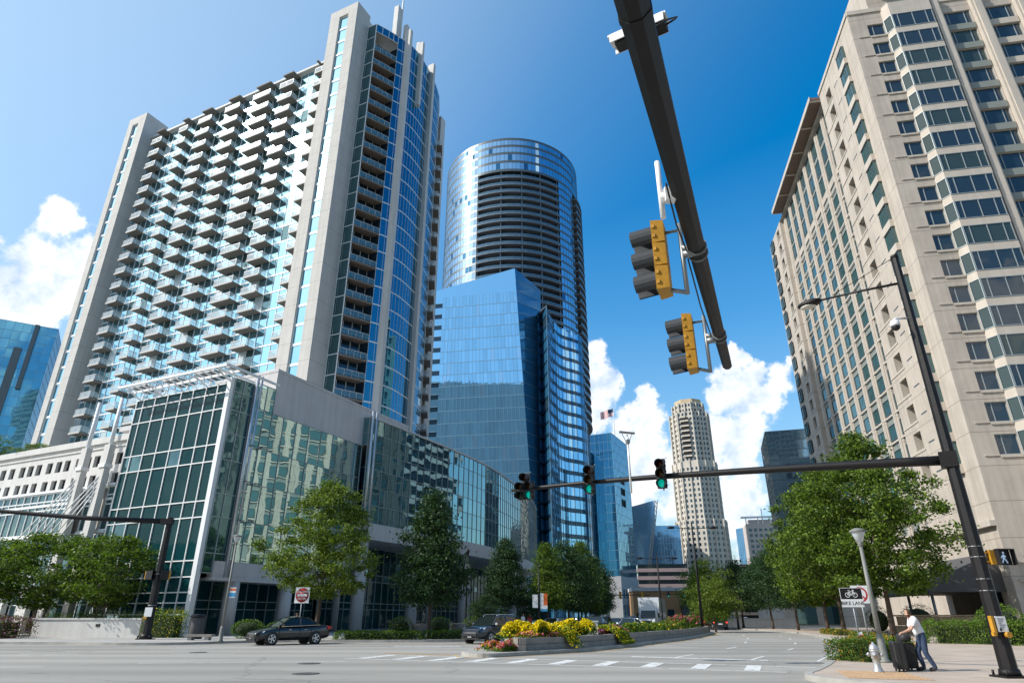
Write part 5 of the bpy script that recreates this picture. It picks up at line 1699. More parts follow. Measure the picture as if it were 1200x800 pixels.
# ---------------------------------------------------------------- traffic signals and masts
def visor_mb(n=14):
    V = MB()
    for r, m in ((.165, 0), (.152, 0)):
        for i in range(n):
            a, b = rad(-52 + 284 * i / n), rad(-52 + 284 * (i + 1) / n)
            l0 = .31 - .03 * max(0, -math.sin(a)); l1 = .31 - .03 * max(0, -math.sin(b))
            V.poly([(r * math.cos(a), 0, r * math.sin(a)), (r * math.cos(b), 0, r * math.sin(b)), (r * math.cos(b), -l1, r * math.sin(b) - .03), (r * math.cos(a), -l0, r * math.sin(a) - .03)], m, True)
    return V

VIS = None
def signal(label, loc, rz, yellow=False, lit=True, dog=False, group='signal heads on the mast arms', bracket=None):
    global VIS
    t = thing('traffic_signal', label, 'traffic light', loc, rz, group)
    secs = [(0, .36), (0, 0), (0, -.36)] if not dog else [(0, .36), (-.2, 0), (.2, 0), (-.2, -.36), (.2, -.36)]
    H = MB()
    for x, z in secs:
        H.hexa([(x - .18, -.1, z - .178), (x + .18, -.1, z - .178), (x + .15, .07, z - .165), (x - .15, .07, z - .165)],
               [(x - .18, -.1, z + .178), (x + .18, -.1, z + .178), (x + .15, .07, z + .165), (x - .15, .07, z + .165)])
        for s in (-.19, .17):
            H.box(x + s, x + s + .02, -.09, -.05, z - .1, z - .05); H.box(x + s, x + s + .02, -.09, -.05, z + .05, z + .1)
    H.build('housing', M['yellow' if yellow else 'black'], t)
    if VIS is None: VIS = visor_mb().mesh('visor', [M['visor']])
    for k, (x, z) in enumerate(secs):
        link('visor', VIS, t, (x, -.1, z))
        L = MB(); L.lathe([(.145, 0), (.10, -.03), (.0001, -.04)], 20, (0, 0, 0), axis='y')
        row = 0 if z > .1 else (1 if z > -.1 else 2)
        on = lit and row == 2 and (not dog or x > 0)
        L.build('lens', M['green_on'] if on else M[['lens_red', 'lens_yel', 'lens_dark'][row]], t, loc=(x, -.108, z))
    if bracket:
        B = MB()
        for p, q, r in bracket:
            B.tube([p, q], r, 10)
        B.build('bracket', M['galv'], t)
    return t

M['lens_dark'] = surf('green_lens_off', (.006, .05, .035), .2, .1, 8)

def near_mast():
    D = Vector((.3765, .9264, 0)); E = Vector((4.3, 11.8, 6.2))
    B = E - D * 19.0
    t = thing('traffic_signal_mast', 'dark overhead signal mast arm reaching in from the top of the view', 'signal mast', (B.x, B.y, 0))
    o = Vector((B.x, B.y, 0))
    A = MB()
    n = 12
    pts = [B + D * 19.0 * i / n + Vector((0, 0, -.0)) - o for i in range(n + 1)]
    A.tube(pts, [.200 - .105 * i / n for i in range(n + 1)], 8, sm=False)
    for s in (7.1, 10.3, 14.3, 17.4):
        p = B + D * s - o
        A.tube([p - D * .03, p + D * .03], [.209 - .105 * s / 19] * 2, 8, sm=False)
    A.build('arm', M['dark_metal'], t)
    P = MB(); P.tube([(0, 0, .05), (0, 0, 6.6)], [.26, .2], 8, sm=False); P.build('pole', M['dark_metal'], t)
    P = MB(); P.box(-.35, .35, -.35, .35, 0, .06); P.build('base_plate', M['dark_metal'], t)
    C = MB()
    for s0, s1 in ((12.6, 14.2), (14.4, 17.3)):
        q0, q1 = B + D * s0 - o, B + D * s1 - o
        side_ = Vector((-.9264, .3765, 0))
        C.tube([q0 + side_ * .14 + Vector((0, 0, -.06)), q0.lerp(q1, .5) + side_ * .15 + Vector((0, 0, -.12)), q1 + side_ * .13 + Vector((0, 0, -.05))], .011, 6)
    C.build('signal_cable', M['black'], t)
    for s in (14.3, 17.4):
        q = B + D * s - o
        for dd in (-.09, .09):
            K = MB(); K.tube([q + D * (dd - .012), q + D * (dd + .012)], [.222 - .105 * s / 19] * 2, 12); K.build('strap', M['galv'], t)
    # bare white mounting pipe
    side = Vector((-.9264, .3765, 0))
    p = Vector((2.06, 6.15, 6.2)) - o
    W = MB(); W.tube([p + side * .30 + Vector((0, 0, -.30)), p + side * .30 + Vector((0, 0, .52))], .032, 10)
    W.tube([p + side * .30, p + side * .05], .05, 8); W.box(*(lambda c: (c.x - .06, c.x + .06, c.y - .05, c.y + .05, c.z - .09, c.z + .09))(p + side * .2))
    W.build('mounting_pipe', M['white_paint'], t)
    rz = rad(248)
    br = [((0, .40, .42), (0, .40, -.52), .032) if False else ((0, .27, .50), (0, .27, -.60), .032), ((0, .27, .40), (0, .05, .40), .022), ((0, .27, -.58), (0, .05, -.50), .03), ((0, .27, .0), (0, .44, .0), .055), ((0, .27, .12), (0, .40, .05), .04)]
    for (x, y), lab in (((2.57, 7.39), 'yellow-backed traffic signal hanging nearest overhead on the foreground arm'), ((3.73, 10.35), 'yellow-backed traffic signal near the tip of the foreground arm')):
        c = Vector((x, y, 6.14)) + side * .52
        signal(lab, c, rz, yellow=True, lit=False, bracket=br)
    c = Vector((1.22, 4.27, 6.2)) + Vector((0, 0, .38))
    t = thing('traffic_camera', 'white traffic camera with a looping black cable on top of the foreground arm', 'camera', c, rad(248 - 8))
    H = MB(); H.box(-.06, .06, -.26, .22, -.05, .05); H.build('body', M['black'], t)
    H = MB(); H.box(-.075, .075, -.32, .24, .052, .075); H.bar((-.078, -.30, .02), (-.078, .22, .02), .01, .10); H.bar((.078, -.30, .02), (.078, .22, .02), .01, .10); H.build('sunshield', M['white'], t)
    H = MB(); H.tube([(0, 0, -.05), (0, 0, -.26)], .03, 8); H.build('bracket', M['galv'], t)
    H = MB(); H.tube([(0, .22, -.02), (.02, .31, -.02), (.10, .34, -.10), (.22, .28, -.22), (.26, .12, -.30)], .009, 6); H.build('cable', M['black'], t)

def right_mast():
    Bx, By = 13.1, 18.75
    t = thing('traffic_signal_mast', 'tall dark signal pole on the right corner with a long arm and a lamp', 'signal mast', (Bx, By, .135))
    P = MB(); P.tube([(0, 0, .06), (0, 0, 6.5), (0, 0, 12.7)], [.215, .16, .115], 8, sm=False); P.build('pole', M['dark_metal'], t)
    P = MB(); P.tube([(0, 0, 12.7), (0, 0, 12.8)], [.13, .12], 8); P.build('pole_cap', M['dark_metal'], t)
    P = MB(); P.box(-.34, .34, -.34, .34, 0, .05)
    for a in (-.26, .26):
        for b in (-.26, .26): P.tube([(a, b, .05), (a, b, .17)], .03, 6)
    P.tube([(0, 0, .05), (0, 0, .2)], [.27, .24], 8)
    P.build('base_plate', M['dark_metal'], t)
    E = Vector((0.0, 27.2, 0)) - Vector((Bx, By, 0))
    n = 14
    A = MB()
    pts = []
    for i in range(n + 1):
        f = i / n
        pts.append(Vector((E.x * f, E.y * f, 5.75 + .62 * math.sin(f * math.pi / 2))))
    A.tube(pts, [.15 - .085 * i / n for i in range(n + 1)], 10)
    d = E.normalized()
    A.build('arm', M['dark_metal'], t)
    A = MB(); A.bar(d * -.18 + Vector((0, 0, 5.75)), d * .28 + Vector((0, 0, 5.76)), .40, .46); A.build('arm_clamp', M['dark_metal'], t)
    L = MB(); l = Vector((11.3, 20.9, 12.3)) - Vector((Bx, By, .135))
    L.tube([(0, 0, 11.75), l * .5 + Vector((0, 0, 5.9)), l + Vector((0, 0, .0))], [.045, .04, .035], 8)
    L.tube([(0, 0, 12.75), l * .8 + Vector((0, 0, 2.6 - .15))], .012, 5)
    L.build('lamp_arm', M['dark_metal'], t)
    H = MB(); u = Vector((l.x, l.y, 0)).normalized()
    H.ell((0, 0, 0), .46, .24, .15, 16, 8)
    H.xform(Matrix.Translation(l + u * .3) @ Matrix.Rotation(math.atan2(u.y, u.x), 4, 'Z'))
    H.build('lamp_head', M['dark_metal'], t)
    H = MB(); H.ell((0, 0, 0), .30, .19, .10, 16, 8)
    H.xform(Matrix.Translation(l + u * .36 + Vector((0, 0, -.09))) @ Matrix.Rotation(math.atan2(u.y, u.x), 4, 'Z'))
    H.build('lamp_lens', M['lamp_lens'], t)
    B = MB()
    for z in (3.0, 3.28, 2.42, 2.12):
        B = MB(); B.lathe([(.208 - z * .006, z - .012), (.208 - z * .006, z + .012)], 12)
        B.build('band', M['galv'], t)
    # dome camera
    q = Vector((Bx, By, 10.5))
    c = thing('dome_camera', 'white dome security camera bracketed to the right signal pole under the lamp', 'camera', (Bx - .62, By - .05, 10.15))
    K = MB(); K.tube([(.5, .05, .42), (.05, 0, .38), (0, 0, .32)], .035, 8); K.build('bracket', M['white'], c)
    K = MB(); K.lathe([(.0001, .32), (.12, .30), (.15, .18), (.15, .10)], 16); K.build('hood', M['white'], c)
    K = MB(); K.ell((0, 0, .08), .13, .13, .13, 14, 8); K.build('dome', M['black'], c)
    # pedestrian signal
    s = thing('pedestrian_signal', 'black pedestrian signal showing a white walking figure on the right pole', 'pedestrian signal', (Bx + .42, By - .16, 3.12), rad(6))
    K = MB(); K.box(-.02, .40, -.02, .2, -.20, .20); K.box(-.06, .44, -.17, -.02, .19, .215); K.box(-.06, -.04, -.17, -.02, -.2, .19); K.box(.42, .44, -.17, -.02, -.2, .19); K.box(-.06, .44, -.10, -.02, -.215, -.2); K.build('housing', M['black'], s)
    K = MB(); K.box(-.20, -.06, -.02, .12, -.19, .19); K.box(-.3, -.2, .02, .08, .1, .14); K.box(-.3, -.2, .02, .08, -.14, -.1); K.build('hinge_box', M['yellow'], s)
    W = MB(); y = -.028
    for a, b, w in (((.19, .02), (.18, -.04), .05), ((.19, .06), (.175, -.03), .06), ((.175, -.03), (.11, -.15), .03), ((.185, -.03), (.235, -.09), .03), ((.235, -.09), (.26, -.16), .028), ((.19, .06), (.12, .01), .024), ((.20, .06), (.25, .0), .024), ((.12, .01), (.11, -.03), .022)):
        W.bar((a[0], y, a[1]), (b[0], y, b[1]), .012, w, up=(0, 1, 0)) if False else W.bar((a[0], y, a[1]), (b[0], y, b[1]), w, .012, up=(0, 1, 0))
    W.ell((.2, y, .115), .032, .008, .034, 10, 6)
    W.build('walking_figure', M['walk_on'], s)
    # push button sign
    s = thing('push_button_sign', 'small white crossing instruction plate with yellow push button on the right pole', 'sign', (Bx - .02, By - .24, 1.42), rad(4))
    K = MB(); K.box(-.15, .13, -.015, .01, -.19, .19); K.build('plate', M['white'], s)
    K = MB()
    for k in range(6): K.box(-.10, .08 - .04 * (k % 3), -.02, -.0155, .12 - .05 * k, .135 - .05 * k)
    K.box(-.11, -.06, -.021, -.0155, -.17, -.10)
    K.build('lettering', M['signblack'], s)
    K = MB(); K.box(-.27, -.20, -.02, .10, -.24, .20); K.box(-.33, -.24, -.04, .05, -.29, -.20); K.tube([(.06, -.10, -.26), (.06, .02, -.26)], .075, 12); K.build('push_button', M['yellow'], s)
    # signals on the arm
    def arm_pt(f): return Vector((Bx + E.x * f, By + E.y * f, .135 + 5.75 + .62 * math.sin(f * math.pi / 2)))
    def f_for(px):
        best = min(range(1001), key=lambda k: abs(px - (600 + F * arm_pt(k / 1000).x / (arm_pt(k / 1000).y * CP + (arm_pt(k / 1000).z - EYE) * SP))))
        return best / 1000
    rzf = math.atan2(-.45, -.9) + math.pi / 2 + rad(0)
    for px, lab, dog in ((776, 'three-lens traffic signal with its green lit, rightmost of the three on the far arm', False), (693, 'three-lens traffic signal with its green lit, middle one on the far arm', False), (618, 'five-lens cluster traffic signal with its green lit at the tip of the far arm', True)):
        p = arm_pt(f_for(px))
        signal(lab, (p.x - .05, p.y - .22, p.z + .05), rad(-26), lit=True, dog=dog, bracket=[((0, .10, .55), (0, .10, -.58), .03), ((0, .08, 0), (0, .24, 0), .05), ((.2, .02, .56), (.2, .02, .60), .02)])
    p = arm_pt(f_for(738))
    c = thing('video_detector', 'white pole-mounted detector camera standing on the far signal arm', 'camera', (p.x, p.y - .1, p.z))
    K = MB(); K.tube([(0, 0, -.55), (0, 0, 1.65)], .04, 10); K.build('pole', M['white_paint'], c)
    K = MB(); K.box(-.06, .06, -.2, .12, 1.34, 1.48); K.tube([(0, 0, 1.48), (0, 0, 1.7)], .03, 6); K.bar((-.3, 0, 1.82), (.3, 0, 1.76), .12, .06); K.bar((-.2, 0, 1.76), (-.05, 0, 1.4), .02); K.bar((.2, 0, 1.76), (.05, 0, 1.4), .02); K.build('camera_body', M['galv'], c)

M['lamp_lens'] = surf('lamp_lens', (.6, .58, .5), .25, .03, 5)

def left_mast():
    x, y = -25.7, 49.0
    t = thing('traffic_signal_mast', 'dark signal pole at the left corner with its arm running off the left edge', 'signal mast', (x, y, .135))
    P = MB(); P.tube([(0, 0, .05), (0, 0, 8.3)], [.30, .2], 8, sm=False); P.build('pole', M['dark_metal'], t)
    P = MB(); P.box(-.5, .5, -.4, .4, 0, .06); P.tube([(0, 0, .06), (0, 0, .35)], [.42, .36], 8)
    for a in (-.4, .4): P.tube([(a, -.3, .06), (a, -.3, .25)], .05, 6)
    P.build('base_plate', M['dark_metal'], t)
    A = MB(); A.tube([(0, 0, 8.0), (-6, -.8, 8.15), (-12, -1.6, 8.55), (-22, -3, 9.2)], [.2, .17, .14, .08], 8); A.bar((.25, 0, 8.0), (-.6, -.08, 8.0), .45, .4); A.build('arm', M['dark_metal'], t)
    B = MB()
    for z in (2.2, 4.3): B.lathe([(.29, z - .02), (.29, z + .02)], 10)
    B.build('band', M['galv'], t)
    for dx, rz, lab in ((-.62, 80, 'black pedestrian signal on the left side of the left corner pole'), (.62, -70, 'black pedestrian signal with yellow hinge on the right side of the left corner pole')):
        s = thing('pedestrian_signal', lab, 'pedestrian signal', (x + dx, y - .05, 4.35), rad(rz), 'pedestrian signals at the left corner')
        K = MB(); K.box(-.25, .25, -.18, .14, -.3, .3); K.box(-.28, .28, -.4, -.18, .29, .32); K.box(-.28, -.25, -.4, -.18, -.3, .29); K.box(.25, .28, -.4, -.18, -.3, .29); K.build('housing', M['black'], s)
        K = MB(); K.box(-.2, .2, .14, .24, -.28, .28); K.build('hinge_box', M['yellow'], s)
    s = thing('push_button_sign', 'small white crossing plate with yellow button on the left corner pole', 'sign', (x - .02, y - .30, 1.9))
    K = MB(); K.box(-.26, .26, -.03, .0, -.3, .3); K.build('plate', M['white'], s)
    K = MB(); K.box(-.3, .0, -.1, -.03, -.45, -.32); K.build('push_button', M['yellow'], s)

def lamp(name, label, x, y, h, sticker=False, group=None, lean=0):
    t = thing(name, label, 'street lamp', (x, y, .135), 0, group)
    P = MB(); P.lathe([(.19, 0), (.19, .06), (.14, .12), (.125, .7), (.11, .8), (.095, .9)], 12)
    P.build('base', M['lamp_grey'], t)
    P = MB(); P.tube([(0, 0, .85), (0, 0, h - .55)], [.095, .06], 12); P.lathe([(.06, h - .6), (.10, h - .56), (.075, h - .5), (.11, h - .46)], 12); P.build('pole', M['lamp_grey'], t)
    G = MB(); G.lathe([(.10, h - .46), (.24, h - .10), (.25, h - .07)], 12); G.build('lantern_glass', M['lantern'], t)
    G = MB(); G.lathe([(.30, h - .09), (.27, h - .02), (.12, h + .05), (.0001, h + .07)], 14); G.build('lantern_cap', M['lamp_grey'], t)
    if sticker:
        S = MB(); S.box(.1, .5, -.02, .0, h * .40, h * .40 + .62, 0); S.box(.1, .5, -.024, -.0205, h * .40 + .05, h * .40 + .3, 1); S.box(.1, .5, -.024, -.0205, h * .40 + .42, h * .40 + .56, 2)
        S.build('banner', [M['white'], M['banner_blue'], M['orange']], t)
    return t

M['lantern'] = surf('lantern_glass', (.55, .60, .62), .15, .05, 4)

def street_furniture():
    near_mast(); right_mast(); left_mast()
    lamp('street_lamp', 'grey street lamp with a small blue and orange banner by the first white column', -18.6, 44.6, 6.5, True)
    lamp('street_lamp', 'grey street lamp right behind the silver fire hydrant', 12.95, 24.6, 4.45)
    # banner post further along
    p = at(632, 720, 62)
    t = thing('banner_post', 'lamp pole carrying white, orange and blue banners past the suv', 'banner post', (p.x, 62, .135))
    P = MB(); P.tube([(0, 0, 0), (0, 0, 6)], .07, 8); P.build('pole', M['dark_metal'], t)
    P = MB(); P.box(.1, .75, -.02, .02, 1.9, 3.4, 0); P.box(.4, .75, -.025, -.021, 2.4, 3.4, 2); P.box(.1, .75, -.025, -.021, 1.9, 2.1, 1); P.box(-.6, -.12, -.02, .02, 2.2, 3.3, 0); P.build('banner', [M['white'], M['banner_blue'], M['orange']], t)
    for px, Y, lab in ((678, 80, 'slim dark post among the closely planted trees'), (546, 60, 'slim dark lamp post between the white columns')):
        p = at(px, 720, Y)
        t = thing('lamp_post', lab, 'street lamp', (p.x, Y, .135))
        P = MB(); P.tube([(0, 0, 0), (0, 0, 6.5)], [.1, .06], 8); P.build('pole', M['dark_metal'], t)
        P = MB(); P.lathe([(.08, 6.5), (.22, 6.9), (.0001, 7.1)], 10); P.build('lantern', M['dark_metal'], t)
    # double headed lamps
    for px, Y, h, lab in ((775, 85, 8.9, 'dark double-headed street lamp left of the ivory tower'), (822, 68.5, 10.6, 'taller dark double-headed street lamp in front of the ivory tower')):
        p = at(px + 2, 738, Y)
        t = thing('double_street_lamp', lab, 'street lamp', (p.x, Y, .1), 0, 'double-headed street lamps')
        P = MB(); P.tube([(0, 0, 0), (0, 0, h)], [.16, .07], 8); P.build('pole', M['dark_metal'], t)
        for s in (-1, 1):
            A = MB(); A.tube([(0, 0, h - .7), (s * 2.0, 0, h - .55)], .04, 6); A.build('lamp_arm', M['dark_metal'], t)
            A = MB(); A.ell((s * 2.2, 0, h - .58), .42, .22, .14, 12, 6); A.build('lamp_head', M['dark_metal'], t)
    # far masts
    for px0, px1, Y, zy, lab, dirs in ((700, 762, 120, 697, 'far signal mast with yellow-backed lights left of the truck', 1), (866, 826, 92, 704, 'far signal mast at the right bend with green lights', -1), (827, 776, 150, 696, 'farthest signal mast in front of the brick shop row', -1)):
        a, b = at(px0, 738, Y), at(px1, zy, Y)
        t = thing('far_signal_mast', lab, 'signal mast', (a.x, Y, .05), 0)
        z = b.z
        P = MB(); P.tube([(0, 0, 0), (0, 0, z + .4)], [.16, .12], 8); P.build('pole', M['dark_metal'], t)
        P = MB(); P.tube([(0, 0, z), (b.x - a.x, 0, z)], [.11, .07], 6); P.build('arm', M['dark_metal'], t)
        for i, f in enumerate((.45, .85)):
            x = a.x + (b.x - a.x) * f
            s = thing('traffic_signal', ('yellow-backed far signal, %s on the mast left of the truck' if dirs == 1 else ('far signal with green lit, %s at the right bend' if Y < 100 else 'far signal with green lit, %s before the brick shop row')) % ('inner one' if i == 0 else 'outer one'), 'traffic light', (x, Y - .2, z), 0, 'far signal heads')
            K = MB(); K.box(-.2, .2, -.12, .14, -.6, .6); K.build('housing', M['yellow' if dirs == 1 else 'black'], s)
            K = MB(); K.lathe([(.15, 0), (.0001, -.04)], 12, (0, -.13, -.38), axis='y'); K.build('lens', M['green_on'] if dirs < 0 else M['lens_red'], s)
    # signs
    p = at(1011, 765, 27)
    t = thing('bike_lane_sign', 'black and white BIKE LANE sign with a bicycle symbol on a thin post', 'sign', (p.x, 27, .135), rad(-8))
    P = MB(); P.tube([(0, .03, 0), (0, .03, 2.45)], .028, 8); P.build('post', M['galv'], t)
    P = MB(); w, z0, z1, z2 = .40, 1.82, 2.10, 2.50
    P.box(-w, w, -.012, 0, z0, z1 - .003, 1); P.box(-w, w, -.012, 0, z1, z2, 0)
    P.box(-w - .012, w + .012, -.010, .004, z0 - .014, z0 - .001, 1); P.box(-w - .012, w + .012, -.010, .004, z2 + .001, z2 + .014, 1); P.box(-w - .014, -w - .001, -.010, .004, z0, z2, 1); P.box(w + .001, w + .014, -.010, .004, z0, z2, 1)
    P.build('panel', [M['signblack'], M['white']], t)
    K = text_mb('BIKE LANE', .185, .002); K.xform(Matrix.Translation((0, -.016, z0 + .07)) @ Matrix.Rotation(math.pi / 2, 4, 'X')); K.build('lettering', M['signblack'], t)
    K = MB(); y = -.018
    def ringy(cx, cz, r, w):
        for i in range(20):
            a, b = 2 * math.pi * i / 20, 2 * math.pi * (i + 1) / 20
            K.poly([(cx + (r - w) * math.cos(a), y, cz + (r - w) * math.sin(a)), (cx + r * math.cos(a), y, cz + r * math.sin(a)), (cx + r * math.cos(b), y, cz + r * math.sin(b)), (cx + (r - w) * math.cos(b), y, cz + (r - w) * math.sin(b))])
    ringy(-.14, 2.25, .092, .022); ringy(.14, 2.25, .092, .022)
    for a, b in (((-.14, 2.25), (-.07, 2.37)), ((-.07, 2.37), (.09, 2.37)), ((-.07, 2.37), (.0, 2.25)), ((-.14, 2.25), (0, 2.25)), ((0, 2.25), (.09, 2.37)), ((.07, 2.42), (.14, 2.25)), ((-.11, 2.41), (-.04, 2.41)), ((.05, 2.43), (.12, 2.42))):
        K.bar((a[0], y, a[1]), (b[0], y, b[1]), .022, .004, up=(0, 1, 0))
    K.build('bicycle_symbol', M['white'], t)
    p = at(1021, 760, 33)
    t = thing('no_turn_sign', 'white square sign with a red prohibition ring behind the street lamp pole', 'sign', (p.x, 33, .135), rad(-5))
    P = MB(); P.tube([(0, .04, 0), (0, .04, 2.9)], .04, 8); P.build('post', M['galv'], t)
    P = MB(); P.box(-.4, .4, -.012, 0, 2.05, 2.85); P.build('panel', M['white'], t)
    K = MB(); y = -.016; 
    for i in range(24):
        a, b = 2 * math.pi * i / 24, 2 * math.pi * (i + 1) / 24
        K.poly([(.26 * math.cos(a), y, 2.45 + .26 * math.sin(a)), (.34 * math.cos(a), y, 2.45 + .34 * math.sin(a)), (.34 * math.cos(b), y, 2.45 + .34 * math.sin(b)), (.26 * math.cos(b), y, 2.45 + .26 * math.sin(b))])
    K.bar((-.2, y - .003, 2.65), (.2, y - .003, 2.25), .07, .004, up=(0, 1, 0)); K.build('red_ring', M['red'], t)
    p = at(347, 736, 47.2)
    t = thing('do_not_enter_sign', 'white square DO NOT ENTER sign with a red disc behind the black saloon', 'sign', (p.x - .1, 48.0, .135), rad(-5))
    P = MB(); P.tube([(0, .04, 0), (0, .04, 2.9)], .035, 8); P.build('post', M['galv'], t)
    z = 2.85; s = .52
    P = MB(); P.box(-s, s, -.012, 0, z - s, z + s); P.build('panel', M['white'], t)
    P = MB(); P.lathe([(.47, -.018), (.0001, -.019)], 32, (0, 0, z), axis='y'); P.build('red_disc', M['red'], t)
    P = MB(); P.box(-.36, .36, -.026, -.021, z - .075, z + .075)
    for s_, zz in (('DO NOT', z + .15), ('ENTER', z - .29)):
        q = text_mb(s_, .20, .002); q.xform(Matrix.Translation((0, -.024, zz)) @ Matrix.Rotation(math.pi / 2, 4, 'X')); P.add(q)
    P.build('lettering', M['white'], t)
    # striped marker
    p = at(1008, 766, 26.4)
    t = thing('object_marker', 'short red and white striped marker post at the kerb planting', 'marker', (p.x - .05, 26.0, .135), rad(-10))
    P = MB(); P.tube([(0, .02, 0), (0, .02, .9)], .025, 6); P.build('post', M['galv'], t)
    P = MB()
    for k in range(6): P.hexa([(-.08, -.01, .3 + .1 * k), (.08, -.01, .36 + .1 * k), (.08, .0, .36 + .1 * k), (-.08, 0, .3 + .1 * k)], [(-.08, -.01, .4 + .1 * k), (.08, -.01, .46 + .1 * k), (.08, 0, .46 + .1 * k), (-.08, 0, .4 + .1 * k)], k % 2)
    P.build('panel', [M['orange'], M['white']], t)
    # hydrant
    t = thing('fire_hydrant', 'silver painted fire hydrant on the right corner pavement', 'fire hydrant', (10.55, 20.5, .135), rad(-30))
    P = MB(); P.lathe([(.19, 0), (.19, .05), (.15, .07), (.15, .12), (.12, .15), (.12, .42), (.135, .44)], 18); P.build('base', M['hydrant'], t)
    P = MB(); P.lathe([(.13, .42), (.145, .46), (.145, .66), (.17, .68), (.17, .72)], 18); P.build('body', M['hydrant'], t)
    P = MB(); P.lathe([(.17, .72), (.165, .76), (.14, .84), (.08, .91), (.04, .93), (.035, .98), (.0001, .985)], 18); P.build('bonnet', M['hydrant'], t)
    for a, r, L in ((0, .085, .27), (90, .06, .24), (-90, .06, .24)):
        P = MB(); P.lathe([(r, -.1), (r, -L + .05), (r * 1.25, -L + .045), (r * 1.25, -L), (r * .4, -L - .015), (r * .35, -L - .05), (.0001, -L - .05)], 14, (0, 0, 0), axis='y')
        P.build('nozzle_cap', M['hydrant'], t, loc=(0, 0, .57), rz=rad(a))
    t.scale = (.8, .8, .8)
    # bin, kerb-side slab, bollard-like bits on the left corner
    t = thing('litter_bin', 'dark grey round litter bin at the foot of the glass corner box', 'litter bin', (-22.9, 50.4, .135))
    P = MB(); P.lathe([(.45, 0), (.5, .1), (.5, 1.35), (.45, 1.42)], 18); P.build('body', M['awning'], t)
    P = MB(); P.lathe([(.52, 1.42), (.54, 1.5), (.4, 1.62), (.0001, 1.66)], 18); P.build('lid', M['black'], t)
    t = thing('concrete_bench', 'low pale concrete slab seat at the left kerb corner', 'bench', (-21.2, 47.4, .135))
    P = MB(); P.box(-.9, .9, -.3, .3, .22, .36); P.build('seat', M['planter'], t)
    P = MB(); P.box(-.7, -.45, -.25, .25, 0, .218); P.box(.45, .7, -.25, .25, 0, .218); P.build('leg', M['kerb'], t)
    # white box on the median
    p = at(666, 738, 44)
    t = thing('utility_cabinet', 'small white utility cabinet among the median flowers', 'cabinet', (4.6, 40.0, .58))
    P = MB(); P.box(-.32, .32, -.2, .2, 0, .75); P.build('body', M['white_paint'], t)
    P = MB(); P.box(-.36, .36, -.24, .24, .752, .80); P.build('lid', M['white_paint'], t)

# ---------------------------------------------------------------- vehicles
def paint(name, c, met=.3):
    return surf(name, c, .28, .04, 3, metal=met, coat=1.0)

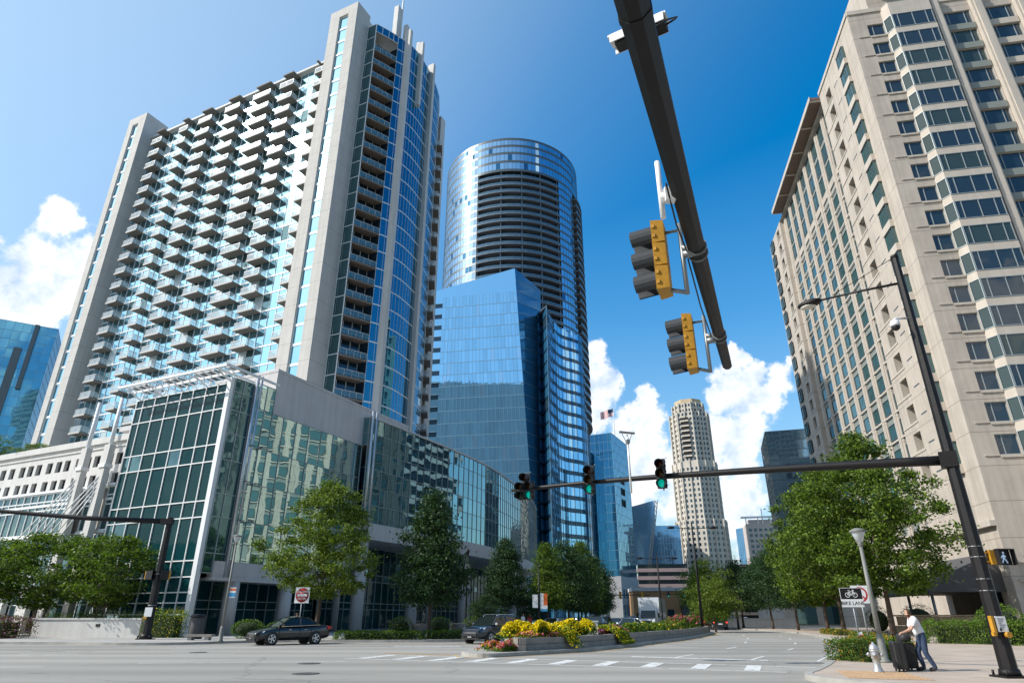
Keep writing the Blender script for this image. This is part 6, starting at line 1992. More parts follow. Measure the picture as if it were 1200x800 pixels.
def car(label, x, y, ang, col, kind='sedan', lights=False, tail=False, cat='car', group='cars on the street', sub=2):
    t = thing('parked_car' if False else ('suv' if kind == 'suv' else 'sedan_car'), label, cat, (x, y, 0.0), ang, group)
    body = col
    if kind == 'sedan':
        st = [(2.42, .42, .60, .70), (2.34, .24, .70, .82), (2.0, .20, .78, .89), (1.5, .20, .86, .915), (.95, .20, .95, .92), (0, .20, .95, .92), (-1.0, .20, .97, .92), (-1.6, .22, 1.02, .91), (-2.1, .26, 1.03, .87), (-2.36, .30, .98, .80), (-2.42, .42, .80, .72)]
        gh = dict(fb=(1.05, .955, .80), fr=(.30, 1.42, .57), rr=(-.85, 1.44, .57), rb=(-1.72, 1.03, .76), bp=-.33); wr, wx = .335, (1.42, -1.38)
    else:
        st = [(2.36, .50, .80, .72), (2.28, .28, .92, .84), (1.95, .25, 1.0, .91), (1.45, .25, 1.05, .935), (.95, .25, 1.09, .94), (0, .25, 1.09, .94), (-1.0, .25, 1.10, .94), (-1.7, .27, 1.10, .93), (-2.1, .32, 1.08, .91), (-2.3, .36, 1.0, .88), (-2.36, .48, .9, .80)]
        gh = dict(fb=(1.1, 1.09, .83), fr=(.45, 1.62, .64), rr=(-1.75, 1.64, .63), rb=(-2.2, 1.10, .80), bp=-.35); wr, wx = .36, (1.40, -1.35)
    B = MB()
    n = 11
    for xx, zb, zt, w in st:
        zs_ = zt - zb
        for yy, zz in ((-w * .80, zb), (-w * .97, zb + zs_ * .22), (-w, zb + zs_ * .55), (-w * .965, zb + zs_ * .86), (-w * .86, zt), (0, zt + .025)):
            B.v.append((xx, yy, zz))
        for yy, zz in ((w * .86, zt), (w * .965, zb + zs_ * .86), (w, zb + zs_ * .55), (w * .97, zb + zs_ * .22), (w * .80, zb)):
            B.v.append((xx, yy, zz))
    for i in range(len(st) - 1):
        for j in range(n):
            l = (j + 1) % n
            B.f.append((i * n + j, i * n + l, (i + 1) * n + l, (i + 1) * n + j)); B.m.append(0); B.s.append(True)
    for i in (0, len(st) - 1):
        B.f.append(tuple(i * n + j for j in range(n))); B.m.append(0); B.s.append(True)
    bo = B.build('body', body, t)
    ms = bo.modifiers.new('sub', 'SUBSURF'); ms.levels = ms.render_levels = sub
    # greenhouse
    fb, fr, rr, rb = gh['fb'], gh['fr'], gh['rr'], gh['rb']
    C = MB()
    r0 = [(fr[0] + .06, s * (fr[2] + .02), fr[1]) for s in (-1, 1)]
    nx = 6
    def roofz(f): return fr[1] + (rr[1] - fr[1]) * f + .035 * math.sin(math.pi * f)
    rows = []
    for i in range(nx + 1):
        f = i / nx
        xx = fr[0] + (rr[0] - fr[0]) * f; w = fr[2] + (rr[2] - fr[2]) * f
        rows.append([(xx, -w - .03, roofz(f) - .04), (xx, -w + .06, roofz(f) + .005), (xx, 0, roofz(f) + .04), (xx, w - .06, roofz(f) + .005), (xx, w + .03, roofz(f) - .04)])
    for i in range(nx):
        for j in range(4):
            C.poly([rows[i][j], rows[i][j + 1], rows[i + 1][j + 1], rows[i + 1][j]], 0, True)
    for s in (-1, 1):
        C.bar((fb[0], s * fb[2], fb[1] - .02), (fr[0], s * (fr[2] + .01), fr[1] - .02), .07, .06)
        C.bar((rb[0], s * rb[2], rb[1] - .02), (rr[0], s * (rr[2] + .01), rr[1] - .02), .12, .07)
        mid = (fb[2] + fr[2]) / 2
        C.bar((gh['bp'], s * (fb[2] + .05), fb[1]), (gh['bp'] - .05, s * (fr[2] + .025), fr[1] - .02), .09, .04)
    C.build('roof', body, t)
    G = MB(); G.poly([(fb[0], -fb[2], fb[1]), (fb[0], fb[2], fb[1]), (fr[0], fr[2], fr[1] - .01), (fr[0], -fr[2], fr[1] - .01)]); G.build('windscreen', M['carglass'], t)
    G = MB(); G.poly([(rb[0], -rb[2], rb[1]), (rb[0], rb[2], rb[1]), (rr[0], rr[2], rr[1] - .01), (rr[0], -rr[2], rr[1] - .01)]); G.build('rear_window', M['carglass'], t)
    for s in (-1, 1):
        G = MB()
        G.poly([(fb[0], s * (fb[2] + .01), fb[1]), (gh['bp'], s * (fb[2] + .055), fb[1]), (rb[0], s * (rb[2] + .02), rb[1]), (rr[0], s * (rr[2] + .01), rr[1] - .02), (gh['bp'], s * (fr[2] + .015), fr[1] - .01), (fr[0], s * (fr[2] + .01), fr[1] - .02)])
        G.build('side_window', M['carglass'], t)
        K = MB(); K.bar((fb[0] - .15, s * (fb[2] + .09), fb[1] + .005), (rb[0] + .1, s * (rb[2] + .085), rb[1] + .0), .02, .025); K.build('window_trim', M['chrome'], t)
        K = MB(); K.hexa([(fb[0] - .32, s * .88, fb[1] + .02), (fb[0] - .16, s * .88, fb[1] + .02), (fb[0] - .18, s * 1.06, fb[1] + .03), (fb[0] - .32, s * 1.06, fb[1] + .03)], [(fb[0] - .32, s * .88, fb[1] + .14), (fb[0] - .2, s * .88, fb[1] + .14), (fb[0] - .22, s * 1.06, fb[1] + .15), (fb[0] - .32, s * 1.06, fb[1] + .15)]); K.build('wing_mirror', body, t)
        w = st[1][3]
        zt = st[1][2]
        K = MB(); K.hexa([(2.30, s * w * .50, zt - .17), (2.36, s * w * .80, zt - .15), (2.0, s * (w + .045), zt - .05), (2.0, s * w * .6, zt - .05)], [(2.20, s * w * .50, zt - .0), (2.18, s * w * .86, zt + .0), (1.85, s * (w + .055), zt + .05), (1.9, s * w * .6, zt + .05)])
        K.build('headlight', M['lamp_on'] if lights else M['headlamp'], t)
        zt = st[-3][2]
        K = MB(); K.box(-2.42, -2.2, s * .80 - .10, s * .80 + .09, zt - .24, zt - .06); K.build('tail_light', M['taillamp_on'] if tail else M['taillamp'], t)
        K = MB(); K.box(-.15, .75, s * .925 - .012, s * .925 + .012, st[5][2] - .17, st[5][2] - .14) if False else K.box(.25, .42, s * .93 - .015, s * .93 + .015, st[5][2] - .17, st[5][2] - .145); K.box(-.75, -.58, s * .93 - .015, s * .93 + .015, st[5][2] - .17, st[5][2] - .145); K.build('door_handle', M['chrome'], t)
        for xs in ((1.0, gh['bp'], -1.05) if sub > 1 else ()):
            K = MB(); K.box(xs - .008, xs + .008, s * .921 - .012, s * .921 + .012, .36, st[5][2] - .10)
            K.build('door_seam', M['black'], t)
    z = st[1][1]
    K = MB(); K.box(2.30, 2.405, -.55, .55, z + .18, z + .34); K.box(2.28, 2.40, -.72, .72, z - .01, z + .1); K.build('grille', M['black'], t)
    K = MB(); K.box(2.36, 2.425, -.5, .5, z + .355, z + .385); K.box(2.36, 2.43, -.16, .16, z + .10, z + .17); K.build('grille_trim', M['chrome'], t)
    K = MB(); K.box(-2.46, -2.40, -.27, .27, .66, .80); K.build('licence_plate', M['white'], t)
    for xx in wx:
        for s in (-1, 1):
            K = MB(); K.lathe([(wr + .055, 0), (wr + .055, .22)], 24, (0, -.02, 0), axis='y'); K.build('wheel_arch', M['black'], t, loc=(xx, s * .935 - (.20 if s > 0 else 0), wr))
            W = MB(); W.lathe([(wr * .62, -.11), (wr * .93, -.11), (wr, -.07), (wr, .07), (wr * .93, .11), (wr * .62, .11)], 24, (0, 0, 0), axis='y')
            wo = W.build('wheel', M['tyre'], t, loc=(xx, s * .87, wr))
            R = MB(); R.lathe([(wr * .70, .0), (wr * .70, .115), (wr * .62, .118), (wr * .60, .09)], 24, (0, 0, 0), axis='y'); R.lathe([(wr * .6, .04), (.0001, .045)], 20, axis='y', m=1)
            for k in range(5):
                a = 2 * math.pi * k / 5
                R.bar((0, .10, 0), (wr * .66 * math.cos(a), .105, wr * .66 * math.sin(a)), wr * .2, .03, up=(0, 1, 0))
            R.lathe([(wr * .16, .08), (wr * .14, .125), (.0001, .126)], 12, axis='y')
            ro = R.build('rim', [M['rim'], M['black']], wo)
            if s < 0: ro.rotation_euler.z = math.pi
    if kind == 'suv':
        K = MB()
        for s in (-1, 1): K.tube([(.35, s * .58, 1.62), (.2, s * .58, 1.72), (-1.5, s * .58, 1.74), (-1.65, s * .58, 1.66)], .025, 6)
        K.build('roof_rail', M['chrome'], t)
    return t

def ang(az): return math.atan2(math.cos(rad(az)), math.sin(rad(az)))

def vehicles():
    M['taillamp_on'] = emit('tail_lamp_lit', (.9, .04, .03), 1.5)
    black, navy = paint('black_car_paint', (.006, .006, .008)), paint('navy_car_paint', (.014, .024, .042))
    silver, white_, blue, dark, maroon = paint('silver_car_paint', (.38, .42, .47), .6), paint('white_car_paint', (.7, .71, .72), 0), paint('blue_car_paint', (.02, .045, .12)), paint('charcoal_car_paint', (.03, .032, .035)), paint('maroon_car_paint', (.16, .012, .012))
    car('black saloon car turning left in front of the white columns', -14.1, 44.1, ang(-130), black, sub=3).scale = (1.0, 1.0, 1.08)
    car('dark blue suv with roof rails at the near end of the median', -1.25, 46.3, ang(217), navy, 'suv', cat='suv', sub=3)
    Q = [(648, 66, 'white saloon partly hidden in the shade of the closely planted trees', white_, 'sedan', 0), (664, 57, 'silver blue saloon queueing behind the first yellow flowers', silver, 'sedan', 0),
         (699, 60, 'dark suv queueing behind the second yellow flowers', navy, 'suv', 0), (720, 70, 'charcoal saloon queueing left of the silver car near the truck', dark, 'sedan', 0),
         (738, 66, 'silver saloon queueing just left of the delivery truck', silver, 'sedan', 0), (791, 79, 'blue saloon with headlights on, right of the delivery truck', blue, 'sedan', 1),
         (746, 92, 'white suv waiting behind the truck on its left', white_, 'suv', 1), (812, 96, 'charcoal suv farther back, right of the blue saloon', dark, 'suv', 0), (806, 110, 'silver suv far back in the queue', silver, 'suv', 0), (729, 84, 'maroon saloon in the queue left of the truck', maroon, 'sedan', 0)]
    for px, Y, lab, c, k, li in Q:
        p = at(px, 735, Y)
        car(lab, p.x, Y, ang(203 + (Y - 60) * .05), c, k, bool(li), sub=1, cat='suv' if k == 'suv' else 'car')
    for px, Y, az, lab, c, k in ((843, 92, 12, 'dark suv driving away at the bend with red tail lights', navy, 'suv'), (831, 108, 12, 'maroon car driving away ahead of the dark suv', maroon, 'sedan'), (857, 140, -70, 'charcoal car crossing far beyond the bend', dark, 'sedan'), (822, 135, 10, 'white suv driving away far up the street', white_, 'suv'), (872, 132, -60, 'blue car crossing far beyond the right trees', blue, 'sedan')):
        p = at(px, 735, Y)
        car(lab, p.x, Y, ang(az), c, k, False, az > 0, sub=1, cat='suv' if k == 'suv' else 'car')
    # delivery truck
    p = at(763, 735, 84)
    t = thing('delivery_truck', 'white box delivery truck facing the camera with its headlights on', 'truck', (p.x, 84, 0), ang(200))
    B = MB(); B.box(-5.5, .6, -1.25, 1.25, .9, 3.75); B.build('cargo_box', paint('truck_box_white', (.62, .66, .70), 0), t)
    B = MB(); B.hexa([(.7, -1.05, .5), (2.9, -1.0, .5), (2.9, 1.0, .5), (.7, 1.05, .5)], [(.7, -1.05, 1.5), (2.7, -.95, 1.35), (2.7, .95, 1.35), (.7, 1.05, 1.5)]); B.hexa([(.7, -1.05, 1.5), (1.75, -1.0, 1.45), (1.75, 1.0, 1.45), (.7, 1.05, 1.5)], [(.7, -.95, 2.4), (1.1, -.92, 2.4), (1.1, .92, 2.4), (.7, .95, 2.4)]); B.build('cab', white_, t)
    G = MB(); G.poly([(1.78, -.93, 1.5), (1.78, .93, 1.5), (1.17, .85, 2.3), (1.17, -.85, 2.3)]); G.build('windscreen', M['carglass'], t)
    G = MB(); G.box(2.88, 2.95, -.6, .6, .75, 1.15); G.build('grille', M['black'], t)
    G = MB(); G.box(2.86, 3.05, -1.05, 1.05, .42, .62); G.build('bumper', M['chrome'], t)
    for s in (-1, 1):
        G = MB(); G.box(2.8, 2.94, s * .78 - .14, s * .78 + .14, .80, 1.02); G.build('headlight', M['lamp_on'], t)
        G = MB(); G.box(1.45, 1.6, s * 1.28 - .1, s * 1.28 + .1, 1.5, 2.0); G.build('wing_mirror', M['black'], t)
        for xx in (1.9, -3.6):
            G = MB(); G.lathe([(.2, -.14), (.44, -.14), (.48, -.1), (.48, .1), (.44, .14), (.2, .14)], 18, axis='y'); wo = G.build('wheel', M['tyre'], t, loc=(xx, s * .98, .48))
            G = MB(); G.lathe([(.3, -.1), (.3, .1)], 14, axis='y'); G.build('rim', M['rim'], wo)

# ---------------------------------------------------------------- people
def person(label, loc, rz, joints, radii, edges, tee, legs, hair='hair', sleeve=True, group=None, fingers=True):
    t = thing('person', label, 'person', loc, rz, group)
    names = list(joints)
    V = [Vector(joints[k]) for k in names]
    R = [radii[k] for k in names]
    E = [(names.index(a), names.index(b)) for a, b in edges]
    if fingers:
        for s in ('l', 'r'):
            w, h = Vector(joints['wrist_' + s]), Vector(joints['hand_' + s])
            d = (h - w).normalized()
            side = d.cross(Vector((0, 0, 1))).normalized() if abs(d.z) < .9 else Vector((0, 1, 0))
            up = side.cross(d)
            for k, (o, L) in enumerate(((-.03, .065), (-.01, .08), (.012, .075), (.032, .06))):
                i = len(V); V += [h + side * o + d * .012, h + side * o * 1.15 + d * L * .6 - up * .012, h + side * o * 1.15 + d * L * .8 - up * .045]; R += [.0105, .0095, .008]
                E += [(names.index('hand_' + s), i), (i, i + 1), (i + 1, i + 2)]
            i = len(V); V += [w + d * .03 + side * .035, w + d * .075 + side * .055 - up * .02]; R += [.012, .009]
            E += [(names.index('hand_' + s), i), (i, i + 1)]
    me = bpy.data.meshes.new('body')
    me.from_pydata([tuple(v) for v in V], E, [])
    o = bpy.data.objects.new('body', me); COL.objects.link(o)
    sk = o.modifiers.new('skin', 'SKIN'); sk.use_smooth_shade = True
    for i, d in enumerate(me.skin_vertices[0].data):
        d.radius = (R[i], R[i]); d.use_root = (i == 0)
    sb = o.modifiers.new('sub', 'SUBSURF'); sb.levels = sb.render_levels = 2
    bm_ = bpy.data.meshes.new_from_object(o.evaluated_get(bpy.context.evaluated_depsgraph_get()))
    bpy.data.objects.remove(o); bpy.data.meshes.remove(me)
    hd = Vector(joints['head']); fwd = Vector(joints['face_dir']) if 'face_dir' in joints else Vector((0, -1, 0))
    fwd.normalize()
    tip = hd + fwd * .10 + Vector((0, 0, -.015)); sidev = fwd.cross(Vector((0, 0, 1)))
    for v in bm_.vertices:
        e = (v.co - tip).length
        v.co += fwd * .03 * math.exp(-(e / .022) ** 2)
        for s in (-1, 1):
            ear = hd + sidev * s * .082 - fwd * .01
            v.co += sidev * s * .016 * math.exp(-((v.co - ear).length / .025) ** 2)
    bm_.materials.clear(); bm_.materials.append(M['skin'])
    for p in bm_.polygons: p.use_smooth = True
    body = bpy.data.objects.new('body', bm_); COL.objects.link(body); body.parent = t
    # clothing: shells lifted off the same body surface, chosen by nearest bone
    bones = [(names[a], names[b], V[a], V[b]) for a, b in E if a < len(names) and b < len(names)]
    def near(c):
        best = (9, None, 0)
        for a, b, p, q in bones:
            d = q - p
            f = max(0, min(1, (c - p).dot(d) / max(d.length_squared, 1e-6)))
            e = (c - (p + d * f)).length - .35 * (radii[a] * (1 - f) + radii[b] * f)
            if e < best[0]: best = (e, (a, b), f)
        return best[1], best[2]
    def region(fn, name, mat, lift):
        faces = [p for p in bm_.polygons if fn(*near(p.center), p.center)]
        ids = sorted({i for p in faces for i in p.vertices})
        mp = {i: k for k, i in enumerate(ids)}
        mb = MB()
        for i in ids:
            v = bm_.vertices[i]
            mb.v.append(tuple(v.co + v.normal * lift * random.uniform(.75, 1.3)))
        for p in faces:
            mb.f.append(tuple(mp[i] for i in p.vertices)); mb.m.append(0); mb.s.append(True)
        if mb.f:
            ob = mb.build(name, mat, t)
            so = ob.modifiers.new('solid', 'SOLIDIFY'); so.thickness = .006; so.offset = 1
    def is_(bn, *a): return any(k in bn[0] or k in bn[1] for k in a)
    hipz = Vector(joints['pelvis']).z
    region(lambda b, f, c: (is_(b, 'chest', 'spine') and not is_(b, 'head', 'neck')) or (b == ('chest', 'neck') and f < .45) or (is_(b, 'shoulder')) and not is_(b, 'elbow') or (b[0].startswith('shoulder') and f < .72), 'shirt', tee, .014)
    region(lambda b, f, c: (is_(b, 'hip') and not is_(b, 'ankle')) or (b[0].startswith('knee') and f < .93) or (b[0] == 'pelvis' and b[1].startswith('hip')), 'trousers', legs, .011)
    region(lambda b, f, c: is_(b, 'toe') or (b[0].startswith('knee') and f >= .95), 'shoe', M['shoe'], .012)
    region(lambda b, f, c: is_(b, 'head', 'crown') and ((c - hd).dot(fwd) < .035 if c.z < hd.z + .05 else True) and c.z > hd.z - .07 , 'hair', M[hair], .014)
    ey = MB()
    for s in (-1, 1):
        c = hd + fwd * .094 + sidev * s * .034 + Vector((0, 0, .012))
        ey.ell(tuple(c), .012, .012, .008, 8, 6)
    c = hd + fwd * .092 + Vector((0, 0, -.055)); ey.bar(tuple(c - sidev * .024), tuple(c + sidev * .024), .008, .006)
    ey.build('eyes_and_mouth', M['hair'], t)
    return t

RAD = dict(pelvis=.135, spine=.135, chest=.155, neck=.058, jaw=.07, head=.092, crown=.066, hip_l=.095, hip_r=.095, knee_l=.062, knee_r=.062, ankle_l=.042, ankle_r=.042, toe_l=.036, toe_r=.036,
           shoulder_l=.066, shoulder_r=.066, elbow_l=.043, elbow_r=.043, wrist_l=.030, wrist_r=.030, hand_l=.036, hand_r=.036)
EDG = [('pelvis', 'spine'), ('spine', 'chest'), ('chest', 'neck'), ('neck', 'jaw'), ('jaw', 'head'), ('head', 'crown'), ('pelvis', 'hip_l'), ('pelvis', 'hip_r')]
for s_ in 'lr':
    EDG += [('hip_' + s_, 'knee_' + s_), ('knee_' + s_, 'ankle_' + s_), ('ankle_' + s_, 'toe_' + s_), ('chest', 'shoulder_' + s_), ('shoulder_' + s_, 'elbow_' + s_), ('elbow_' + s_, 'wrist_' + s_), ('wrist_' + s_, 'hand_' + s_)]

def stand(stride=.12, swing=.12):
    j = dict(pelvis=(0, 0, .97), spine=(0, -.01, 1.13), chest=(0, -.01, 1.32), neck=(0, .0, 1.48), jaw=(0, -.025, 1.565), head=(0, -.01, 1.635), crown=(0, .0, 1.70))
    for s, k in ((-1, 'l'), (1, 'r')):
        j.update({'hip_' + k: (s * .09, 0, .90), 'knee_' + k: (s * .10, -s * stride - .02, .50), 'ankle_' + k: (s * .10, -s * stride * 1.3 + .03, .08), 'toe_' + k: (s * .11, -s * stride * 1.3 - .13, .035),
                  'shoulder_' + k: (s * .18, .0, 1.40), 'elbow_' + k: (s * .235, s * swing * .5, 1.12), 'wrist_' + k: (s * .24, s * swing - .08, .88), 'hand_' + k: (s * .24, s * swing - .11, .81)})
    return j

def people():
    # traveller, facing local -y, leaning over the luggage
    j = dict(pelvis=(0, .06, .96), spine=(0, .03, 1.12), chest=(0, -.03, 1.31), neck=(0, -.08, 1.455), jaw=(0, -.14, 1.53), head=(0, -.135, 1.605), crown=(0, -.12, 1.675))
    for s, k in ((-1, 'l'), (1, 'r')):
        st = -.12 if k == 'l' else .12
        j.update({'hip_' + k: (s * .09, .09, .88), 'knee_' + k: (s * .10, st * .6 + .0, .49), 'ankle_' + k: (s * .10, st + .14, .085), 'toe_' + k: (s * .11, st - .03, .035), 'shoulder_' + k: (s * .185, -.045, 1.39)})
    j.update({'elbow_l': (-.24, -.12, 1.10), 'wrist_l': (-.17, -.33, 1.02), 'hand_l': (-.14, -.40, 1.0), 'elbow_r': (.25, -.20, 1.12), 'wrist_r': (.30, -.46, 1.03), 'hand_r': (.31, -.53, 1.015)})
    loc = Vector((12.15, 20.9, .135))
    # facing image-left and slightly away
    rz = rad(-90 - 14)
    person('man in a white t-shirt and jeans leaning over his black suitcases on the right pavement', loc, rz, j, RAD, EDG, M['tee'], M['denim'])
    Rm = Matrix.Translation(loc) @ Matrix.Rotation(rz, 4, 'Z')
    def suitcase(label, lp, w, d, h, rzz, handle):
        q = Rm @ Vector(lp)
        t = thing('suitcase', label, 'suitcase', (q.x, q.y, .135), rz + rzz, 'suitcases on the right corner')
        b = MB(); b.box(-w / 2, w / 2, -d / 2, d / 2, .06, h); o = b.build('shell', M['case'], t); bv = o.modifiers.new('b', 'BEVEL'); bv.width = .045; bv.segments = 3
        b = MB()
        for x in steps(-w / 2 + .07, w / 2 - .07, .09): b.box(x - .012, x + .012, -d / 2 - .008, d / 2 + .008, .12, h - .08)
        b.box(-w / 2 - .004, w / 2 + .004, -.012, .012, .12, h - .06); b.build('rib', M['signblack'], t)
        b = MB(); b.tube([(-.11, .0, h - .02), (-.11, 0, handle), (.11, 0, handle), (.11, 0, h - .02)], .013, 6); b.build('pull_handle', M['black'], t)
        for x in (-w / 2 + .07, w / 2 - .07):
            for y in (-d / 2 + .05, d / 2 - .05):
                k = MB(); k.lathe([(.032, -.02), (.032, .02)], 10, axis='y'); k.build('wheel', M['black'], t, loc=(x, y, .032))
    suitcase('upright black suitcase held by its pull handle, the one nearer the hydrant', (.30, -.72, 0), .46, .30, .80, 0, 1.0)
    suitcase('bulky black suitcase under the duffel bag, in front of the man', (-.22, -.34, 0), .50, .34, .74, .15, .78)
    q = Rm @ Vector((-.18, -.36, .0))
    t = thing('duffel_bag', 'soft black duffel bag lying on top of the bulky suitcase', 'bag', (q.x, q.y, .135 + .78), rz + .1)
    b = MB(); b.lathe([(.0001, -.27), (.09, -.265), (.125, -.22), (.135, 0), (.125, .22), (.09, .265), (.0001, .27)], 14, (0, 0, .105), axis='x'); b.v = [(x, y * 1.15, max(0.0, z * .95)) for x, y, z in b.v]; b.build('body', M['case'], t)
    b = MB(); b.tube([(-.1, 0, .21), (-.08, 0, .27), (.08, 0, .27), (.1, 0, .21)], .012, 6); b.build('strap', M['black'], t)
    q = Rm @ Vector((0.02, .20, 0))
    # distant pedestrians
    for px, Y, lab, c, lg, rzp in ((613, 62.5, 'distant pedestrian in a pale top walking under the closely planted trees', M['tee'], M['denim'], 1.0), (621, 63.5, 'distant pedestrian in a red top beside the one in a pale top', M['red'], M['case'], .6), (346, 49.6, 'person in dark clothes standing behind the black saloon roof', M['case'], M['denim'], 1.4)):
        p = at(px, 735, Y)
        person(lab, (p.x, Y, .135), rzp, stand(), RAD, EDG, c, lg, fingers=True, group='pedestrians')

# ---------------------------------------------------------------- sky, light, camera
SUN = Vector((-.7625, -.171, .624)).normalized()

def world():
    w = bpy.data.worlds.new('World'); SC.world = w; w.use_nodes = True
    nt = w.node_tree; L = nt.links
    bg = nt.nodes['Background']; bg.inputs['Strength'].default_value = .15
    sky = N(nt, 'ShaderNodeTexSky'); sky.sky_type = 'NISHITA'; sky.sun_disc = False
    sky.sun_elevation = math.asin(SUN.z); sky.sun_rotation = math.atan2(SUN.x, SUN.y)
    sky.air_density = 1.35; sky.dust_density = 2.0; sky.ozone_density = 3.5; sky.altitude = 200
    tc = N(nt, 'ShaderNodeTexCoord')
    hs = N(nt, 'ShaderNodeHueSaturation'); hs.inputs['Hue'].default_value = .498; hs.inputs['Saturation'].default_value = 1.45; hs.inputs['Value'].default_value = 1.12; L.new(sky.outputs[0], hs.inputs['Color'])
    d = tc.outputs['Generated']
    # aerosol glow toward the sun, deeper polarised blue at right angles to it
    dt = N(nt, 'ShaderNodeVectorMath', operation='DOT_PRODUCT'); L.new(d, dt.inputs[0]); dt.inputs[1].default_value = SUN
    fs = N(nt, 'ShaderNodeMapRange', interpolation_type='SMOOTHSTEP'); fs.inputs['From Min'].default_value = -.06; fs.inputs['From Max'].default_value = .75; L.new(dt.outputs['Value'], fs.inputs[0])
    st = N(nt, 'ShaderNodeMapRange'); st.inputs['To Min'].default_value = 1.75; st.inputs['To Max'].default_value = 1.1; L.new(fs.outputs[0], st.inputs[0])
    sx = N(nt, 'ShaderNodeSeparateXYZ'); L.new(d, sx.inputs[0])
    zf = N(nt, 'ShaderNodeMapRange'); zf.inputs['From Min'].default_value = .05; zf.inputs['From Max'].default_value = .62; L.new(sx.outputs['Z'], zf.inputs[0])
    sm = N(nt, 'ShaderNodeMix'); L.new(zf.outputs[0], sm.inputs[0]); sm.inputs[2].default_value = 1.25; L.new(st.outputs[0], sm.inputs[3]); L.new(sm.outputs[0], hs.inputs['Saturation'])
    lo = N(nt, 'ShaderNodeMath', operation='MULTIPLY_ADD'); lo.inputs[1].default_value = -.42; lo.inputs[2].default_value = .42; L.new(zf.outputs[0], lo.inputs[0])
    hz = N(nt, 'ShaderNodeMix', data_type='RGBA'); fm = N(nt, 'ShaderNodeMath', operation='MULTIPLY'); fm.inputs[1].default_value = .45; L.new(fs.outputs[0], fm.inputs[0]); fx = N(nt, 'ShaderNodeMath', operation='MAXIMUM'); L.new(fm.outputs[0], fx.inputs[0]); L.new(lo.outputs[0], fx.inputs[1]); L.new(fx.outputs[0], hz.inputs[0])
    L.new(hs.outputs[0], hz.inputs[6]); hz.inputs[7].default_value = (3.0, 4.5, 5.8, 1)
    def fbm(scale, det, rough, vec, off=(0, 0, 0)):
        mp = N(nt, 'ShaderNodeMapping'); mp.inputs['Location'].default_value = off; L.new(vec, mp.inputs[0])
        n = N(nt, 'ShaderNodeTexNoise'); n.inputs['Scale'].default_value = scale; n.inputs['Detail'].default_value = det; n.inputs['Roughness'].default_value = rough
        L.new(mp.outputs[0], n.inputs[0]); return n.outputs['Fac']
    def mth(op, a, b=None, c=None):
        n = N(nt, 'ShaderNodeMath', operation=op)
        for i, q in enumerate((a, b, c)):
            if q is None: continue
            if isinstance(q, (int, float)): n.inputs[i].default_value = q
            else: L.new(q, n.inputs[i])
        return n.outputs[0]
    # cumulus heads as groups of puffs at fixed compass bearings
    puffs = [(70, 262, 28), (40, 300, 40), (85, 300, 34), (15, 340, 44), (70, 345, 40), (10, 280, 18), (90, 262, 18), (40, 372, 40),
             (694, 412, 17), (690, 450, 24), (700, 438, 19), (690, 492, 24), (708, 448, 13), (684, 470, 26),
             (760, 465, 13), (758, 488, 20), (770, 520, 24), (745, 520, 22), (790, 550, 36), (760, 560, 40), (735, 590, 26), (800, 590, 40),
             (866, 418, 13), (858, 445, 22), (842, 462, 22), (885, 440, 16), (872, 470, 30), (884, 500, 30), (868, 530, 34), (905, 470, 16), (918, 438, 17), (925, 425, 10), (925, 455, 14), (850, 500, 30), (880, 570, 22), (880, 632, 26), (860, 622, 22), (850, 580, 26), (870, 600, 24), (700, 590, 20)]
    val = None
    wn = N(nt, 'ShaderNodeTexNoise'); wn.inputs['Scale'].default_value = 11; wn.inputs['Detail'].default_value = 7; wn.inputs['Roughness'].default_value = .6; L.new(d, wn.inputs[0])
    wv = N(nt, 'ShaderNodeVectorMath', operation='MULTIPLY_ADD'); L.new(wn.outputs['Color'], wv.inputs[0]); wv.inputs[1].default_value = (.075, .075, .075); 
    wo = N(nt, 'ShaderNodeVectorMath', operation='SUBTRACT'); L.new(d, wo.inputs[0]); wo.inputs[1].default_value = (.0375, .0375, .0375); L.new(wo.outputs[0], wv.inputs[2])
    dw = wv.outputs[0]
    for px, py, r in puffs:
        b = ray(px, py); b = b.normalized()
        e = ray(px + r * 1.25, py).normalized()
        rr = (b - e).length
        dn = N(nt, 'ShaderNodeVectorMath', operation='DISTANCE'); L.new(dw, dn.inputs[0]); dn.inputs[1].default_value = b
        q = mth('MULTIPLY_ADD', dn.outputs['Value'], -1 / rr, 1.0)
        val = q if val is None else mth('SMOOTH_MAX', val, q, .5)
    # scattered fair-weather cumulus on the rest of the sky (seen in the glass)
    back = mth('LESS_THAN', sx.outputs['Y'], .12)
    f0 = fbm(3.2, 2, .5, d, (4.1, 2.3, .7))
    low = N(nt, 'ShaderNodeMapRange'); low.inputs['From Min'].default_value = .75; low.inputs['From Max'].default_value = .1; low.inputs['To Min'].default_value = -.35; low.inputs['To Max'].default_value = .12; L.new(sx.outputs['Z'], low.inputs[0])
    gen = mth('MULTIPLY', mth('ADD', mth('MULTIPLY_ADD', f0, 4.0, -2.1), low.outputs[0]), 1.0)
    gen = mth('ADD', gen, mth('MULTIPLY_ADD', back, 9.0, -9.0))
    val = mth('MAXIMUM', val, gen)
    n1 = fbm(14, 9, .62, d); n2 = fbm(34, 6, .6, d)
    sh = mth('ADD', val, mth('ADD', mth('MULTIPLY_ADD', n1, 2.3, -1.15), mth('MULTIPLY_ADD', n2, .7, -.35)))
    mask = N(nt, 'ShaderNodeMapRange', interpolation_type='SMOOTHSTEP'); mask.inputs['From Min'].default_value = .02; mask.inputs['From Max'].default_value = .42; L.new(sh, mask.inputs[0])
    # relief: compare density here and a little way toward the sun
    off = tuple(-SUN * .018)
    n1b = fbm(14, 9, .62, d, off)
    rel = mth('MULTIPLY_ADD', mth('SUBTRACT', n1, n1b), 3.8, .50)
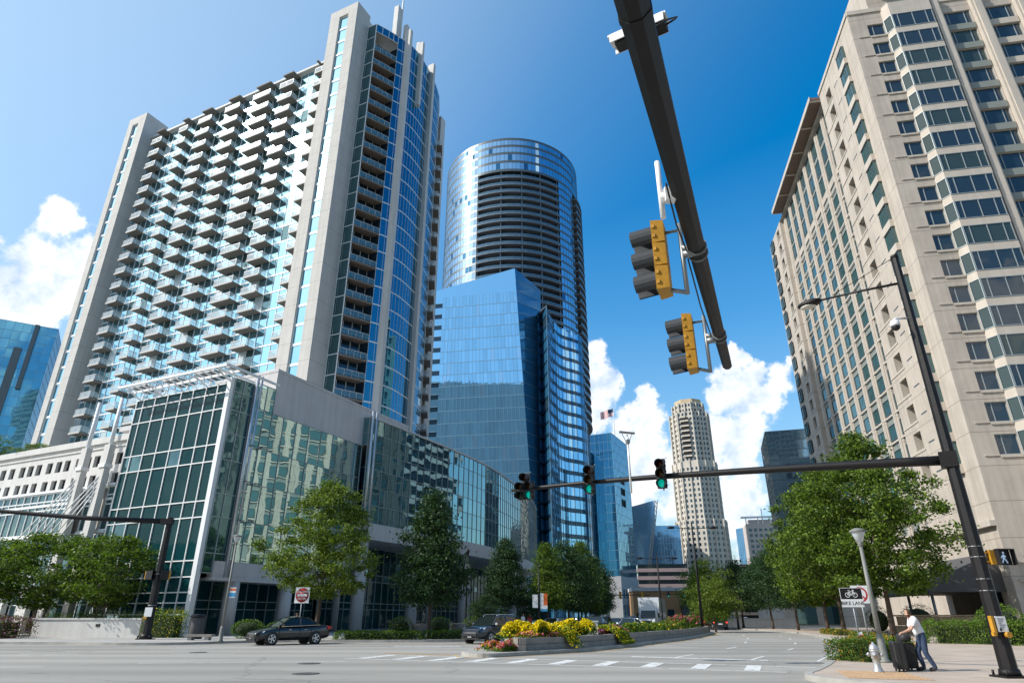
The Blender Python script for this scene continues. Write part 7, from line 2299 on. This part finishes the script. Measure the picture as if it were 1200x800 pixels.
    core = N(nt, 'ShaderNodeMapRange'); core.inputs['From Min'].default_value = .2; core.inputs['From Max'].default_value = 1.6; core.inputs['To Min'].default_value = .28; core.inputs['To Max'].default_value = -.12; L.new(sh, core.inputs[0])
    tone = N(nt, 'ShaderNodeClamp'); L.new(mth('ADD', rel, core.outputs[0]), tone.inputs[0])
    cr = N(nt, 'ShaderNodeMix', data_type='RGBA'); L.new(tone.outputs[0], cr.inputs[0])
    cr.inputs[6].default_value = (3.3, 4.2, 5.6, 1); cr.inputs[7].default_value = (6.6, 6.65, 6.75, 1)
    mx = N(nt, 'ShaderNodeMix', data_type='RGBA'); L.new(mth('MULTIPLY', mask.outputs[0], .94), mx.inputs[0]); L.new(hz.outputs[2], mx.inputs[6]); L.new(cr.outputs[2], mx.inputs[7])
    L.new(mx.outputs[2], bg.inputs['Color'])

def light_and_camera():
    l = bpy.data.lights.new('sun', 'SUN'); l.energy = 4.2; l.angle = rad(.53); l.color = (1, .955, .88)
    o = bpy.data.objects.new('sun', l); COL.objects.link(o)
    o.rotation_euler = SUN.to_track_quat('Z', 'Y').to_euler()
    o.location = SUN * 300
    cam = bpy.data.cameras.new('camera'); c = bpy.data.objects.new('camera', cam); COL.objects.link(c)
    c.location = (0, 0, EYE); c.rotation_euler = (math.pi / 2 + PITCH, 0, 0)
    cam.sensor_width = 36; cam.lens = F / 1200 * 36; cam.clip_start = .05; cam.clip_end = 6000
    SC.camera = c
    v = SC.view_settings
    v.view_transform = 'Standard'; v.look = 'None'; v.gamma = 1; v.exposure = .28; v.use_curve_mapping = False
    SC.cycles.max_bounces = 6; SC.cycles.glossy_bounces = 4; SC.cycles.transparent_max_bounces = 12; SC.cycles.diffuse_bounces = 3
    SC.cycles.sample_clamp_indirect = 6; SC.cycles.use_denoising = True

world(); light_and_camera(); ground()
apartment_tower(); glass_podium(); white_annex(); hotel()
round_tower(); office_block(); stepped_tower(); sail_building(); ivory_tower(); other_buildings()
trees(); planting(); median(); street_furniture(); vehicles(); people()
